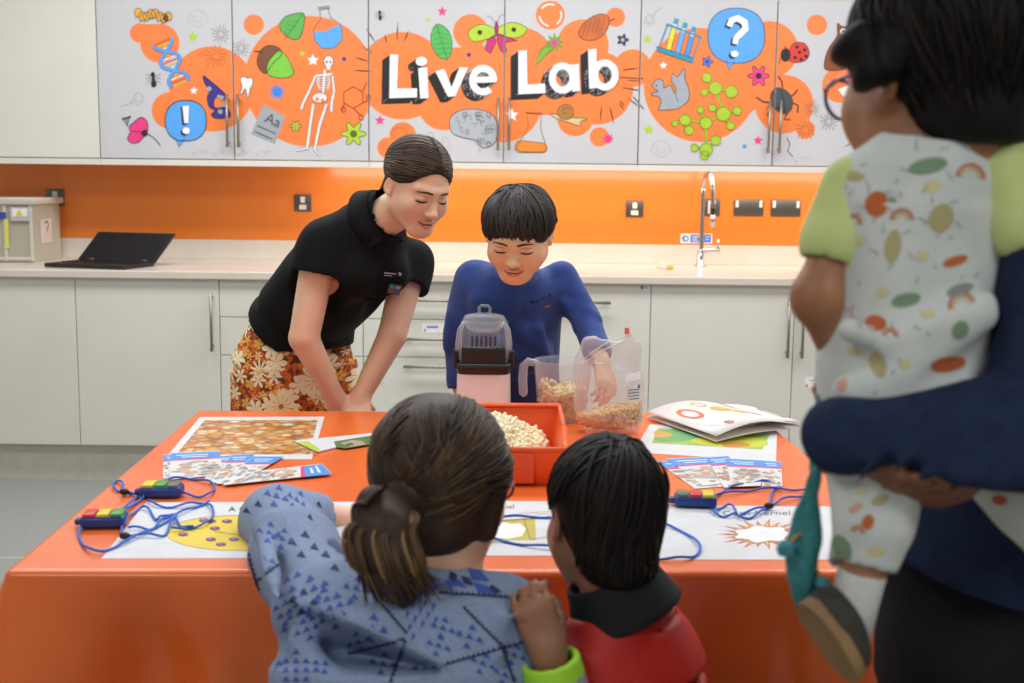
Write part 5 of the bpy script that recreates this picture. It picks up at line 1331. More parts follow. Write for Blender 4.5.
# ================================================================ the woman kneeling at the front of the table
m_blouse = mat('chambray', '94a3bf', .9, col2='8593b2', scale=260, bump=.25, bscale=600, ramp=(.3, .7), spec=.2)
m_motif1, m_motif2, m_motif3 = mat('stitch_blue', '3c54a6', .8), mat('stitch_navy', '232c56', .8), mat('stitch_pale', '9fb0d0', .8)
m_hair3 = hair_mat('hair_chestnut', '33241a', '47321f'); m_hair3b = hair_mat('hair_honey', '4f3820', '63472a'); m_hair3c = hair_mat('hair_umber', '241812', '332319')
m_jean = mat('dark_denim', '2a2f3d', .85, bump=.2, bscale=500)
def woman():
    A = lambda x, y, Y: np.array(at(x, y, Y))
    HM = frame(at(442, 487, 1.50), (.42, .9, -.14), (0, 0, 1), .98, 0, .96)
    nb = A(452, 575, 1.475); chest = A(405, 665, 1.41); shL, shR = A(322, 615, 1.50), A(506, 628, 1.43)
    elL, wrL = A(280, 519, 1.86), A(372, 527, 1.93); elR, wrR = A(528, 700, 1.54), A(500, 640, 1.62)
    hip = np.array([chest[0]+.01, 1.33, .36]); side = np.array([.97, -.22, 0])
    t = thing('person', 'woman with a brown ponytail and patterned blue-grey blouse, kneeling with her elbow on the table', 'person', (float(hip[0]), 1.33, 0))
    f = Field((-.52, .88, -.01), (.16, 2.10, 1.06), .0062)
    f.add(trunk([(hip-[0, 0, .06], .14, .12), (hip+[0, .02, .12], .115, .085), (chest, .125, .08), (nb-[0, 0, .03], .07, .05)], side), 0)
    limb(f, [shL, elL, wrL], [.045, .038, .026], .02); limb(f, [shR, elR, wrR], [.045, .038, .026], .02)
    put_hand(f, frame(wrL, (.9, .25, -.10), (0, -.1, 1), .9), (.3, .3, .35, .4), .4, 1)
    put_hand(f, frame(wrR, (-.5, .3, .3), (0, -.8, .6), .85), (.5, .5, .5, .5), .4, 1)
    for s in (-1, 1):
        h0 = hip+side*.085*s-[0, 0, .06]; kn = np.array([h0[0]+s*.02, 1.585, .075]); limb(f, [h0, kn], [.085, .058], .02); limb(f, [kn, [kn[0], 1.16, .06], [kn[0], 1.02, .04]], [.055, .04, .03], .02)
    nk0 = HM @ Vector((0, -.03, -.075)); f.add(cone(nb-[0, 0, .04], nk0, .054, .052), .03); put_head(f, HM, .2, False)
    V, Q = f.mesh(1); body = mesh_obj('body', V, Q, [m_skin_f], t)
    # blouse
    g = Field((-.50, 1.20, .30), (.14, 2.03, .98), .006)
    g.add(trunk([(hip-[0, 0, .02], .175, .15), (hip+[0, .02, .14], .165, .125), (chest, .168, .115), (chest+(nb-chest)*.62, .135, .085), (nb-[0, 0, .012], .072, .062)], side), 0)
    limb(g, [shL, shL+(elL-shL)*.55, elL], [.062, .066, .048], .06); limb(g, [elL, elL+(wrL-elL)*.36], [.046, .041], .03)
    g.add(ell(elL+[-.012, -.02, .006], (.040, .06, .042)), .03)
    limb(g, [shR, elR, elR+(wrR-elR)*.8], [.062, .055, .045], .06)
    for a, b, r in (((275, 520), (300, 570), .010), ((262, 530), (280, 610), .010), ((330, 540), (390, 600), .008), ((470, 640), (520, 612), .010), ((300, 640), (330, 683), .012), ((420, 600), (500, 655), .008)):
        pa = ray(*a); g.add(cone(at(*a, 1.60 if a[1] < 540 else 1.40), at(*b, 1.52 if b[1] < 600 else 1.33), r, r*.7), .03)
    w2 = elL+(wrL-elL)*.36; d = (wrL-elL)/np.linalg.norm(wrL-elL); g.add(cone(w2-d*.012, w2-d*.004, .045, .045), .004); g.cut(cone(w2+d*.045, w2+d*.12, .05, .05), .003)
    g.cut(cone(nb+[0, 0, .016], np.array(nk0)+[0, 0, .06], .053, .07), .003)
    g.rough(.0048, 20, 4); g.keep(half([0, 0, .33], (0, 0, 1))); V, Q = g.mesh(2); sk = Skin(V, Q)
    tri = []; k = 310/699; rr = random.Random(12)
    def tris(cx, cy, ang, n, s, dark):
        for i in range(-n, n+1):
            for j in range(-n, n+1):
                if abs(i)+abs(j) > n or (i == 0 and j == 0 and dark): continue
                u, v = i*s*1.5, j*s*1.35; x, y = cx+u*cos(ang)-v*sin(ang), cy+u*sin(ang)+v*cos(ang); q = s*.62
                tri.append((dark, [(x-q*cos(ang), y-q*sin(ang)+q*.5), (x+q*cos(ang), y+q*sin(ang)+q*.5), (x+q*.2*sin(ang), y-q*.9)]))
    for (x, y, a, n, s, dk) in ((60, 300, .2, 1, 15, 1), (88, 345, .2, 1, 14, 0), (118, 358, .2, 1, 13, 0), (165, 372, .2, 1, 17, 1), (242, 400, .2, 1, 18, 1), (190, 295, .6, 1, 13, 1), (130, 452, -.5, 1, 17, 0), (190, 470, -.4, 1, 17, 0), (105, 515, -.5, 2, 15, 0), (165, 545, -.4, 2, 15, 0), (225, 515, -.3, 2, 16, 0), (165, 500, .1, 1, 16, 1), (320, 560, .2, 1, 18, 0), (150, 655, 0, 2, 15, 0), (215, 640, .1, 1, 14, 0), (90, 640, 0, 1, 14, 0), (430, 520, -1.0, 2, 15, 0), (400, 600, -1.0, 1, 16, 0), (480, 560, .3, 1, 14, 0), (470, 600, .3, 1, 14, 0), (540, 580, .3, 1, 16, 0), (570, 640, .4, 1, 15, 0), (345, 640, .2, 1, 16, 0), (290, 590, -.3, 1, 14, 0), (95, 410, .3, 1, 13, 0), (150, 270, .6, 1, 12, 0), (105, 262, .3, 1, 14, 0), (285, 470, .2, 1, 15, 0), (640, 620, .4, 1, 14, 0), (620, 665, .4, 1, 14, 0), (440, 650, 0, 1, 15, 0)): tris(x, y, a, n, s, dk)
    def tooth(a, b, n, up=1, dark=1):
        for i in range(n):
            t0, t1 = i/n, (i+.85)/n; x0, y0, x1, y1 = a[0]+(b[0]-a[0])*t0, a[1]+(b[1]-a[1])*t0, a[0]+(b[0]-a[0])*t1, a[1]+(b[1]-a[1])*t1
            l = math.hypot(x1-x0, y1-y0); nx, ny = (y1-y0)/l*up, -(x1-x0)/l*up
            tri.append((dark, [(x0, y0), (x1, y1), ((x0+x1)/2+nx*l*.75, (y0+y1)/2+ny*l*.75)]))
        for q in band([(a[0]+(b[0]-a[0])*i/n, a[1]+(b[1]-a[1])*i/n) for i in range(n+1)], 4): tri.append((dark, q))
    for a, b, n in (((265, 618), (395, 585), 12), ((400, 572), (322, 482), 12), ((475, 645), (660, 592), 16), ((525, 512), (612, 600), 11), ((612, 600), (640, 683), 8), ((58, 458), (118, 410), 8), ((40, 390), (72, 500), 10), ((395, 585), (360, 683), 9), ((470, 480), (640, 492), 14), ((70, 690), (60, 560), 10)): tooth(a, b, n)
    for q in ([(470, 405), (500, 430), (480, 455), (455, 430)], [(500, 400), (530, 425), (520, 440), (498, 425)], [(480, 455), (510, 445), (535, 470), (500, 475)], [(535, 425), (565, 430), (585, 455), (545, 452)], [(440, 450), (470, 460), (455, 480), (430, 470)], [(545, 455), (580, 465), (600, 485), (560, 480)], [(180, 285), (200, 290), (215, 315), (196, 312)], [(204, 285), (222, 295), (230, 315), (218, 314)]): tri.append((0, q))
    for q in ([(496, 432), (512, 440), (508, 456), (494, 448)], [(520, 442), (540, 448), (548, 466), (528, 460)], [(455, 462), (468, 466), (462, 476), (450, 472)], [(590, 462), (612, 478), (600, 484), (582, 470)]): tri.append((1, q))
    ex = []
    for dk in (0, 1):
        ex.append(sk.px([[(230+x*k, 380+y*k) for x, y in q] for d_, q in tri if d_ == dk], 1+dk, .0008))
    bl = mesh_obj('blouse', V, Q, [m_blouse, m_motif1, m_motif2], t, extra=[e for e in ex if e[0]])
    # trousers
    g = Field((-.40, .95, .0), (.16, 1.68, .52), .009)
    g.add(trunk([(hip-[0, 0, .06], .165, .14), (hip+[0, .01, .06], .155, .125)], side), 0)
    for s in (-1, 1):
        h0 = hip+side*.085*s-[0, 0, .06]; kn = np.array([h0[0]+s*.02, 1.585, .075]); limb(g, [h0, kn], [.10, .07], .02); limb(g, [kn, [kn[0], 1.16, .065]], [.068, .052], .02)
    V, Q = g.mesh(1); mesh_obj('trousers', V, Q, [m_jean], t)
    # hair drawn back into a tail
    hc, hr = (0, -.014, .036), (.0835, .104, .093)
    h = Field(np.array(HM.translation)-[.19, .2, .30], np.array(HM.translation)+.18, .0042)
    h.add(moved(ell(hc, hr), HM), 0)
    h.cut(moved(ell((0, .120, -.030), (.074, .088, .104)), HM), .006); h.cut(moved(half((0, .028, -.018), (0, .6, -1)), HM), .01)
    h.add(moved(ell((0, -.035, -.045), (.066, .064, .055)), HM), .03); h.add(moved(cone((.070, .012, .03), (.066, .004, -.06), .022, .014), HM), .02); h.add(moved(cone((-.070, .012, .03), (-.066, .004, -.06), .022, .014), HM), .02)
    h.cut(moved(half((0, -.03, -.076), (0, .3, -1)), HM), .012)
    tb = A(397, 510, 1.395)
    tail = [tb, A(386, 530, 1.365), A(392, 562, 1.355), A(404, 594, 1.36)]
    HB = h.mesh(1)
    limb(h, tail, [.018, .036, .038, .016], .02); h.add(ell(A(374, 506, 1.38), (.022, .02, .026)), .02); h.add(cone(tb, HM @ Vector((-.012, -.095, -.028)), .022, .03), .02)
    V, Q = h.mesh(1); rr = random.Random(21); tl = HM.inverted() @ Vector(tb); td = Vector(((tl.x-hc[0])/hr[0], (tl.y-hc[1])/hr[1], (tl.z-hc[2])/hr[2])).normalized(); paths = []
    for i in range(760):
        az = rr.uniform(-pi, pi); a = abs(az); el = (rr.uniform(.35, 1.2) if a < .9 else (rr.uniform(-.25, 1.2) if a < 1.9 else rr.uniform(-.75, 1.2)))
        s0 = sph(az, el); d1 = (td+Vector((rr.gauss(0, .10), 0, rr.gauss(0, .12)))).normalized(); md = (s0*.6+d1*.5+Vector((.25*(1 if s0.x > 0 else -1), 0, .12))).normalized()
        paths.append(slerp_dirs(s0, md, 4)[:-1]+slerp_dirs(md, d1, 4))
    lk = hair_locks(HM, hc, hr, paths, .0021, 3, 22, jit=.010, base=HB)
    q0, cur = [], None
    for m_ in lk.m: q0.append(m_)
    lk.m = q0
    for i in range(230):                                           # strands of the tail
        u = rr.uniform(-1, 1); w_ = rr.uniform(-1, 1); q = [HM @ Vector((-.01+.03*u, -.098, -.02+.02*w_)), Vector(tb)+Vector((u*.016, -.016+w_*.006, .004+w_*.008)), Vector(tb).lerp(Vector(tail[1]), .5)+Vector((u*.034, -.036*(1-u*u*.5), .008))]
        sp_ = rr.uniform(.7, 1.1); sx = u*.040
        q += [Vector(tail[1])+Vector((sx*sp_-.004, -.040*sp_*(1-abs(u)*.5), .004*w_)), Vector(tail[2])+Vector((sx*1.05*sp_, -.040*sp_*(1-u*u*.6), 0)), Vector(tail[3])+Vector((sx*rr.uniform(.3, 1.3), -.02*rr.random(), -.012+.035*rr.random()))]
        q = [Vector(p) for p in catmull([tuple(p) for p in q], 4)]; n = len(q); R0 = rr.uniform(.0014, .0030)
        lk.tube(q, [R0*min(1, (n-j)/(n*.3)+.05) for j in range(n)], 5, rr.choice((0, 1, 1, 2, 3)))
    for i in range(26):                                            # the loop of hair over the band at the left
        u = rr.uniform(-1, 1); q = [HM @ Vector((-.05+.02*u, -.085, -.005+.012*u)), Vector(A(376, 492, 1.37))+Vector((u*.006, -.02, u*.008)), Vector(A(360, 503, 1.375))+Vector((u*.006, -.012, 0)), Vector(A(363, 530, 1.36))+Vector((u*.008, -.012, 0)), Vector(A(374+8*u, 565, 1.345))]
        q = [Vector(p) for p in catmull([tuple(p) for p in q], 4)]; n = len(q); lk.tube(q, [.0026*min(1, (n-j)/(n*.3)+.05) for j in range(n)], 5, rr.choice((0, 1, 2)))
    ex = [(lk.v, [q for q, m_ in zip(lk.f, lk.m) if m_ == k_], k_) for k_ in (0, 1, 2, 3)]
    # fewer bright strands on the crown
    hr_o = mesh_obj('hair', V, Q, [m_hair3, m_hair3b, m_hair3c, hair_mat('hair_sunlit', '80603c', '96724a')], t, extra=ex)  # the lightest brown colours only strands of the tail
    mb = MB(); ring = [Vector(tb)+Vector((cos(a)*.021, -.006+sin(a)*.021*.9, sin(a)*.003+.002*cos(a))) for a in [2*pi*i/20 for i in range(20)]]
    mb.tube(ring, .0042, 8, closed=True); mb.build('hair_band', mat('hair_band_plum', '8e3048', .7), hr_o)
    # glasses
    m_gl = mat('glasses_red', '7d2a2e', .3); mb = MB()
    for s in (-1, 1):
        mb.tube([HM @ Vector((s*.033+.024*cos(a), .104-.004*abs(cos(a)), -.004+.019*sin(a))) for a in [2*pi*i/20 for i in range(20)]], .0022, 6, closed=True)
        mb.tube([HM @ Vector((s*.057, .100, .004)), HM @ Vector((s*.073, .06, .006)), HM @ Vector((s*.080, .0, .004))], .0022, 6)
    mb.tube([HM @ Vector((-.010, .106, 0)), HM @ Vector((0, .110, .003)), HM @ Vector((.010, .106, 0))], .002, 6)
    gl = mb.build('glasses', m_gl, t)
woman()

# ================================================================ the boy in the red jacket
m_redj = mat('red_jacket', 'd9261e', .55, col2='c81f1a', scale=12, bump=.15, bscale=30, ramp=(.4, .6)); m_blkj = mat('black_collar', '15181c', .8)
m_neon = mat('neon_green', 'b4f03c', .6); m_silver = mat('reflective_grey', 'a9adb3', .35)
def redboy():
    A = lambda x, y, Y: np.array(at(x, y, Y))
    HM = frame(at(604, 517, 1.50), (-.30, .93, -.22), (.06, 0, 1), .88, 0)
    nb = A(612, 592, 1.47); chest = A(632, 680, 1.46); hip = np.array([chest[0], 1.46, .48]); side = np.array([.82, .42, 0])
    shL, elL, wrL = A(578, 672, 1.45), A(575, 770, 1.36), A(548, 650, 1.352); shR = A(648, 640, 1.52); elR = shR+np.array([.02, .06, -.15]); wrR = elR+np.array([-.04, .03, -.10])
    t = thing('person', 'small black-haired boy in a red jacket with black collar, seen from behind', 'person', (float(hip[0]), 1.46, 0))
    f = Field((-.05, 1.20, -.01), (.34, 1.66, 1.02), .0055)
    f.add(trunk([(hip-[0, 0, .05], .085, .07), (hip+[0, 0, .08], .08, .065), (chest, .085, .062), (nb-[0, 0, .02], .05, .042)], side), 0)
    limb(f, [shL, elL, wrL], [.033, .028, .020], .02); limb(f, [shR, elR, wrR], [.033, .028, .020], .02)
    put_hand(f, frame(wrL, Vector(A(527, 592, 1.362)-wrL), (-.15, -1, .25), .68), (.75, .7, .7, .75), .9, 1, .05, True)
    put_hand(f, frame(wrR, (0, .3, -1), (1, 0, 0), .62), (.3, .3, .3, .3), .4, 1)
    for s in (-1, 1):
        h0 = hip+side*.045*s-[0, 0, .05]; limb(f, [h0, [h0[0], h0[1], .25], [h0[0], h0[1], .07]], [.058, .042, .03], .02); f.add(cone([h0[0], h0[1]-.02, .04], [h0[0], h0[1]+.08, .03], .028, .024), .02)
    nk0 = HM @ Vector((0, -.03, -.07)); f.add(cone(nb-[0, 0, .03], nk0, .040, .040), .02); put_head(f, HM, .9, True)
    V, Q = f.mesh(1); mesh_obj('body', V, Q, [m_skin_d], t)
    g = Field((-.05, 1.26, .38), (.34, 1.64, .92), .005)
    g.add(trunk([(hip, .112, .095), (hip+[0, 0, .12], .105, .088), (chest, .100, .082), (chest+(nb-chest)*.55, .080, .064), (nb+[0, 0, -.02], .056, .050)], side), 0)
    limb(g, [shL, elL, elL+(wrL-elL)*.5], [.046, .042, .038], .04); limb(g, [shR, elR, elR+(wrR-elR)*.8], [.050, .042, .034], .04)
    g.cut(cone(nb+[0, 0, .01], np.array(nk0)+[0, 0, .05], .045, .07), .003); g.rough(.006, 24, 7)
    V, Q = g.mesh(2); jk = mesh_obj('jacket', V, Q, [m_redj], t)
    # folded collar, riding up at the right and falling away to the left
    nk = A(615, 588, 1.475); nk = Vector(nk); axn = Vector((-.42, .06, .9)).normalized()
    g = Field(np.array(nk)-.15, np.array(nk)+.15, .0036)
    g.add(cone(nk-axn*.034, nk+axn*.012, .076, .060), 0)
    g.cut(cone(nk-axn*.09, nk+axn*.10, .048, .052), .003); g.keep(half(nk+axn*.022, -axn)); g.keep(half(nk-axn*.040, axn))
    V, Q = g.mesh(2); mesh_obj('collar', V, Q, [m_blkj], jk)
    # neon cuff with a reflective band
    w0 = elL+(wrL-elL)*.44; w1 = elL+(wrL-elL)*.96; d = (w1-w0)/np.linalg.norm(w1-w0); L = np.linalg.norm(w1-w0)
    g = Field(np.minimum(w0, w1)-.06, np.maximum(w0, w1)+.06, .0034); g.add(cone(w0, w1, .0405, .0355), 0); g.keep(half(w1-d*.004, -d)); g.keep(half(w0, d)); g.cut(cone(w1-d*.03, w1+d*.05, .026, .030), .002)
    V, Q = g.mesh(1)
    def pk(c):
        s = ((c-w0)@d)/L; return np.where((s > .38) & (s < .68), 1, 0)
    mesh_obj('cuff', V, Q, [m_neon, m_silver], jk, pick=pk)
    g = Field((-.03, 1.30, .05), (.32, 1.62, .52), .008); g.add(trunk([(hip-[0, 0, .06], .10, .085), (hip+[0, 0, .02], .10, .085)], side), 0)
    for s in (-1, 1): h0 = hip+side*.045*s-[0, 0, .05]; limb(g, [h0, [h0[0], h0[1], .25], [h0[0], h0[1], .10]], [.068, .055, .048], .02)
    V, Q = g.mesh(1); mesh_obj('trousers', V, Q, [m_dkblue], t)
    for s in (-1, 1):
        h0 = hip+side*.045*s; mb = MB(); mb.ball((h0[0], h0[1]+.035, .034), (.034, .085, .034), seg=14); mb.build('shoe', m_shoe, t)
    c, r = (0, -.014, .026), (.0815, .1005, .092)
    cuts = [(ell((0, .120, -.050), (.070, .080, .088)), .008), (half((0, -.05, -.095), (0, .25, -1)), .014), (ell((.088, .004, -.035), (.022, .03, .05)), .008), (ell((-.088, .004, -.035), (.022, .03, .05)), .008), (half((0, .045, -.02), (0, .8, -1)), .01)]
    def ends(q):
        az = q.uniform(-pi, pi); a = abs(az); el = (.25 if a < .75 else (-.1 if a < 1.3 else (-.05 if a < 1.8 else -.95)))+q.uniform(-.1, .15); return sph(az, el)
    h = short_hair(HM, t, c, r, mat('hair_jet', '15110f', .55, col2='201a17', scale=60, spec=.25), mat('hair_jet_soft', '231d1a', .55, spec=.25), (.05, -.45, 1), 700, ends, .0028, 31, cuts, [(ell((0, -.050, -.060), (.056, .050, .050)), .03)])
redboy()
# ================================================================ the adult in navy, the small child on the arm, the teal bag
m_navy = mat('navy_jumper', '27324f', .9, col2='222c46', scale=40, bump=.2, bscale=260, spec=.15); m_bjean = mat('black_jeans', '1a1a1d', .85, col2='161619', bump=.2, bscale=500, spec=.2)
m_skin_a = mat('skin_deep', '8a5a40', .5, col2='7c4e36', scale=14, sss=.05); m_beard = mat('beard_black', '17110e', .9, col2='221a16', scale=200, bump=.5, bscale=300, spec=.15)
m_lime = mat('lime_sleeve', 'd3dd94', .9, col2='c9d488', bump=.15, bscale=400); m_print = mat('white_jersey', 'd9dbd6', .9, col2='d0d3cf', bump=.15, bscale=400)
m_child = mat('skin_child', 'b07a58', .5, col2='a26c4a', scale=14, sss=.08)
def adult():
    A = lambda x, y, Y: np.array(at(x, y, Y))
    HM = frame(A(1058, 45, 1.235), (-.93, .12, -.28), (0, 0, 1), 1.0, 0)
    nb = A(1062, 175, 1.27); chest = A(1040, 330, 1.30); belly = A(1005, 480, 1.30); hip = A(985, 580, 1.30)
    shN, elN, wrN, hdN = A(1062, 235, 1.13), A(1046, 420, 1.045), A(842, 437, 1.055), A(838, 452, 1.12)
    shF, elF, wrF = A(1040, 235, 1.44), A(960, 380, 1.46), A(905, 430, 1.36); side = np.array([.12, 1, 0])
    t = thing('person', 'bearded adult in a navy jumper and black jeans carrying a small child at the right', 'person', (float(hip[0]), 1.30, 0))
    f = Field((.22, .86, -.01), (.86, 1.66, 1.58), .0065)
    f.add(trunk([(hip-[0, 0, .05], .14, .10), (belly, .13, .09), (chest, .15, .10), (nb-[0, 0, .03], .07, .06)], side), 0)
    limb(f, [shN, elN, wrN, hdN], [.05, .042, .028, .024], .02); limb(f, [shF, elF, wrF], [.05, .04, .027], .02)
    put_hand(f, frame(A(834, 455, 1.10), Vector(A(876, 474, 1.07)-A(834, 455, 1.10)), (-.2, -.5, -.8), .9), (.35, .35, .4, .4), .4, 1)
    put_hand(f, frame(wrF, (-.8, -.3, -.2), (0, .6, -.6), .95), (.5, .5, .5, .5), .4, 1)
    for s in (-1, 1):
        h0 = hip+side*.085*s-[0, 0, .06]; limb(f, [h0, h0+[.01, 0, -.40], [h0[0]+.02, h0[1], .08]], [.085, .055, .038], .03); f.add(cone([h0[0]+.03, h0[1], .05], [h0[0]-.12, h0[1], .035], .035, .03), .02)
    nk0 = HM @ Vector((0, -.03, -.075)); f.add(cone(nb-[0, 0, .05], nk0, .056, .055), .03); put_head(f, HM, .1, True)
    V, Q = f.mesh(1); mesh_obj('body', V, Q, [m_skin_a], t)
    g = Field((.22, .88, .84), (.86, 1.66, 1.44), .006)
    g.add(trunk([(hip+[0, 0, .005], .165, .128), (belly, .165, .122), (chest, .185, .128), (chest+(nb-chest)*.6, .15, .10), (nb+[0, 0, -.02], .075, .068)], side), 0)
    limb(g, [shN, elN, wrN], [.062, .053, .034], .04); g.add(cone(wrN+(elN-wrN)*.02, hdN, .034, .031), .02); limb(g, [shF, elF, wrF], [.064, .054, .042], .04)
    for k in range(6):
        c0 = elN+(wrN-elN)*(.12+.15*k); g.add(cone(c0+[.02, -.036, .04], c0+[-.02, -.044, -.035], .008, .006), .02)
    g.cut(cone(nb, np.array(nk0)+[0, 0, .08], .058, .075), .003); g.rough(.006, 22, 3); g.keep(half(hip+[-.07, 0, .030], (.26, 0, 1)))
    V, Q = g.mesh(2); mesh_obj('jumper', V, Q, [m_navy], t)
    g = Field((.26, 1.04, .06), (.74, 1.58, 1.08), .009); g.add(trunk([(hip-[0, 0, .12], .155, .118), (hip+[0, 0, .085], .152, .114)], side), 0)
    for s in (-1, 1): h0 = hip+side*.085*s-[0, 0, .06]; limb(g, [h0, h0+[.01, 0, -.40], [h0[0]+.02, h0[1], .10]], [.105, .078, .06], .03)
    g.rough(.006, 22, 6, (1, 1, .5)); V, Q = g.mesh(1); mesh_obj('jeans', V, Q, [m_bjean], t)
    for s in (-1, 1):
        h0 = hip+side*.085*s; mb = MB(); mb.ball((h0[0]-.04, h0[1], .042), (.13, .046, .042), seg=14); mb.build('shoe', m_shoe, t)
    hc, hr = (0, -.016, .046), (.083, .104, .094)
    cuts = [(ell((0, .120, -.030), (.074, .088, .104)), .006), (half((0, -.05, -.06), (0, .3, -1)), .01), (ell((.088, .004, -.03), (.022, .03, .045)), .008), (ell((-.088, .004, -.03), (.022, .03, .045)), .008), (half((0, .045, -.02), (0, .8, -1)), .01)]
    def ends(q):
        az = q.uniform(-pi, pi); a = abs(az); return sph(az, (.45 if a < .75 else (.0 if a < 1.7 else -.70))+q.uniform(-.1, .2))
    short_hair(HM, t, hc, hr, m_hair2, m_hair2b, (.05, -.35, 1), 520, ends, .0030, 51, cuts)
    b = Field(np.array(HM.translation)-.2, np.array(HM.translation)+.2, .0045)
    for p, k in head_prims(.1)[2:5]: b.add(moved(p, HM @ Matrix.Translation((0, .004, -.004)) @ Matrix.Scale(1.10, 4)), k)
    for s in (-1, 1): b.add(moved(cone((s*.070, .004, .0), (s*.052, .02, -.06), .012, .018), HM), .02)
    b.cut(moved(ell((0, .11, -.052), (.028, .03, .020)), HM), .01)
    b.rough(.003, 120, 2); V, Q = b.mesh(1); mesh_obj('beard', V, Q, [m_beard], t)
adult()
PRINTC = {'g': '7f9a7c', 'o': 'c9693a', 'y': 'd9cf9c', 'p': 'd9a78f', 'd': '8a948c', 't': 'b9ad7c'}
m_pr = [mat('print_cloth_'+c, c, .9) for c in PRINTC.values()]; PK = list(PRINTC)
def child():
    A = lambda x, y, Y: np.array(at(x, y, Y))
    HM = frame(A(938, 76, 1.175), (-.46, .88, -.16), (.02, 0, 1), .96, 0)
    seat = A(904, 392, 1.15); mid = A(908, 300, 1.15); up_ = A(918, 200, 1.145); nb = A(930, 146, 1.14); side = np.array([1, .12, 0])
    shL, elL, wrL = A(853, 196, 1.14), A(817, 298, 1.125), A(840, 356, 1.150); shR, elR, wrR = A(1004, 178, 1.13), A(1044, 280, 1.10), A(1020, 340, 1.17)
    hpL, knL, anL = A(884, 425, 1.10), A(874, 520, 1.075), A(856, 598, 1.075); hpR, knR, anR = A(970, 425, 1.16), A(1034, 500, 1.10), A(1085, 575, 1.10)
    t = thing('person', 'small dark-haired child in a printed white top, carried on the adult arm, back turned', 'person', tuple(seat-[0, 0, .06]))
    f = Field((.20, 1.0, .86), (.64, 1.36, 1.60), .005)
    f.add(trunk([(seat, .068, .055), (mid, .072, .052), (up_, .066, .044), (nb-[0, 0, .03], .03, .028)], side), 0)
    limb(f, [shL, elL, wrL], [.0225, .0215, .0175], .015); limb(f, [shR, elR, wrR], [.0225, .0225, .016], .015); f.add(ell(elL, (.023, .023, .026)), .012)
    put_hand(f, frame(wrL, (.5, .6, -.4), (-.4, -.3, .6), .5), (.4, .4, .4, .4), .4, -1); put_hand(f, frame(wrR, (-.3, .8, .1), (.6, -.2, .6), .5), (.4, .4, .4, .4), .4, 1)
    limb(f, [hpL, knL, anL], [.040, .030, .018], .03); limb(f, [hpR, knR, anR], [.040, .030, .018], .03)
    nk0 = HM @ Vector((0, -.03, -.07)); f.add(cone(nb-[0, 0, .02], nk0, .034, .036), .012); put_head(f, HM, 1.0, True)
    V, Q = f.mesh(1); mesh_obj('body', V, Q, [m_child], t)
    g = Field((.20, 1.02, 1.02), (.62, 1.30, 1.40), .0045)
    g.add(trunk([(seat-[0, 0, .012], .086, .072), (seat+[0, 0, .03], .088, .074), (mid, .086, .068), (up_, .088, .062), (up_+(nb-up_)*.6, .070, .052), (nb+[0, 0, .008], .046, .042)], side), 0)
    g.add(cone(A(862, 188, 1.14), A(990, 176, 1.14), .030, .030), .03)
    for q in (((845, 388), (900, 372)), ((900, 372), (985, 318)), ((850, 402), (960, 395)), ((905, 335), (985, 300)), ((850, 330), (900, 350))):
        pa, pb = A(*q[0], 1.076), A(*q[1], 1.078); g.add(cone(pa, pb, .010, .007), .02)
    g.cut(cone(nb+[0, 0, .028], nb+[0, 0, .075], .040, .046), .003); g.rough(.003, 38, 9); V, Q = g.mesh(2); sk = Skin(V, Q); pr = []
    def leafq(x, y, l, w, a, c): pr.append((c, [(x+l*cos(u)*cos(a)-w*sin(u)*sin(a), y+l*cos(u)*sin(a)+w*sin(u)*cos(a)) for u in [2*pi*i/12 for i in range(12)]]))
    def arch(x, y, r, a, cs='opy'):
        for k, c in enumerate(cs):
            for q in band([(x+(r-k*2.6)*cos(a+pi+pi*i/8), y+(r-k*2.6)*sin(a+pi+pi*i/8)) for i in range(9)], 2.0): pr.append((c, q))
    for a in ((928, 166, 20, 8, -.2, 'g'), (838, 247, 7, 17, -.2, 'g'), (906, 300, 15, 7, -.2, 'g'), (960, 330, 8, 10, .5, 'g'), (942, 140, 14, 3, -.15, 'g'), (877, 204, 12, 13, .3, 'o'), (955, 261, 13, 5, -.3, 'o'), (876, 323, 11, 8, .2, 'o'), (948, 364, 18, 8, -.15, 'o'), (893, 246, 8, 17, .15, 't'), (941, 218, 12, 15, .4, 't'), (852, 176, 13, 5, .1, 't'), (878, 364, 8, 14, -.3, 't'), (860, 240, 6, 5, 0, 'y'), (922, 256, 7, 5, -.4, 'y'), (883, 292, 6, 5, 0, 'y'), (932, 186, 9, 6, -.3, 'y'), (928, 314, 7, 4, 0, 'y'), (853, 352, 7, 4, .2, 'y'), (905, 364, 6, 5, 0, 'y'), (960, 290, 14, 6, -.3, 'd'), (888, 401, 7, 3, 0, 't'), (842, 384, 5, 8, 0, 'p'), (968, 137, 12, 4, .1, 'o')): leafq(*a)
    arch(902, 220, 11, 0); arch(970, 178, 14, .1); arch(854, 222, 8, .4, 'po'); arch(962, 306, 13, -.3); arch(890, 336, 8, .1, 'po'); arch(846, 316, 7, .2, 'p')
    for x, y, r in ((877, 204, 17), (941, 216, 20), (893, 247, 21), (928, 166, 25), (853, 177, 17)):
        for i in range(5): a = i*1.25+.3; pr.extend(('d', q) for q in band([(x+r*.75*cos(a), y+r*.75*sin(a)), (x+r*1.15*cos(a+.25), y+r*1.15*sin(a+.25))], .9))
    rr = random.Random(8)
    for i in range(26): x, y = rr.uniform(845, 985), rr.uniform(150, 400); pr.extend(('d', q) for q in band([(x, y), (x+rr.uniform(-5, 5), y+rr.uniform(2, 6))], 1.0))
    ex = [sk.px([q for c, q in pr if c == k], 1+i, .0007) for i, k in enumerate(PK)]
    top = mesh_obj('printed_top', V, Q, [m_print]+m_pr, t, extra=[e for e in ex if e[0]])
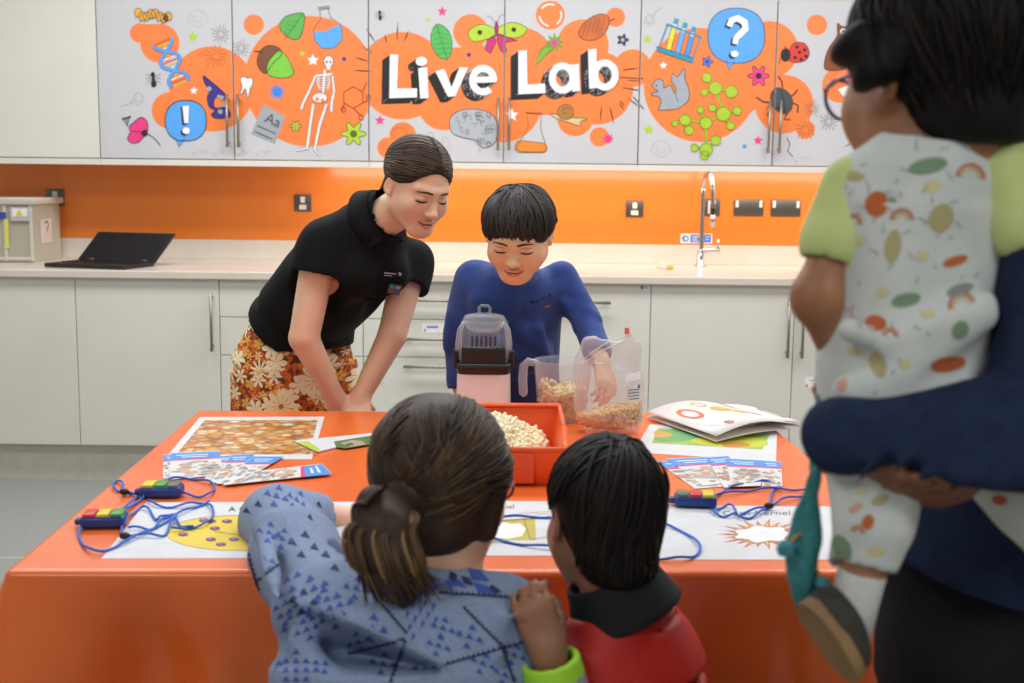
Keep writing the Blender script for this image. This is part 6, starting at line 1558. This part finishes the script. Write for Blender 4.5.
    for sh, el in ((shL, elL), (shR, elR)):
        d = (el-sh)/np.linalg.norm(el-sh); g = Field(sh-.09, sh+.11, .004); limb(g, [sh-d*.008, sh+d*.050], [.031, .0290], .02); g.add(cone(sh+d*.042, sh+d*.048, .0305, .0305), .004); g.cut(cone(sh+d*.066, sh+d*.15, .026, .05), .003); g.rough(.0025, 40, 2); V, Q = g.mesh(2)
        mesh_obj('sleeve', V, Q, [m_lime], top)
    for hp, kn, an in ((hpL, knL, anL), (hpR, knR, anR)):
        d = (an-kn)/np.linalg.norm(an-kn); e = kn+d*.040; g = Field(np.minimum(hp, e)-.09, np.maximum(hp, e)+.09, .0045); limb(g, [hp, kn, e], [.050, .038, .033], .03); g.cut(cone(e+d*.02, e+d*.10, .031, .045), .003); g.rough(.003, 40, 4)
        V, Q = g.mesh(2); sk = Skin(V, Q); pr.clear()
        if hp is hpL:
            leafq(842, 548, 9, 14, -.4, 'g'); leafq(868, 522, 6, 8, .3, 'o'); leafq(880, 500, 9, 5, -.4, 't'); leafq(890, 485, 9, 5, -.2, 'd'); leafq(876, 552, 9, 5, .1, 'y'); leafq(856, 508, 8, 4, -.5, 'p'); leafq(862, 490, 6, 4, 0, 'y'); arch(858, 532, 7, .2, 'po')
        else: leafq(1000, 500, 8, 5, .2, 'o'); leafq(1012, 480, 7, 4, .2, 'y')
        ex = [sk.px([q for c, q in pr if c == k], 1+i, .0007) for i, k in enumerate(PK)]
        mesh_obj('trouser_leg', V, Q, [m_print]+m_pr, t, extra=[e_ for e_ in ex if e_[0]])
    m_sock = mat('white_sock', 'd8d8d6', .9, bump=.4, bscale=300); m_sh = mat('child_shoe_dark', '3a352c', .7, col2='332e27', bump=.3, bscale=120); m_sole = mat('tan_sole', '9a7850', .7, col2='8a6a46')
    for kn, an, c0, ax in ((knL, anL, A(838, 634, 1.065), Vector((-.35, -.35, -.75))), (knR, anR, A(1095, 610, 1.09), Vector((-.2, -.4, -.8)))):
        d = (an-kn)/np.linalg.norm(an-kn); mb = MB(); mb.tube([Vector(an-d*.030), Vector(an-d*.026), Vector(an), Vector(an+d*.035)], [.0205, .0225, .0215, .0215], 18); mb.build('sock', m_sock, t)
        ax = Vector((.55, -.12, -.80)).normalized() if kn is knL else ax.normalized(); nrm = Vector((-.80, -.42, -.45)); nrm = (nrm-ax*nrm.dot(ax)).normalized(); sd = ax.cross(nrm); M = Matrix((ax, sd, -nrm)).transposed().to_4x4()
        M = Matrix.Translation(Vector(c0)) @ M @ Matrix.Scale(.72, 4)
        g = Field(np.array(c0)-.10, np.array(c0)+.10, .0036); g.add(moved(ell((0, 0, .004), (.058, .031, .028)), M), 0); g.add(moved(ell((-.022, 0, .014), (.032, .029, .032)), M), .02); g.keep(moved(half((0, 0, -.012), (0, 0, 1)), M)); V, Q = g.mesh(1); sh = mesh_obj('shoe', V, Q, [m_sh], t)
        mb = MB(); out = [(.061*math.copysign(abs(cos(a))**.8, cos(a)), .033*sin(a)*(1 if cos(a) < 0 else .95)) for a in [2*pi*i/28 for i in range(28)]]
        mb.add(*solid([M @ Vector((x, y, -.021)) for x, y in out], M.to_3x3() @ Vector((0, 0, 1)), .012)); mb.build('sole', m_sole, sh)
        mb = MB(); mb.tube([M @ Vector((-.012, -.030, .004)), M @ Vector((-.010, -.018, .030)), M @ Vector((-.010, .018, .030)), M @ Vector((-.012, .030, .004))], .006, 8); mb.build('strap', m_sh, sh)
    c, r = (0, -.016, .034), (.088, .106, .092)
    cuts = [(ell((0, .120, -.046), (.072, .080, .090)), .008), (half((0, -.05, -.078), (0, .25, -1)), .012), (ell((-.088, .006, -.030), (.024, .022, .036)), .006), (ell((.088, .006, -.030), (.024, .022, .036)), .006), (half((0, .045, -.02), (0, .8, -1)), .01)]
    def ends(q):
        az = q.uniform(-pi, pi); a = abs(az); return sph(az, (.3 if a < .75 else (-.1 if a < 1.5 else -.80))+q.uniform(-.12, .2))
    short_hair(HM, t, c, r, mat('hair_child', '14100e', .6, spec=.2), mat('hair_child_soft', '211a17', .6, spec=.2), (.0, .25, 1), 520, ends, .0028, 41, cuts, [(ell((0, -.045, -.050), (.060, .050, .045)), .03)])
    # hair gathered in a small tuft at the front, a few loose wisps at the nape
    B = Field(A(872, 66, 1.11)-.07, A(872, 66, 1.11)+.09, .004); B.add(ell(A(868, 58, 1.12), (.023, .022, .024)), 0); B.add(cone(A(872, 56, 1.12), A(900, 48, 1.13), .020, .028), .02); B.rough(.006, 130, 3); V, Q = B.mesh(1); mesh_obj('hair_tuft', V, Q, [MATS['hair_child']], t)
    mb = MB()
    for s in (-1, 1):
        mb.tube([HM @ Vector((s*.033+.025*cos(a), .103-.004*abs(cos(a)), -.004+.021*sin(a))) for a in [2*pi*i/20 for i in range(20)]], .002, 6, closed=True)
        mb.tube([HM @ Vector((s*.058, .099, .004)), HM @ Vector((s*.074, .06, .006)), HM @ Vector((s*.080, .0, .004))], .002, 6)
    mb.build('glasses', mat('glasses_plum', '5a3a6a', .3), t)
child()
def bag():
    A = lambda x, y, Y: np.array(at(x, y, Y))
    m_teal = mat('teal_knit', '3f8d90', .9, col2='37807f', scale=120, bump=.5, bscale=260); m_pom = mat('teal_pompom', '4a9aa2', .95, bump=.8, bscale=300); m_dk = mat('bag_lining', '14282a', .9)
    Y0 = 1.105; t = thing('shoulder_bag', 'teal knitted bag with pompoms hanging from its strap beside the carried child', 'bag', tuple(A(808, 612, Y0)))
    g = Field(A(775, 640, Y0)-[0, .06, 0], A(850, 460, Y0)+[.02, .06, .02], .003)
    g.add(trunk([(A(806, 612, Y0), .006, .004), (A(803, 585, Y0), .014, .016), (A(802, 550, Y0), .0165, .020), (A(806, 522, Y0), .0150, .016), (A(812, 492, Y0), .0075, .008), (A(816, 466, Y0), .0045, .006)], (1, -.1, 0)), 0)
    g.cut(trunk([(A(801, 562, Y0-.022), .0008, .010), (A(800, 540, Y0-.022), .0042, .012), (A(801, 520, Y0-.02), .0048, .012), (A(806, 498, Y0-.012), .0016, .01)], (1, -.1, 0)), .002)
    g.rough(.0012, 160, 3); V, Q = g.mesh(1); bd = mesh_obj('pouch', V, Q, [m_teal], t)
    mb = MB(); pts = [A(816, 470, Y0), A(818, 440, 1.118), A(820, 415, 1.128), A(826, 392, 1.14), A(838, 368, 1.16), A(858, 345, 1.21), A(900, 320, 1.25)]
    pts = [Vector(p) for p in catmull([tuple(p) for p in pts], 6)]; vs = []
    for i, p in enumerate(pts): w = Vector((.0062, -.001, 0)); n = Vector((0, .0022, 0)); vs += [p-w-n, p+w-n, p+w+n, p-w+n]
    fs = [[i*4+j, i*4+(j+1) % 4, i*4+4+(j+1) % 4, i*4+4+j] for i in range(len(pts)-1) for j in range(4)]+[[3, 2, 1, 0], [len(vs)-4, len(vs)-3, len(vs)-2, len(vs)-1]]
    mb.add(vs, fs, 0, True); mb.build('strap', m_teal, t)
    for (x, y, r, col) in ((785.5, 549, .0082, 0), (823, 584, .0072, 0)):
        c0 = A(x, y, Y0-.02); q = Field(c0-.014, c0+.014, .0013); q.add(ell(c0, (r, r, r)), 0); q.rough(.0008, 900, 5); V, Q = q.mesh(1); mesh_obj('pompom', V, Q, [m_pom], t)
        a = Vector(A(803 if x < 800 else 815, y-16, Y0-.012)); MB().tube([a, (a+Vector(c0))/2+Vector((0, 0, .004)), Vector(c0)], .0012, 6).build('pompom_cord', mat('cord_mustard', 'c98a3a', .8), t)
bag()
# ================================================================ things on the table behind the heads
m_clear = clear('clear_plastic', 'dfe3e8', .10); m_clear2 = clear('clear_lid', 'e6eaee', .18); m_white = mat('white_plastic', 'efe2dc', .3, col2='ece0da')
def popper():
    c = T(483, 421); cx, cy = c.x, c.y+.065; z0 = ZT+.001; hw = .063
    W = lambda px, y, dy=0: at(px, y, cy-.05).z
    t = thing('popcorn_maker', 'white popcorn maker with a black tray and clear hood in front of the boy', 'popcorn maker', (cx, cy, ZT))
    zt_, zk_, zl = at(480, 373, cy-.06).z, at(480, 346, cy-.06).z, at(480, 321, cy-.05).z; zdome = at(483, 312, cy).z
    def loft(rows, mbx, n=32, e=.35, m=0, cap=(True, True)):
        vs = []; fs = []
        for (w, d, z, oy) in rows:
            for j in range(n):
                a = 2*pi*j/n; vs.append((cx+w*math.copysign(abs(cos(a))**e, cos(a)), cy+oy+d*math.copysign(abs(sin(a))**e, sin(a)), z))
        k = len(rows)
        for i in range(k-1):
            for j in range(n): fs.append([i*n+j, i*n+(j+1) % n, (i+1)*n+(j+1) % n, (i+1)*n+j])
        if cap[0]: fs.append(list(range(n))[::-1])
        if cap[1]: fs.append([(k-1)*n+j for j in range(n)])
        mbx.add(vs, fs, m, True); return mbx
    loft([(hw*1.04, .078, z0, 0), (hw*1.06, .079, z0+.006, 0), (hw*1.02, .075, z0+.02, 0), (hw*.99, .072, zt_-.008, 0), (hw*.98, .071, zt_, 0)], MB()).build('base', m_white, t)
    # GEEPAS lettering is printed on the front
    fz = at(483, 404, cy-.075).z; mb = MB(); q = text_polys('GEEPAS', 1, .035); wm = max(p[0] for f in q for p in f); a, b = at(471, 403, cy-.0755), at(491, 403, cy-.0755)
    for f in q: mb.add([(a.x+(b.x-a.x)*x/wm, cy-.0752, fz-.006+y*.0115) for x, y in f], [list(range(len(f)))])
    mb.build('lettering', mat('lettering_black', '1e1c1c', .5), t)
    tr = MB(); loft([(hw*.99, .072, zt_-.002, 0), (hw*1.05, .077, zt_+.012, 0), (hw*1.06, .078, zt_+.022, 0), (hw*.9, .066, zt_+.023, 0)], tr); tr.build('black_collar', m_blk, t)
    ch = MB(); ch.box((cx, cy-.054, zt_+.036), (hw*1.62, .034, .052), bev=.006); ch.build('chute', m_blk, t)
    for s in (-1, 1): MB().box((cx+s*(hw*1.02), cy-.03, zt_+.030), (.014, .05, .045), bev=.005, seg=3).build('side_clip', m_blk, t)
    hd = MB(); top = zl
    rows = [(hw*.98, .070, zt_+.022, 0), (hw*.985, .070, zt_+.06, 0), (hw*.95, .068, top-.028, 0), (hw*.87, .062, top-.006, 0), (hw*.76, .055, top, 0)]
    loft(rows, hd, e=.55, cap=(False, False)); hd.build('hood', m_clear, t)
    for s in (-1, 1): fr = MB(); fr.tube([(cx+s*hw*.92, cy-.045, zt_+.03), (cx+s*hw*.93, cy-.05, zt_+.07), (cx+s*hw*.88, cy-.048, top-.02), (cx+s*hw*.72, cy-.042, top-.004)], [.008, .0075, .0065, .004], 10); fr.build('hood_pillar', m_clear2, t)
    for k in range(6):
        x = cx-.0265+.0106*k; MB().box((x, cy-.0695, top-.045), (.0042, .004, .026), bev=.0015).build('hood_slot', mat('slot_shadow', '2c3a5c', .4), t)
    pn = MB(); pn.box((cx, cy-.0665, top-.05), (.076, .003, .062), bev=.001); pn.build('front_panel', m_clear, t)
    lid = MB(); lid.lathe([(.001, top+.012), (.03, top+.012), (.046, top+.008), (.05, top), (.048, top-.006), (.042, top-.022), (.028, top-.030), (.001, top-.030)], (cx, cy-.005, 0), 28); lid.build('measuring_lid', m_clear2, t)
    kn = MB(); kn.tube([(cx-.012, cy-.005, top+.012), (cx-.013, cy-.005, top+.026), (cx-.008, cy-.005, top+.031), (cx+.008, cy-.005, top+.031), (cx+.013, cy-.005, top+.026), (cx+.012, cy-.005, top+.012)], .0035, 8); kn.build('lid_knob', m_clear2, t)
popper()
def jug():
    c = T(563, 425); cx, cy = c.x, c.y+.062; r0, r1 = .056, .068; z0 = ZT+.001; z1 = at(560, 364, cy-.06).z
    t = thing('measuring_jug', 'clear plastic measuring jug of popcorn between the popcorn maker and the bag', 'jug', (cx, cy, ZT))
    mb = MB(); mb.lathe([(.001, z0), (r0-.004, z0), (r0, z0+.006), (r1, z1-.004), (r1+.004, z1), (r1+.001, z1+.001), (r1-.003, z1-.004), (r0-.003, z0+.008), (.001, z0+.004)], (cx, cy, 0), 40)
    mb.build('jug_body', m_clear, t)
    h = MB(); xl = at(534, 366, cy).x; zz = at(530, 396, cy).z
    h.tube([(xl+.008, cy, z1-.008), (xl-.014, cy, z1-.004), (xl-.024, cy, z1-.014), (xl-.026, cy, (z1+zz)/2), (xl-.024, cy, zz+.006), (xl-.020, cy, zz)], [.008, .010, .0105, .0105, .0105, .006], 12); h.build('handle', clear('jug_handle', 'd5d9e6', .42), t)
    rr = random.Random(6); pts = []; zt_ = at(560, 388, cy-.04).z
    for i in range(560):
        z = z0+.012+(zt_-z0-.012)*rr.random()**.85; R_ = (r0+(r1-r0)*(z-z0)/(z1-z0))-.012; a = rr.uniform(0, 2*pi); q = R_*(rr.random()**.35); pts.append((cx+q*cos(a), cy+q*sin(a), z+.008*cos(a*2)*(z > zt_-.02)))
    popcorn('popcorn_filling', 'golden popcorn filling the clear measuring jug', pts, m_popj, .0085, 8)
jug()
def zipbag():
    c = T(609, 436); cx, cy = c.x, c.y+.045; z0 = ZT+.002
    t = thing('zip_bag', 'clear zip-lock bag standing open with yellow corn kernels in the bottom', 'bag', (cx, cy, ZT))
    g = Field((cx-.13, cy-.09, ZT), (cx+.13, cy+.10, ZT+.36), .0042)
    # the outline follows the slumped bottom, the straight sides and the slanting zip
    def P_(x, y): q = at(x, y, cy-.01); return np.array([q.x, cy, q.z])
    lo = (P_(580, 428)+P_(643, 423))/2; lo[2] = ZT+.030
    rows = [(np.array([cx+.002, cy, ZT+.012]), .066, .034), (np.array([cx+.004, cy, ZT+.035]), .076, .042), ((P_(578, 390)+P_(643, 392))/2, .074, .034), ((P_(581, 366)+P_(640, 366))/2, .070, .026), ((P_(590, 345)+P_(636, 338))/2, .058, .015)]
    g.add(trunk(rows, (1, .05, 0)), 0)
    g.add(trunk([((P_(582, 372)), .008, .012), (P_(588, 345), .006, .008), (P_(596, 337), .004, .004)], (1, 0, 0)), .03); g.add(trunk([(P_(634, 380), .01, .014), (P_(632, 350), .008, .008), (P_(628, 328), .004, .004)], (1, 0, 0)), .03)
    g.rough(.005, 34, 5); g.rough(.0022, 90, 6)
    for a, b in (((590, 352), (606, 386)), ((606, 380), (592, 396)), ((604, 382), (618, 400)), ((586, 396), (602, 386)), ((620, 410), (630, 380))):
        pa, pb = P_(*a)-[0, .030, 0], P_(*b)-[0, .036, 0]; g.add(cone(pa, pb, .003, .002), .008)
    V, Q = g.mesh(1)
    bagm = clear('bag_film', 'e6e0e2', .26, .14); bg = mesh_obj('bag_film', V, Q, [bagm], t); sk = Skin(V, Q)
    mb = MB()
    for a, b in (((584, 359), (628, 334)), ((583, 364), (631, 339))):
        pts = [sk.hit(CAM, ray(a[0]+(b[0]-a[0])*i/12, a[1]+(b[1]-a[1])*i/12-3*sin(pi*i/12)), .0015) for i in range(13)]; pts = [p for p in pts if p is not None]
        if len(pts) > 3: mb.tube(pts, .0013, 6)
    mb.build('zip_ridge', clear('zip_white', 'f2eff2', .6), t)
    p_ = sk.hit(CAM, ray(627, 333), .001) or Vector(P_(627, 333)); MB().box(p_+Vector((0, -.002, .004)), (.010, .002, .016), bev=.0008).build('pull_tab', mat('tab_red', 'ee7468', .4), t)
    pl = [sk.px([[(625, 374), (640, 371), (640.5, 379), (625.5, 382)], [(626, 386), (640, 384), (641, 400), (628, 401.5)]], 0, .0012), sk.px([[(633, 385.5), (639.5, 384.4), (639.8, 388), (633.4, 389)]]+[[(628, 390+k*3), (639, 388.6+k*3), (639.2, 389.4+k*3), (628.2, 390.8+k*3)] for k in range(4)], 1, .0016)]
    mb = MB()
    for v, f, m_ in pl: mb.add(v, f, m_)
    if mb.v: mb.build('printed_label', [mat('label_white', 'f3f1f3', .5), mat('label_ink', '6a6a74', .5)], t)
    rr = random.Random(13); pts = []
    for i in range(1500):
        a = rr.uniform(0, 2*pi); q = math.sqrt(rr.random()); x = cx+.003+.070*q*cos(a); y = cy+.037*q*sin(a); zt2 = ZT+.052+.014*((x-cx)/.07)-.012*(1-q); z = ZT+.010+(zt2-ZT-.010)*rr.random()**.6
        if z < ZT+.02 and q > .8: continue
        pts.append((x, y, z))
    V, Q = lumps(pts, .0052, rr, 1, .8, 1.15); mb = MB(); mb.add(V.tolist(), Q.tolist(), 0, True); o = mb.build('corn_kernels', mat('corn_kernel', 'f3d290', .45, col2='e3ae58', scale=130, ramp=(.35, .65)), None, tuple(V.mean(0))); tag(o, 'dry corn kernels in the bottom of the clear bag', 'corn', kind='stuff')
zipbag()

# ================================================================ things on the worktop and the splashback
m_plate = mat('socket_plate', '6e6c68', .35, .85); m_sw = mat('switch_white', 'efe9e0', .35); m_hole = mat('socket_black', '2a2928', .4)
def plate(name, label, x0, y0, x1, y1, kind, cat='socket', group=None):
    Y = YW-.008; a, b = at(x0, y0, Y), at(x1, y1, Y); c = ((a.x+b.x)/2, Y-.0045, (a.z+b.z)/2); w, h = b.x-a.x, a.z-b.z
    t = thing(name, label, cat, (c[0], Y, c[2]), group)
    MB().box(c, (w, .008, h), bev=.002, seg=3).build('plate', m_plate, t)
    yy = c[1]-.005
    if kind == 'spur':
        MB().box((c[0], yy, c[2]+h*.2), (w*.26, .006, h*.36), bev=.0015).build('switch', m_sw, t); MB().box((c[0], yy, c[2]-h*.24), (w*.42, .004, h*.28), bev=.001).build('fuse_cover', m_sw, t)
    elif kind == 'switch': MB().box((c[0]-w*.05, yy, c[2]), (w*.5, .006, h*.75), bev=.0015).build('switch', m_sw, t)
    else:
        for s in (-1, 1):
            MB().box((c[0]+s*w*.40, yy, c[2]+h*.22), (w*.10, .006, h*.42), bev=.0015).build('switch', m_sw, t)
            for dx, dz, ww, hh in ((0, .18, .022, .10), (-.07, -.08, .05, .05), (.07, -.08, .05, .05)): MB().box((c[0]+s*w*.19+dx*w, yy+.003, c[2]+dz*h), (ww*w*1.3, .003, hh*h*1.6)).build('socket_hole', m_hole, t)
plate('fused_spur', 'square steel fused switch on the orange wall behind the young woman', 294.5, 194.5, 311.5, 211.5, 'spur', 'switch')
plate('fused_spur', 'square steel fused switch on the orange wall to the right of the boy in blue', 626, 200.5, 643, 217, 'spur', 'switch')
plate('wall_switch', 'steel wall switch partly hidden behind the chrome tap', 705, 198.5, 719.5, 216, 'switch', 'switch')
plate('double_socket', 'steel double socket on the orange wall just right of the tap', 734, 199, 763, 216, 'double', 'socket', 'steel double sockets')
plate('double_socket', 'steel double socket on the orange wall nearest the carried child', 771, 199.5, 800, 216.5, 'double', 'socket', 'steel double sockets')
plate('double_socket', 'steel socket half hidden behind the clear storage box', 46, 189, 65, 206, 'spur', 'socket')
def tap():
    m_cr = mat('chrome', 'c9c9c9', .12, 1.0); Y = YW-.15; b = at(700, 269, Y); t = thing('mixer_tap', 'tall chrome swan-neck tap on the white worktop', 'tap', (b.x, Y, ztop))
    MB().lathe([(.026, ztop), (.026, ztop+.006), (.018, ztop+.012), (.016, ztop+.075), (.014, ztop+.08), (.001, ztop+.081)], (b.x, Y, 0), 24).build('base', m_cr, t)
    P2 = lambda x, y, dy=0: Vector((at(x, y, Y).x, Y-dy, at(x, y, Y).z)); pts = [P2(701, 262), P2(702, 230), P2(703, 195), P2(703.5, 186)]
    arc = [P2(703.5, 186), P2(704, 178, .03), P2(705.5, 174, .07), P2(707.5, 177, .10), P2(708.5, 188, .115), P2(708.5, 205, .12)]
    MB().tube([Vector(p) for p in catmull([tuple(p) for p in pts+arc[1:]], 5)], .0105, 14).build('spout', m_cr, t)
    MB().tube([P2(708.5, 204, .12), P2(708.5, 214, .12)], .0125, 14).build('spray_grip', m_blk, t); MB().tube([P2(708.5, 213.5, .12), P2(708.5, 226, .12)], [.0125, .011], 14).build('nozzle', m_cr, t)
    MB().tube([P2(702, 250, .01), P2(711, 250, .012), P2(719, 249.5, .012)], [.012, .0115, .0105], 14).build('valve_body', m_cr, t); MB().tube([P2(717, 249, .012), P2(718, 239, .014)], [.005, .004], 10).build('lever', m_cr, t)
    s = at(697, 239, YW-.009); sg = thing('wall_sign', 'small white sign with blue pictogram panels low on the orange wall behind the tap', 'sign', (s.x, YW-.008, s.z))
    def quad(x0, y0, x1, y1, k): a, b_ = at(x0, y0, YW-.0085), at(x1, y1, YW-.0085); yy = YW-.0085-k; return [(a.x, yy, a.z), (a.x, yy, b_.z), (b_.x, yy, b_.z), (b_.x, yy, a.z)]
    mb = MB(); mb.add(*solid(quad(680.5, 233.5, 712, 243.5, 0), (0, -1, 0), .001))
    mb.add(quad(690.5, 234.5, 700.5, 242.5, .0014), [[0, 1, 2, 3]], 1); mb.add(quad(704, 234.5, 710.8, 242.5, .0014), [[0, 1, 2, 3]], 1)
    c = at(685.5, 238.6, YW-.0085); mb.add([(c.x+.016*cos(a), YW-.0099, c.z+.016*sin(a)) for a in [2*pi*i/24 for i in range(24)]], [list(range(24))], 1); mb.add([(c.x+.007*cos(a)+.002, YW-.0103, c.z+.009*sin(a)) for a in [2*pi*i/12 for i in range(12)]], [list(range(12))], 0)
    for x0, y0, x1, y1 in ((692, 236, 699, 237), (692, 238.3, 697, 239.2), (692, 240.4, 698, 241.2), (705.3, 236.4, 709.5, 237.2), (705.3, 239, 709, 239.8)): mb.add(quad(x0, y0, x1, y1, .002), [[0, 1, 2, 3]], 0)
    mb.build('sign_panel', [m_paper, mat('sign_blue', '3d7fe0', .4)], sg)
tap()
def packet():
    Y = YW-.34; c = at(664, 271, Y); t = thing('sponge_packet', 'crumpled clear packet with a yellow sponge on the worktop', 'packet', (c.x, Y, ztop)); p = lambda x: at(x, 271, Y).x
    MB().box(((p(667)+p(673))/2, Y, ztop+.010), (p(673)-p(667), .03, .018), bev=.004, seg=3).build('sponge', mat('sponge_yellow', 'f0cf4a', .8, bump=.4, bscale=300), t)
    g = Field((p(650), Y-.05, ztop), (p(682), Y+.05, ztop+.06), .004); g.add(ell(((p(657)+p(668))/2, Y, ztop+.016), (.028, .03, .015)), 0); g.add(ell((p(668), Y, ztop+.02), (.03, .025, .014)), .02); g.rough(.004, 90, 4); g.keep(half((0, 0, ztop+.001), (0, 0, 1))); V, Q = g.mesh(1); mesh_obj('wrapper', V, Q, [clear('wrapper_film', 'ece6d0', .3)], t)
packet()
def laptop():
    Yf = YL+.10; P3 = lambda x, y, Y: at(x, y, Y); m_lap = mat('laptop_black', '17161a', .45); m_scr = mat('laptop_screen', '141114', .35); m_key = mat('laptop_keys', '0e0e10', .5)
    z = ztop+.001; a = at_z(44, 267, z); b = at_z(131, 270, z); L = (b-a).length*.92; u = (b-a).normalized(); v = Vector((0, 0, 1)).cross(u); 
    if v.y < 0: v = -v
    w, d, th = L, .235, .018; c = a+u*w/2+v*d/2; t = thing('laptop', 'open black laptop on the white worktop beside the storage box', 'laptop', (c.x, c.y, ztop))
    ang = math.atan2(u.y, u.x); Rz = Matrix.Rotation(ang, 4, 'Z'); MB().box((c.x, c.y, z+th/2), (w, d, th), bev=.005, seg=3, mtx=Rz).build('base', m_lap, t)
    kb = MB()
    for i in range(12):
        for j in range(4): q = a+u*(w*(.10+.073*i))+v*(d*(.42+.12*j))+Vector((0, 0, th+.001)); kb.box(q, (w*.058, d*.09, .003), mtx=Rz)
    kb.build('keyboard', m_key, t)
    q = a+u*w*.5+v*d*.2+Vector((0, 0, th+.0005)); MB().box(q, (w*.3, d*.26, .0015), bev=.0005, mtx=Rz).build('touchpad', m_scr, t)
    # the screen leans well back
    h0 = a+v*d+Vector((0, 0, th)); top = at(93, 233, (h0+v*.10).y); hgt = max(.12, top.z-h0.z); lean = v*.105+u*.040
    p = [h0, h0+u*w, h0+u*w+lean+Vector((0, 0, hgt)), h0+lean+Vector((0, 0, hgt))]; n = (p[1]-p[0]).cross(p[3]-p[0]).normalized(); n = n if n.y > 0 else -n
    mb = MB(); mb.add(*solid(p, n, .009)); lid = mb.build('lid', m_lap, t); cc = sum(p, Vector())/4; mb = MB(); mb.add([cc+(x-cc)*.93-n*.0008 for x in p], [[0, 1, 2, 3]]); mb.build('screen', m_scr, lid)
    for s in (.12, .80): e = h0+u*w*s; MB().tube([e+Vector((0, 0, .002)), e+u*w*.10+Vector((0, 0, .002))], .007, 10).build('hinge', mat('hinge_grey', '4a484c', .35, .6), t)
laptop()
def box():
    Y0 = YW-.40; a, b = at(-62, 262, Y0), at(35, 262, Y0); x0, x1 = a.x, b.x; z1 = at(30, 198, Y0).z; Y1 = YW-.05; z0 = ztop+.001
    t = thing('storage_box', 'clear plastic lidded storage box with labels at the left edge of the worktop', 'box', ((x0+x1)/2, (Y0+Y1)/2, ztop)); m_b = clear('box_plastic', 'e2ddc8', .32, .2); m_l = clear('box_lid', 'ece7da', .55, .25); m_w = mat('label_paper', 'ece6de', .6)
    cx, cy, w, d = (x0+x1)/2, (Y0+Y1)/2, x1-x0, Y1-Y0; mb = MB(); h = z1-z0-.03; th = .004
    for c, s in (((cx, cy, z0+.003), (w-.03, d-.03, .005)), ((cx, Y0+.012, z0+h/2), (w-.02, th, h)), ((cx, Y1-.012, z0+h/2), (w-.02, th, h)), ((x0+.012, cy, z0+h/2), (th, d-.024, h)), ((x1-.012, cy, z0+h/2), (th, d-.024, h))): mb.box(c, s, bev=.001)
    mb.build('tub', m_b, t)
    for x in (x1-.014, x1-.13, x1-.30): MB().box((x, Y0+.008, z0+h/2), (.012, .012, h-.01), bev=.003).build('rib', m_l, t)
    MB().box((cx, Y0+.008, z0+.016), (w-.02, .01, .014), bev=.003).build('foot_rail', m_l, t)
    MB().box((cx, cy, z1-.015), (w+.012, d+.012, .030), bev=.008, seg=3).build('lid', m_l, t)
    def lab(px0, py0, px1, py1, m, k=0, nm='label'):
        p, q = at(px0, py0, Y0-.002-k), at(px1, py1, Y0-.002-k); return MB().box(((p.x+q.x)/2, Y0-.001-k, (p.z+q.z)/2), (q.x-p.x, .0012, p.z-q.z)).build(nm, m, t)
    s = at(54, 240, Y0); lab(10, 207, 30, 221, mat('label_grey', 'b9b4b8', .6)); w1 = lab(12, 208.5, 27, 216.5, m_w, .0015); lab(4.5, 219, 9, 248, mat('tape_yellow', 'ddd552', .5), 0, 'tape_strip'); lab(-4, 212, 6, 219, mat('clip_blue', '31459c', .4), 0, 'side_latch')
    tri = MB(); Wp = lambda x, y: (lambda q: (q.x, Y0-.0042, q.z))(at(x, y, Y0)); tri.add([Wp(16, 215.5), Wp(19.5, 209), Wp(23, 215.5)], [[0, 1, 2]]); tri.build('warning_triangle', mat('warning_yellow', 'e8c22e', .5), w1)
    za, zb_ = at(48, 219, Y0+.17).z, at(48, 243, Y0+.17).z; sl = MB().box((x1-.009, Y0+.17, (za+zb_)/2), (.0015, .13, za-zb_), bev=.0003).build('label', mat('label_pinkish', 'ead6cf', .6), t)
    mk = MB(); V3 = lambda u, v: (x1-.0078, Y0+.17-.05+.1*u, zb_+(za-zb_)*v)
    for q in band([(.3, .85), (.6, .9), (.75, .75), (.55, .6), (.5, .5)], .09): mk.add([V3(u, v) for u, v in q], [[0, 1, 2, 3]])
    mk.build('label_mark', mat('mark_grey', '8a6a70', .6), sl)
box()
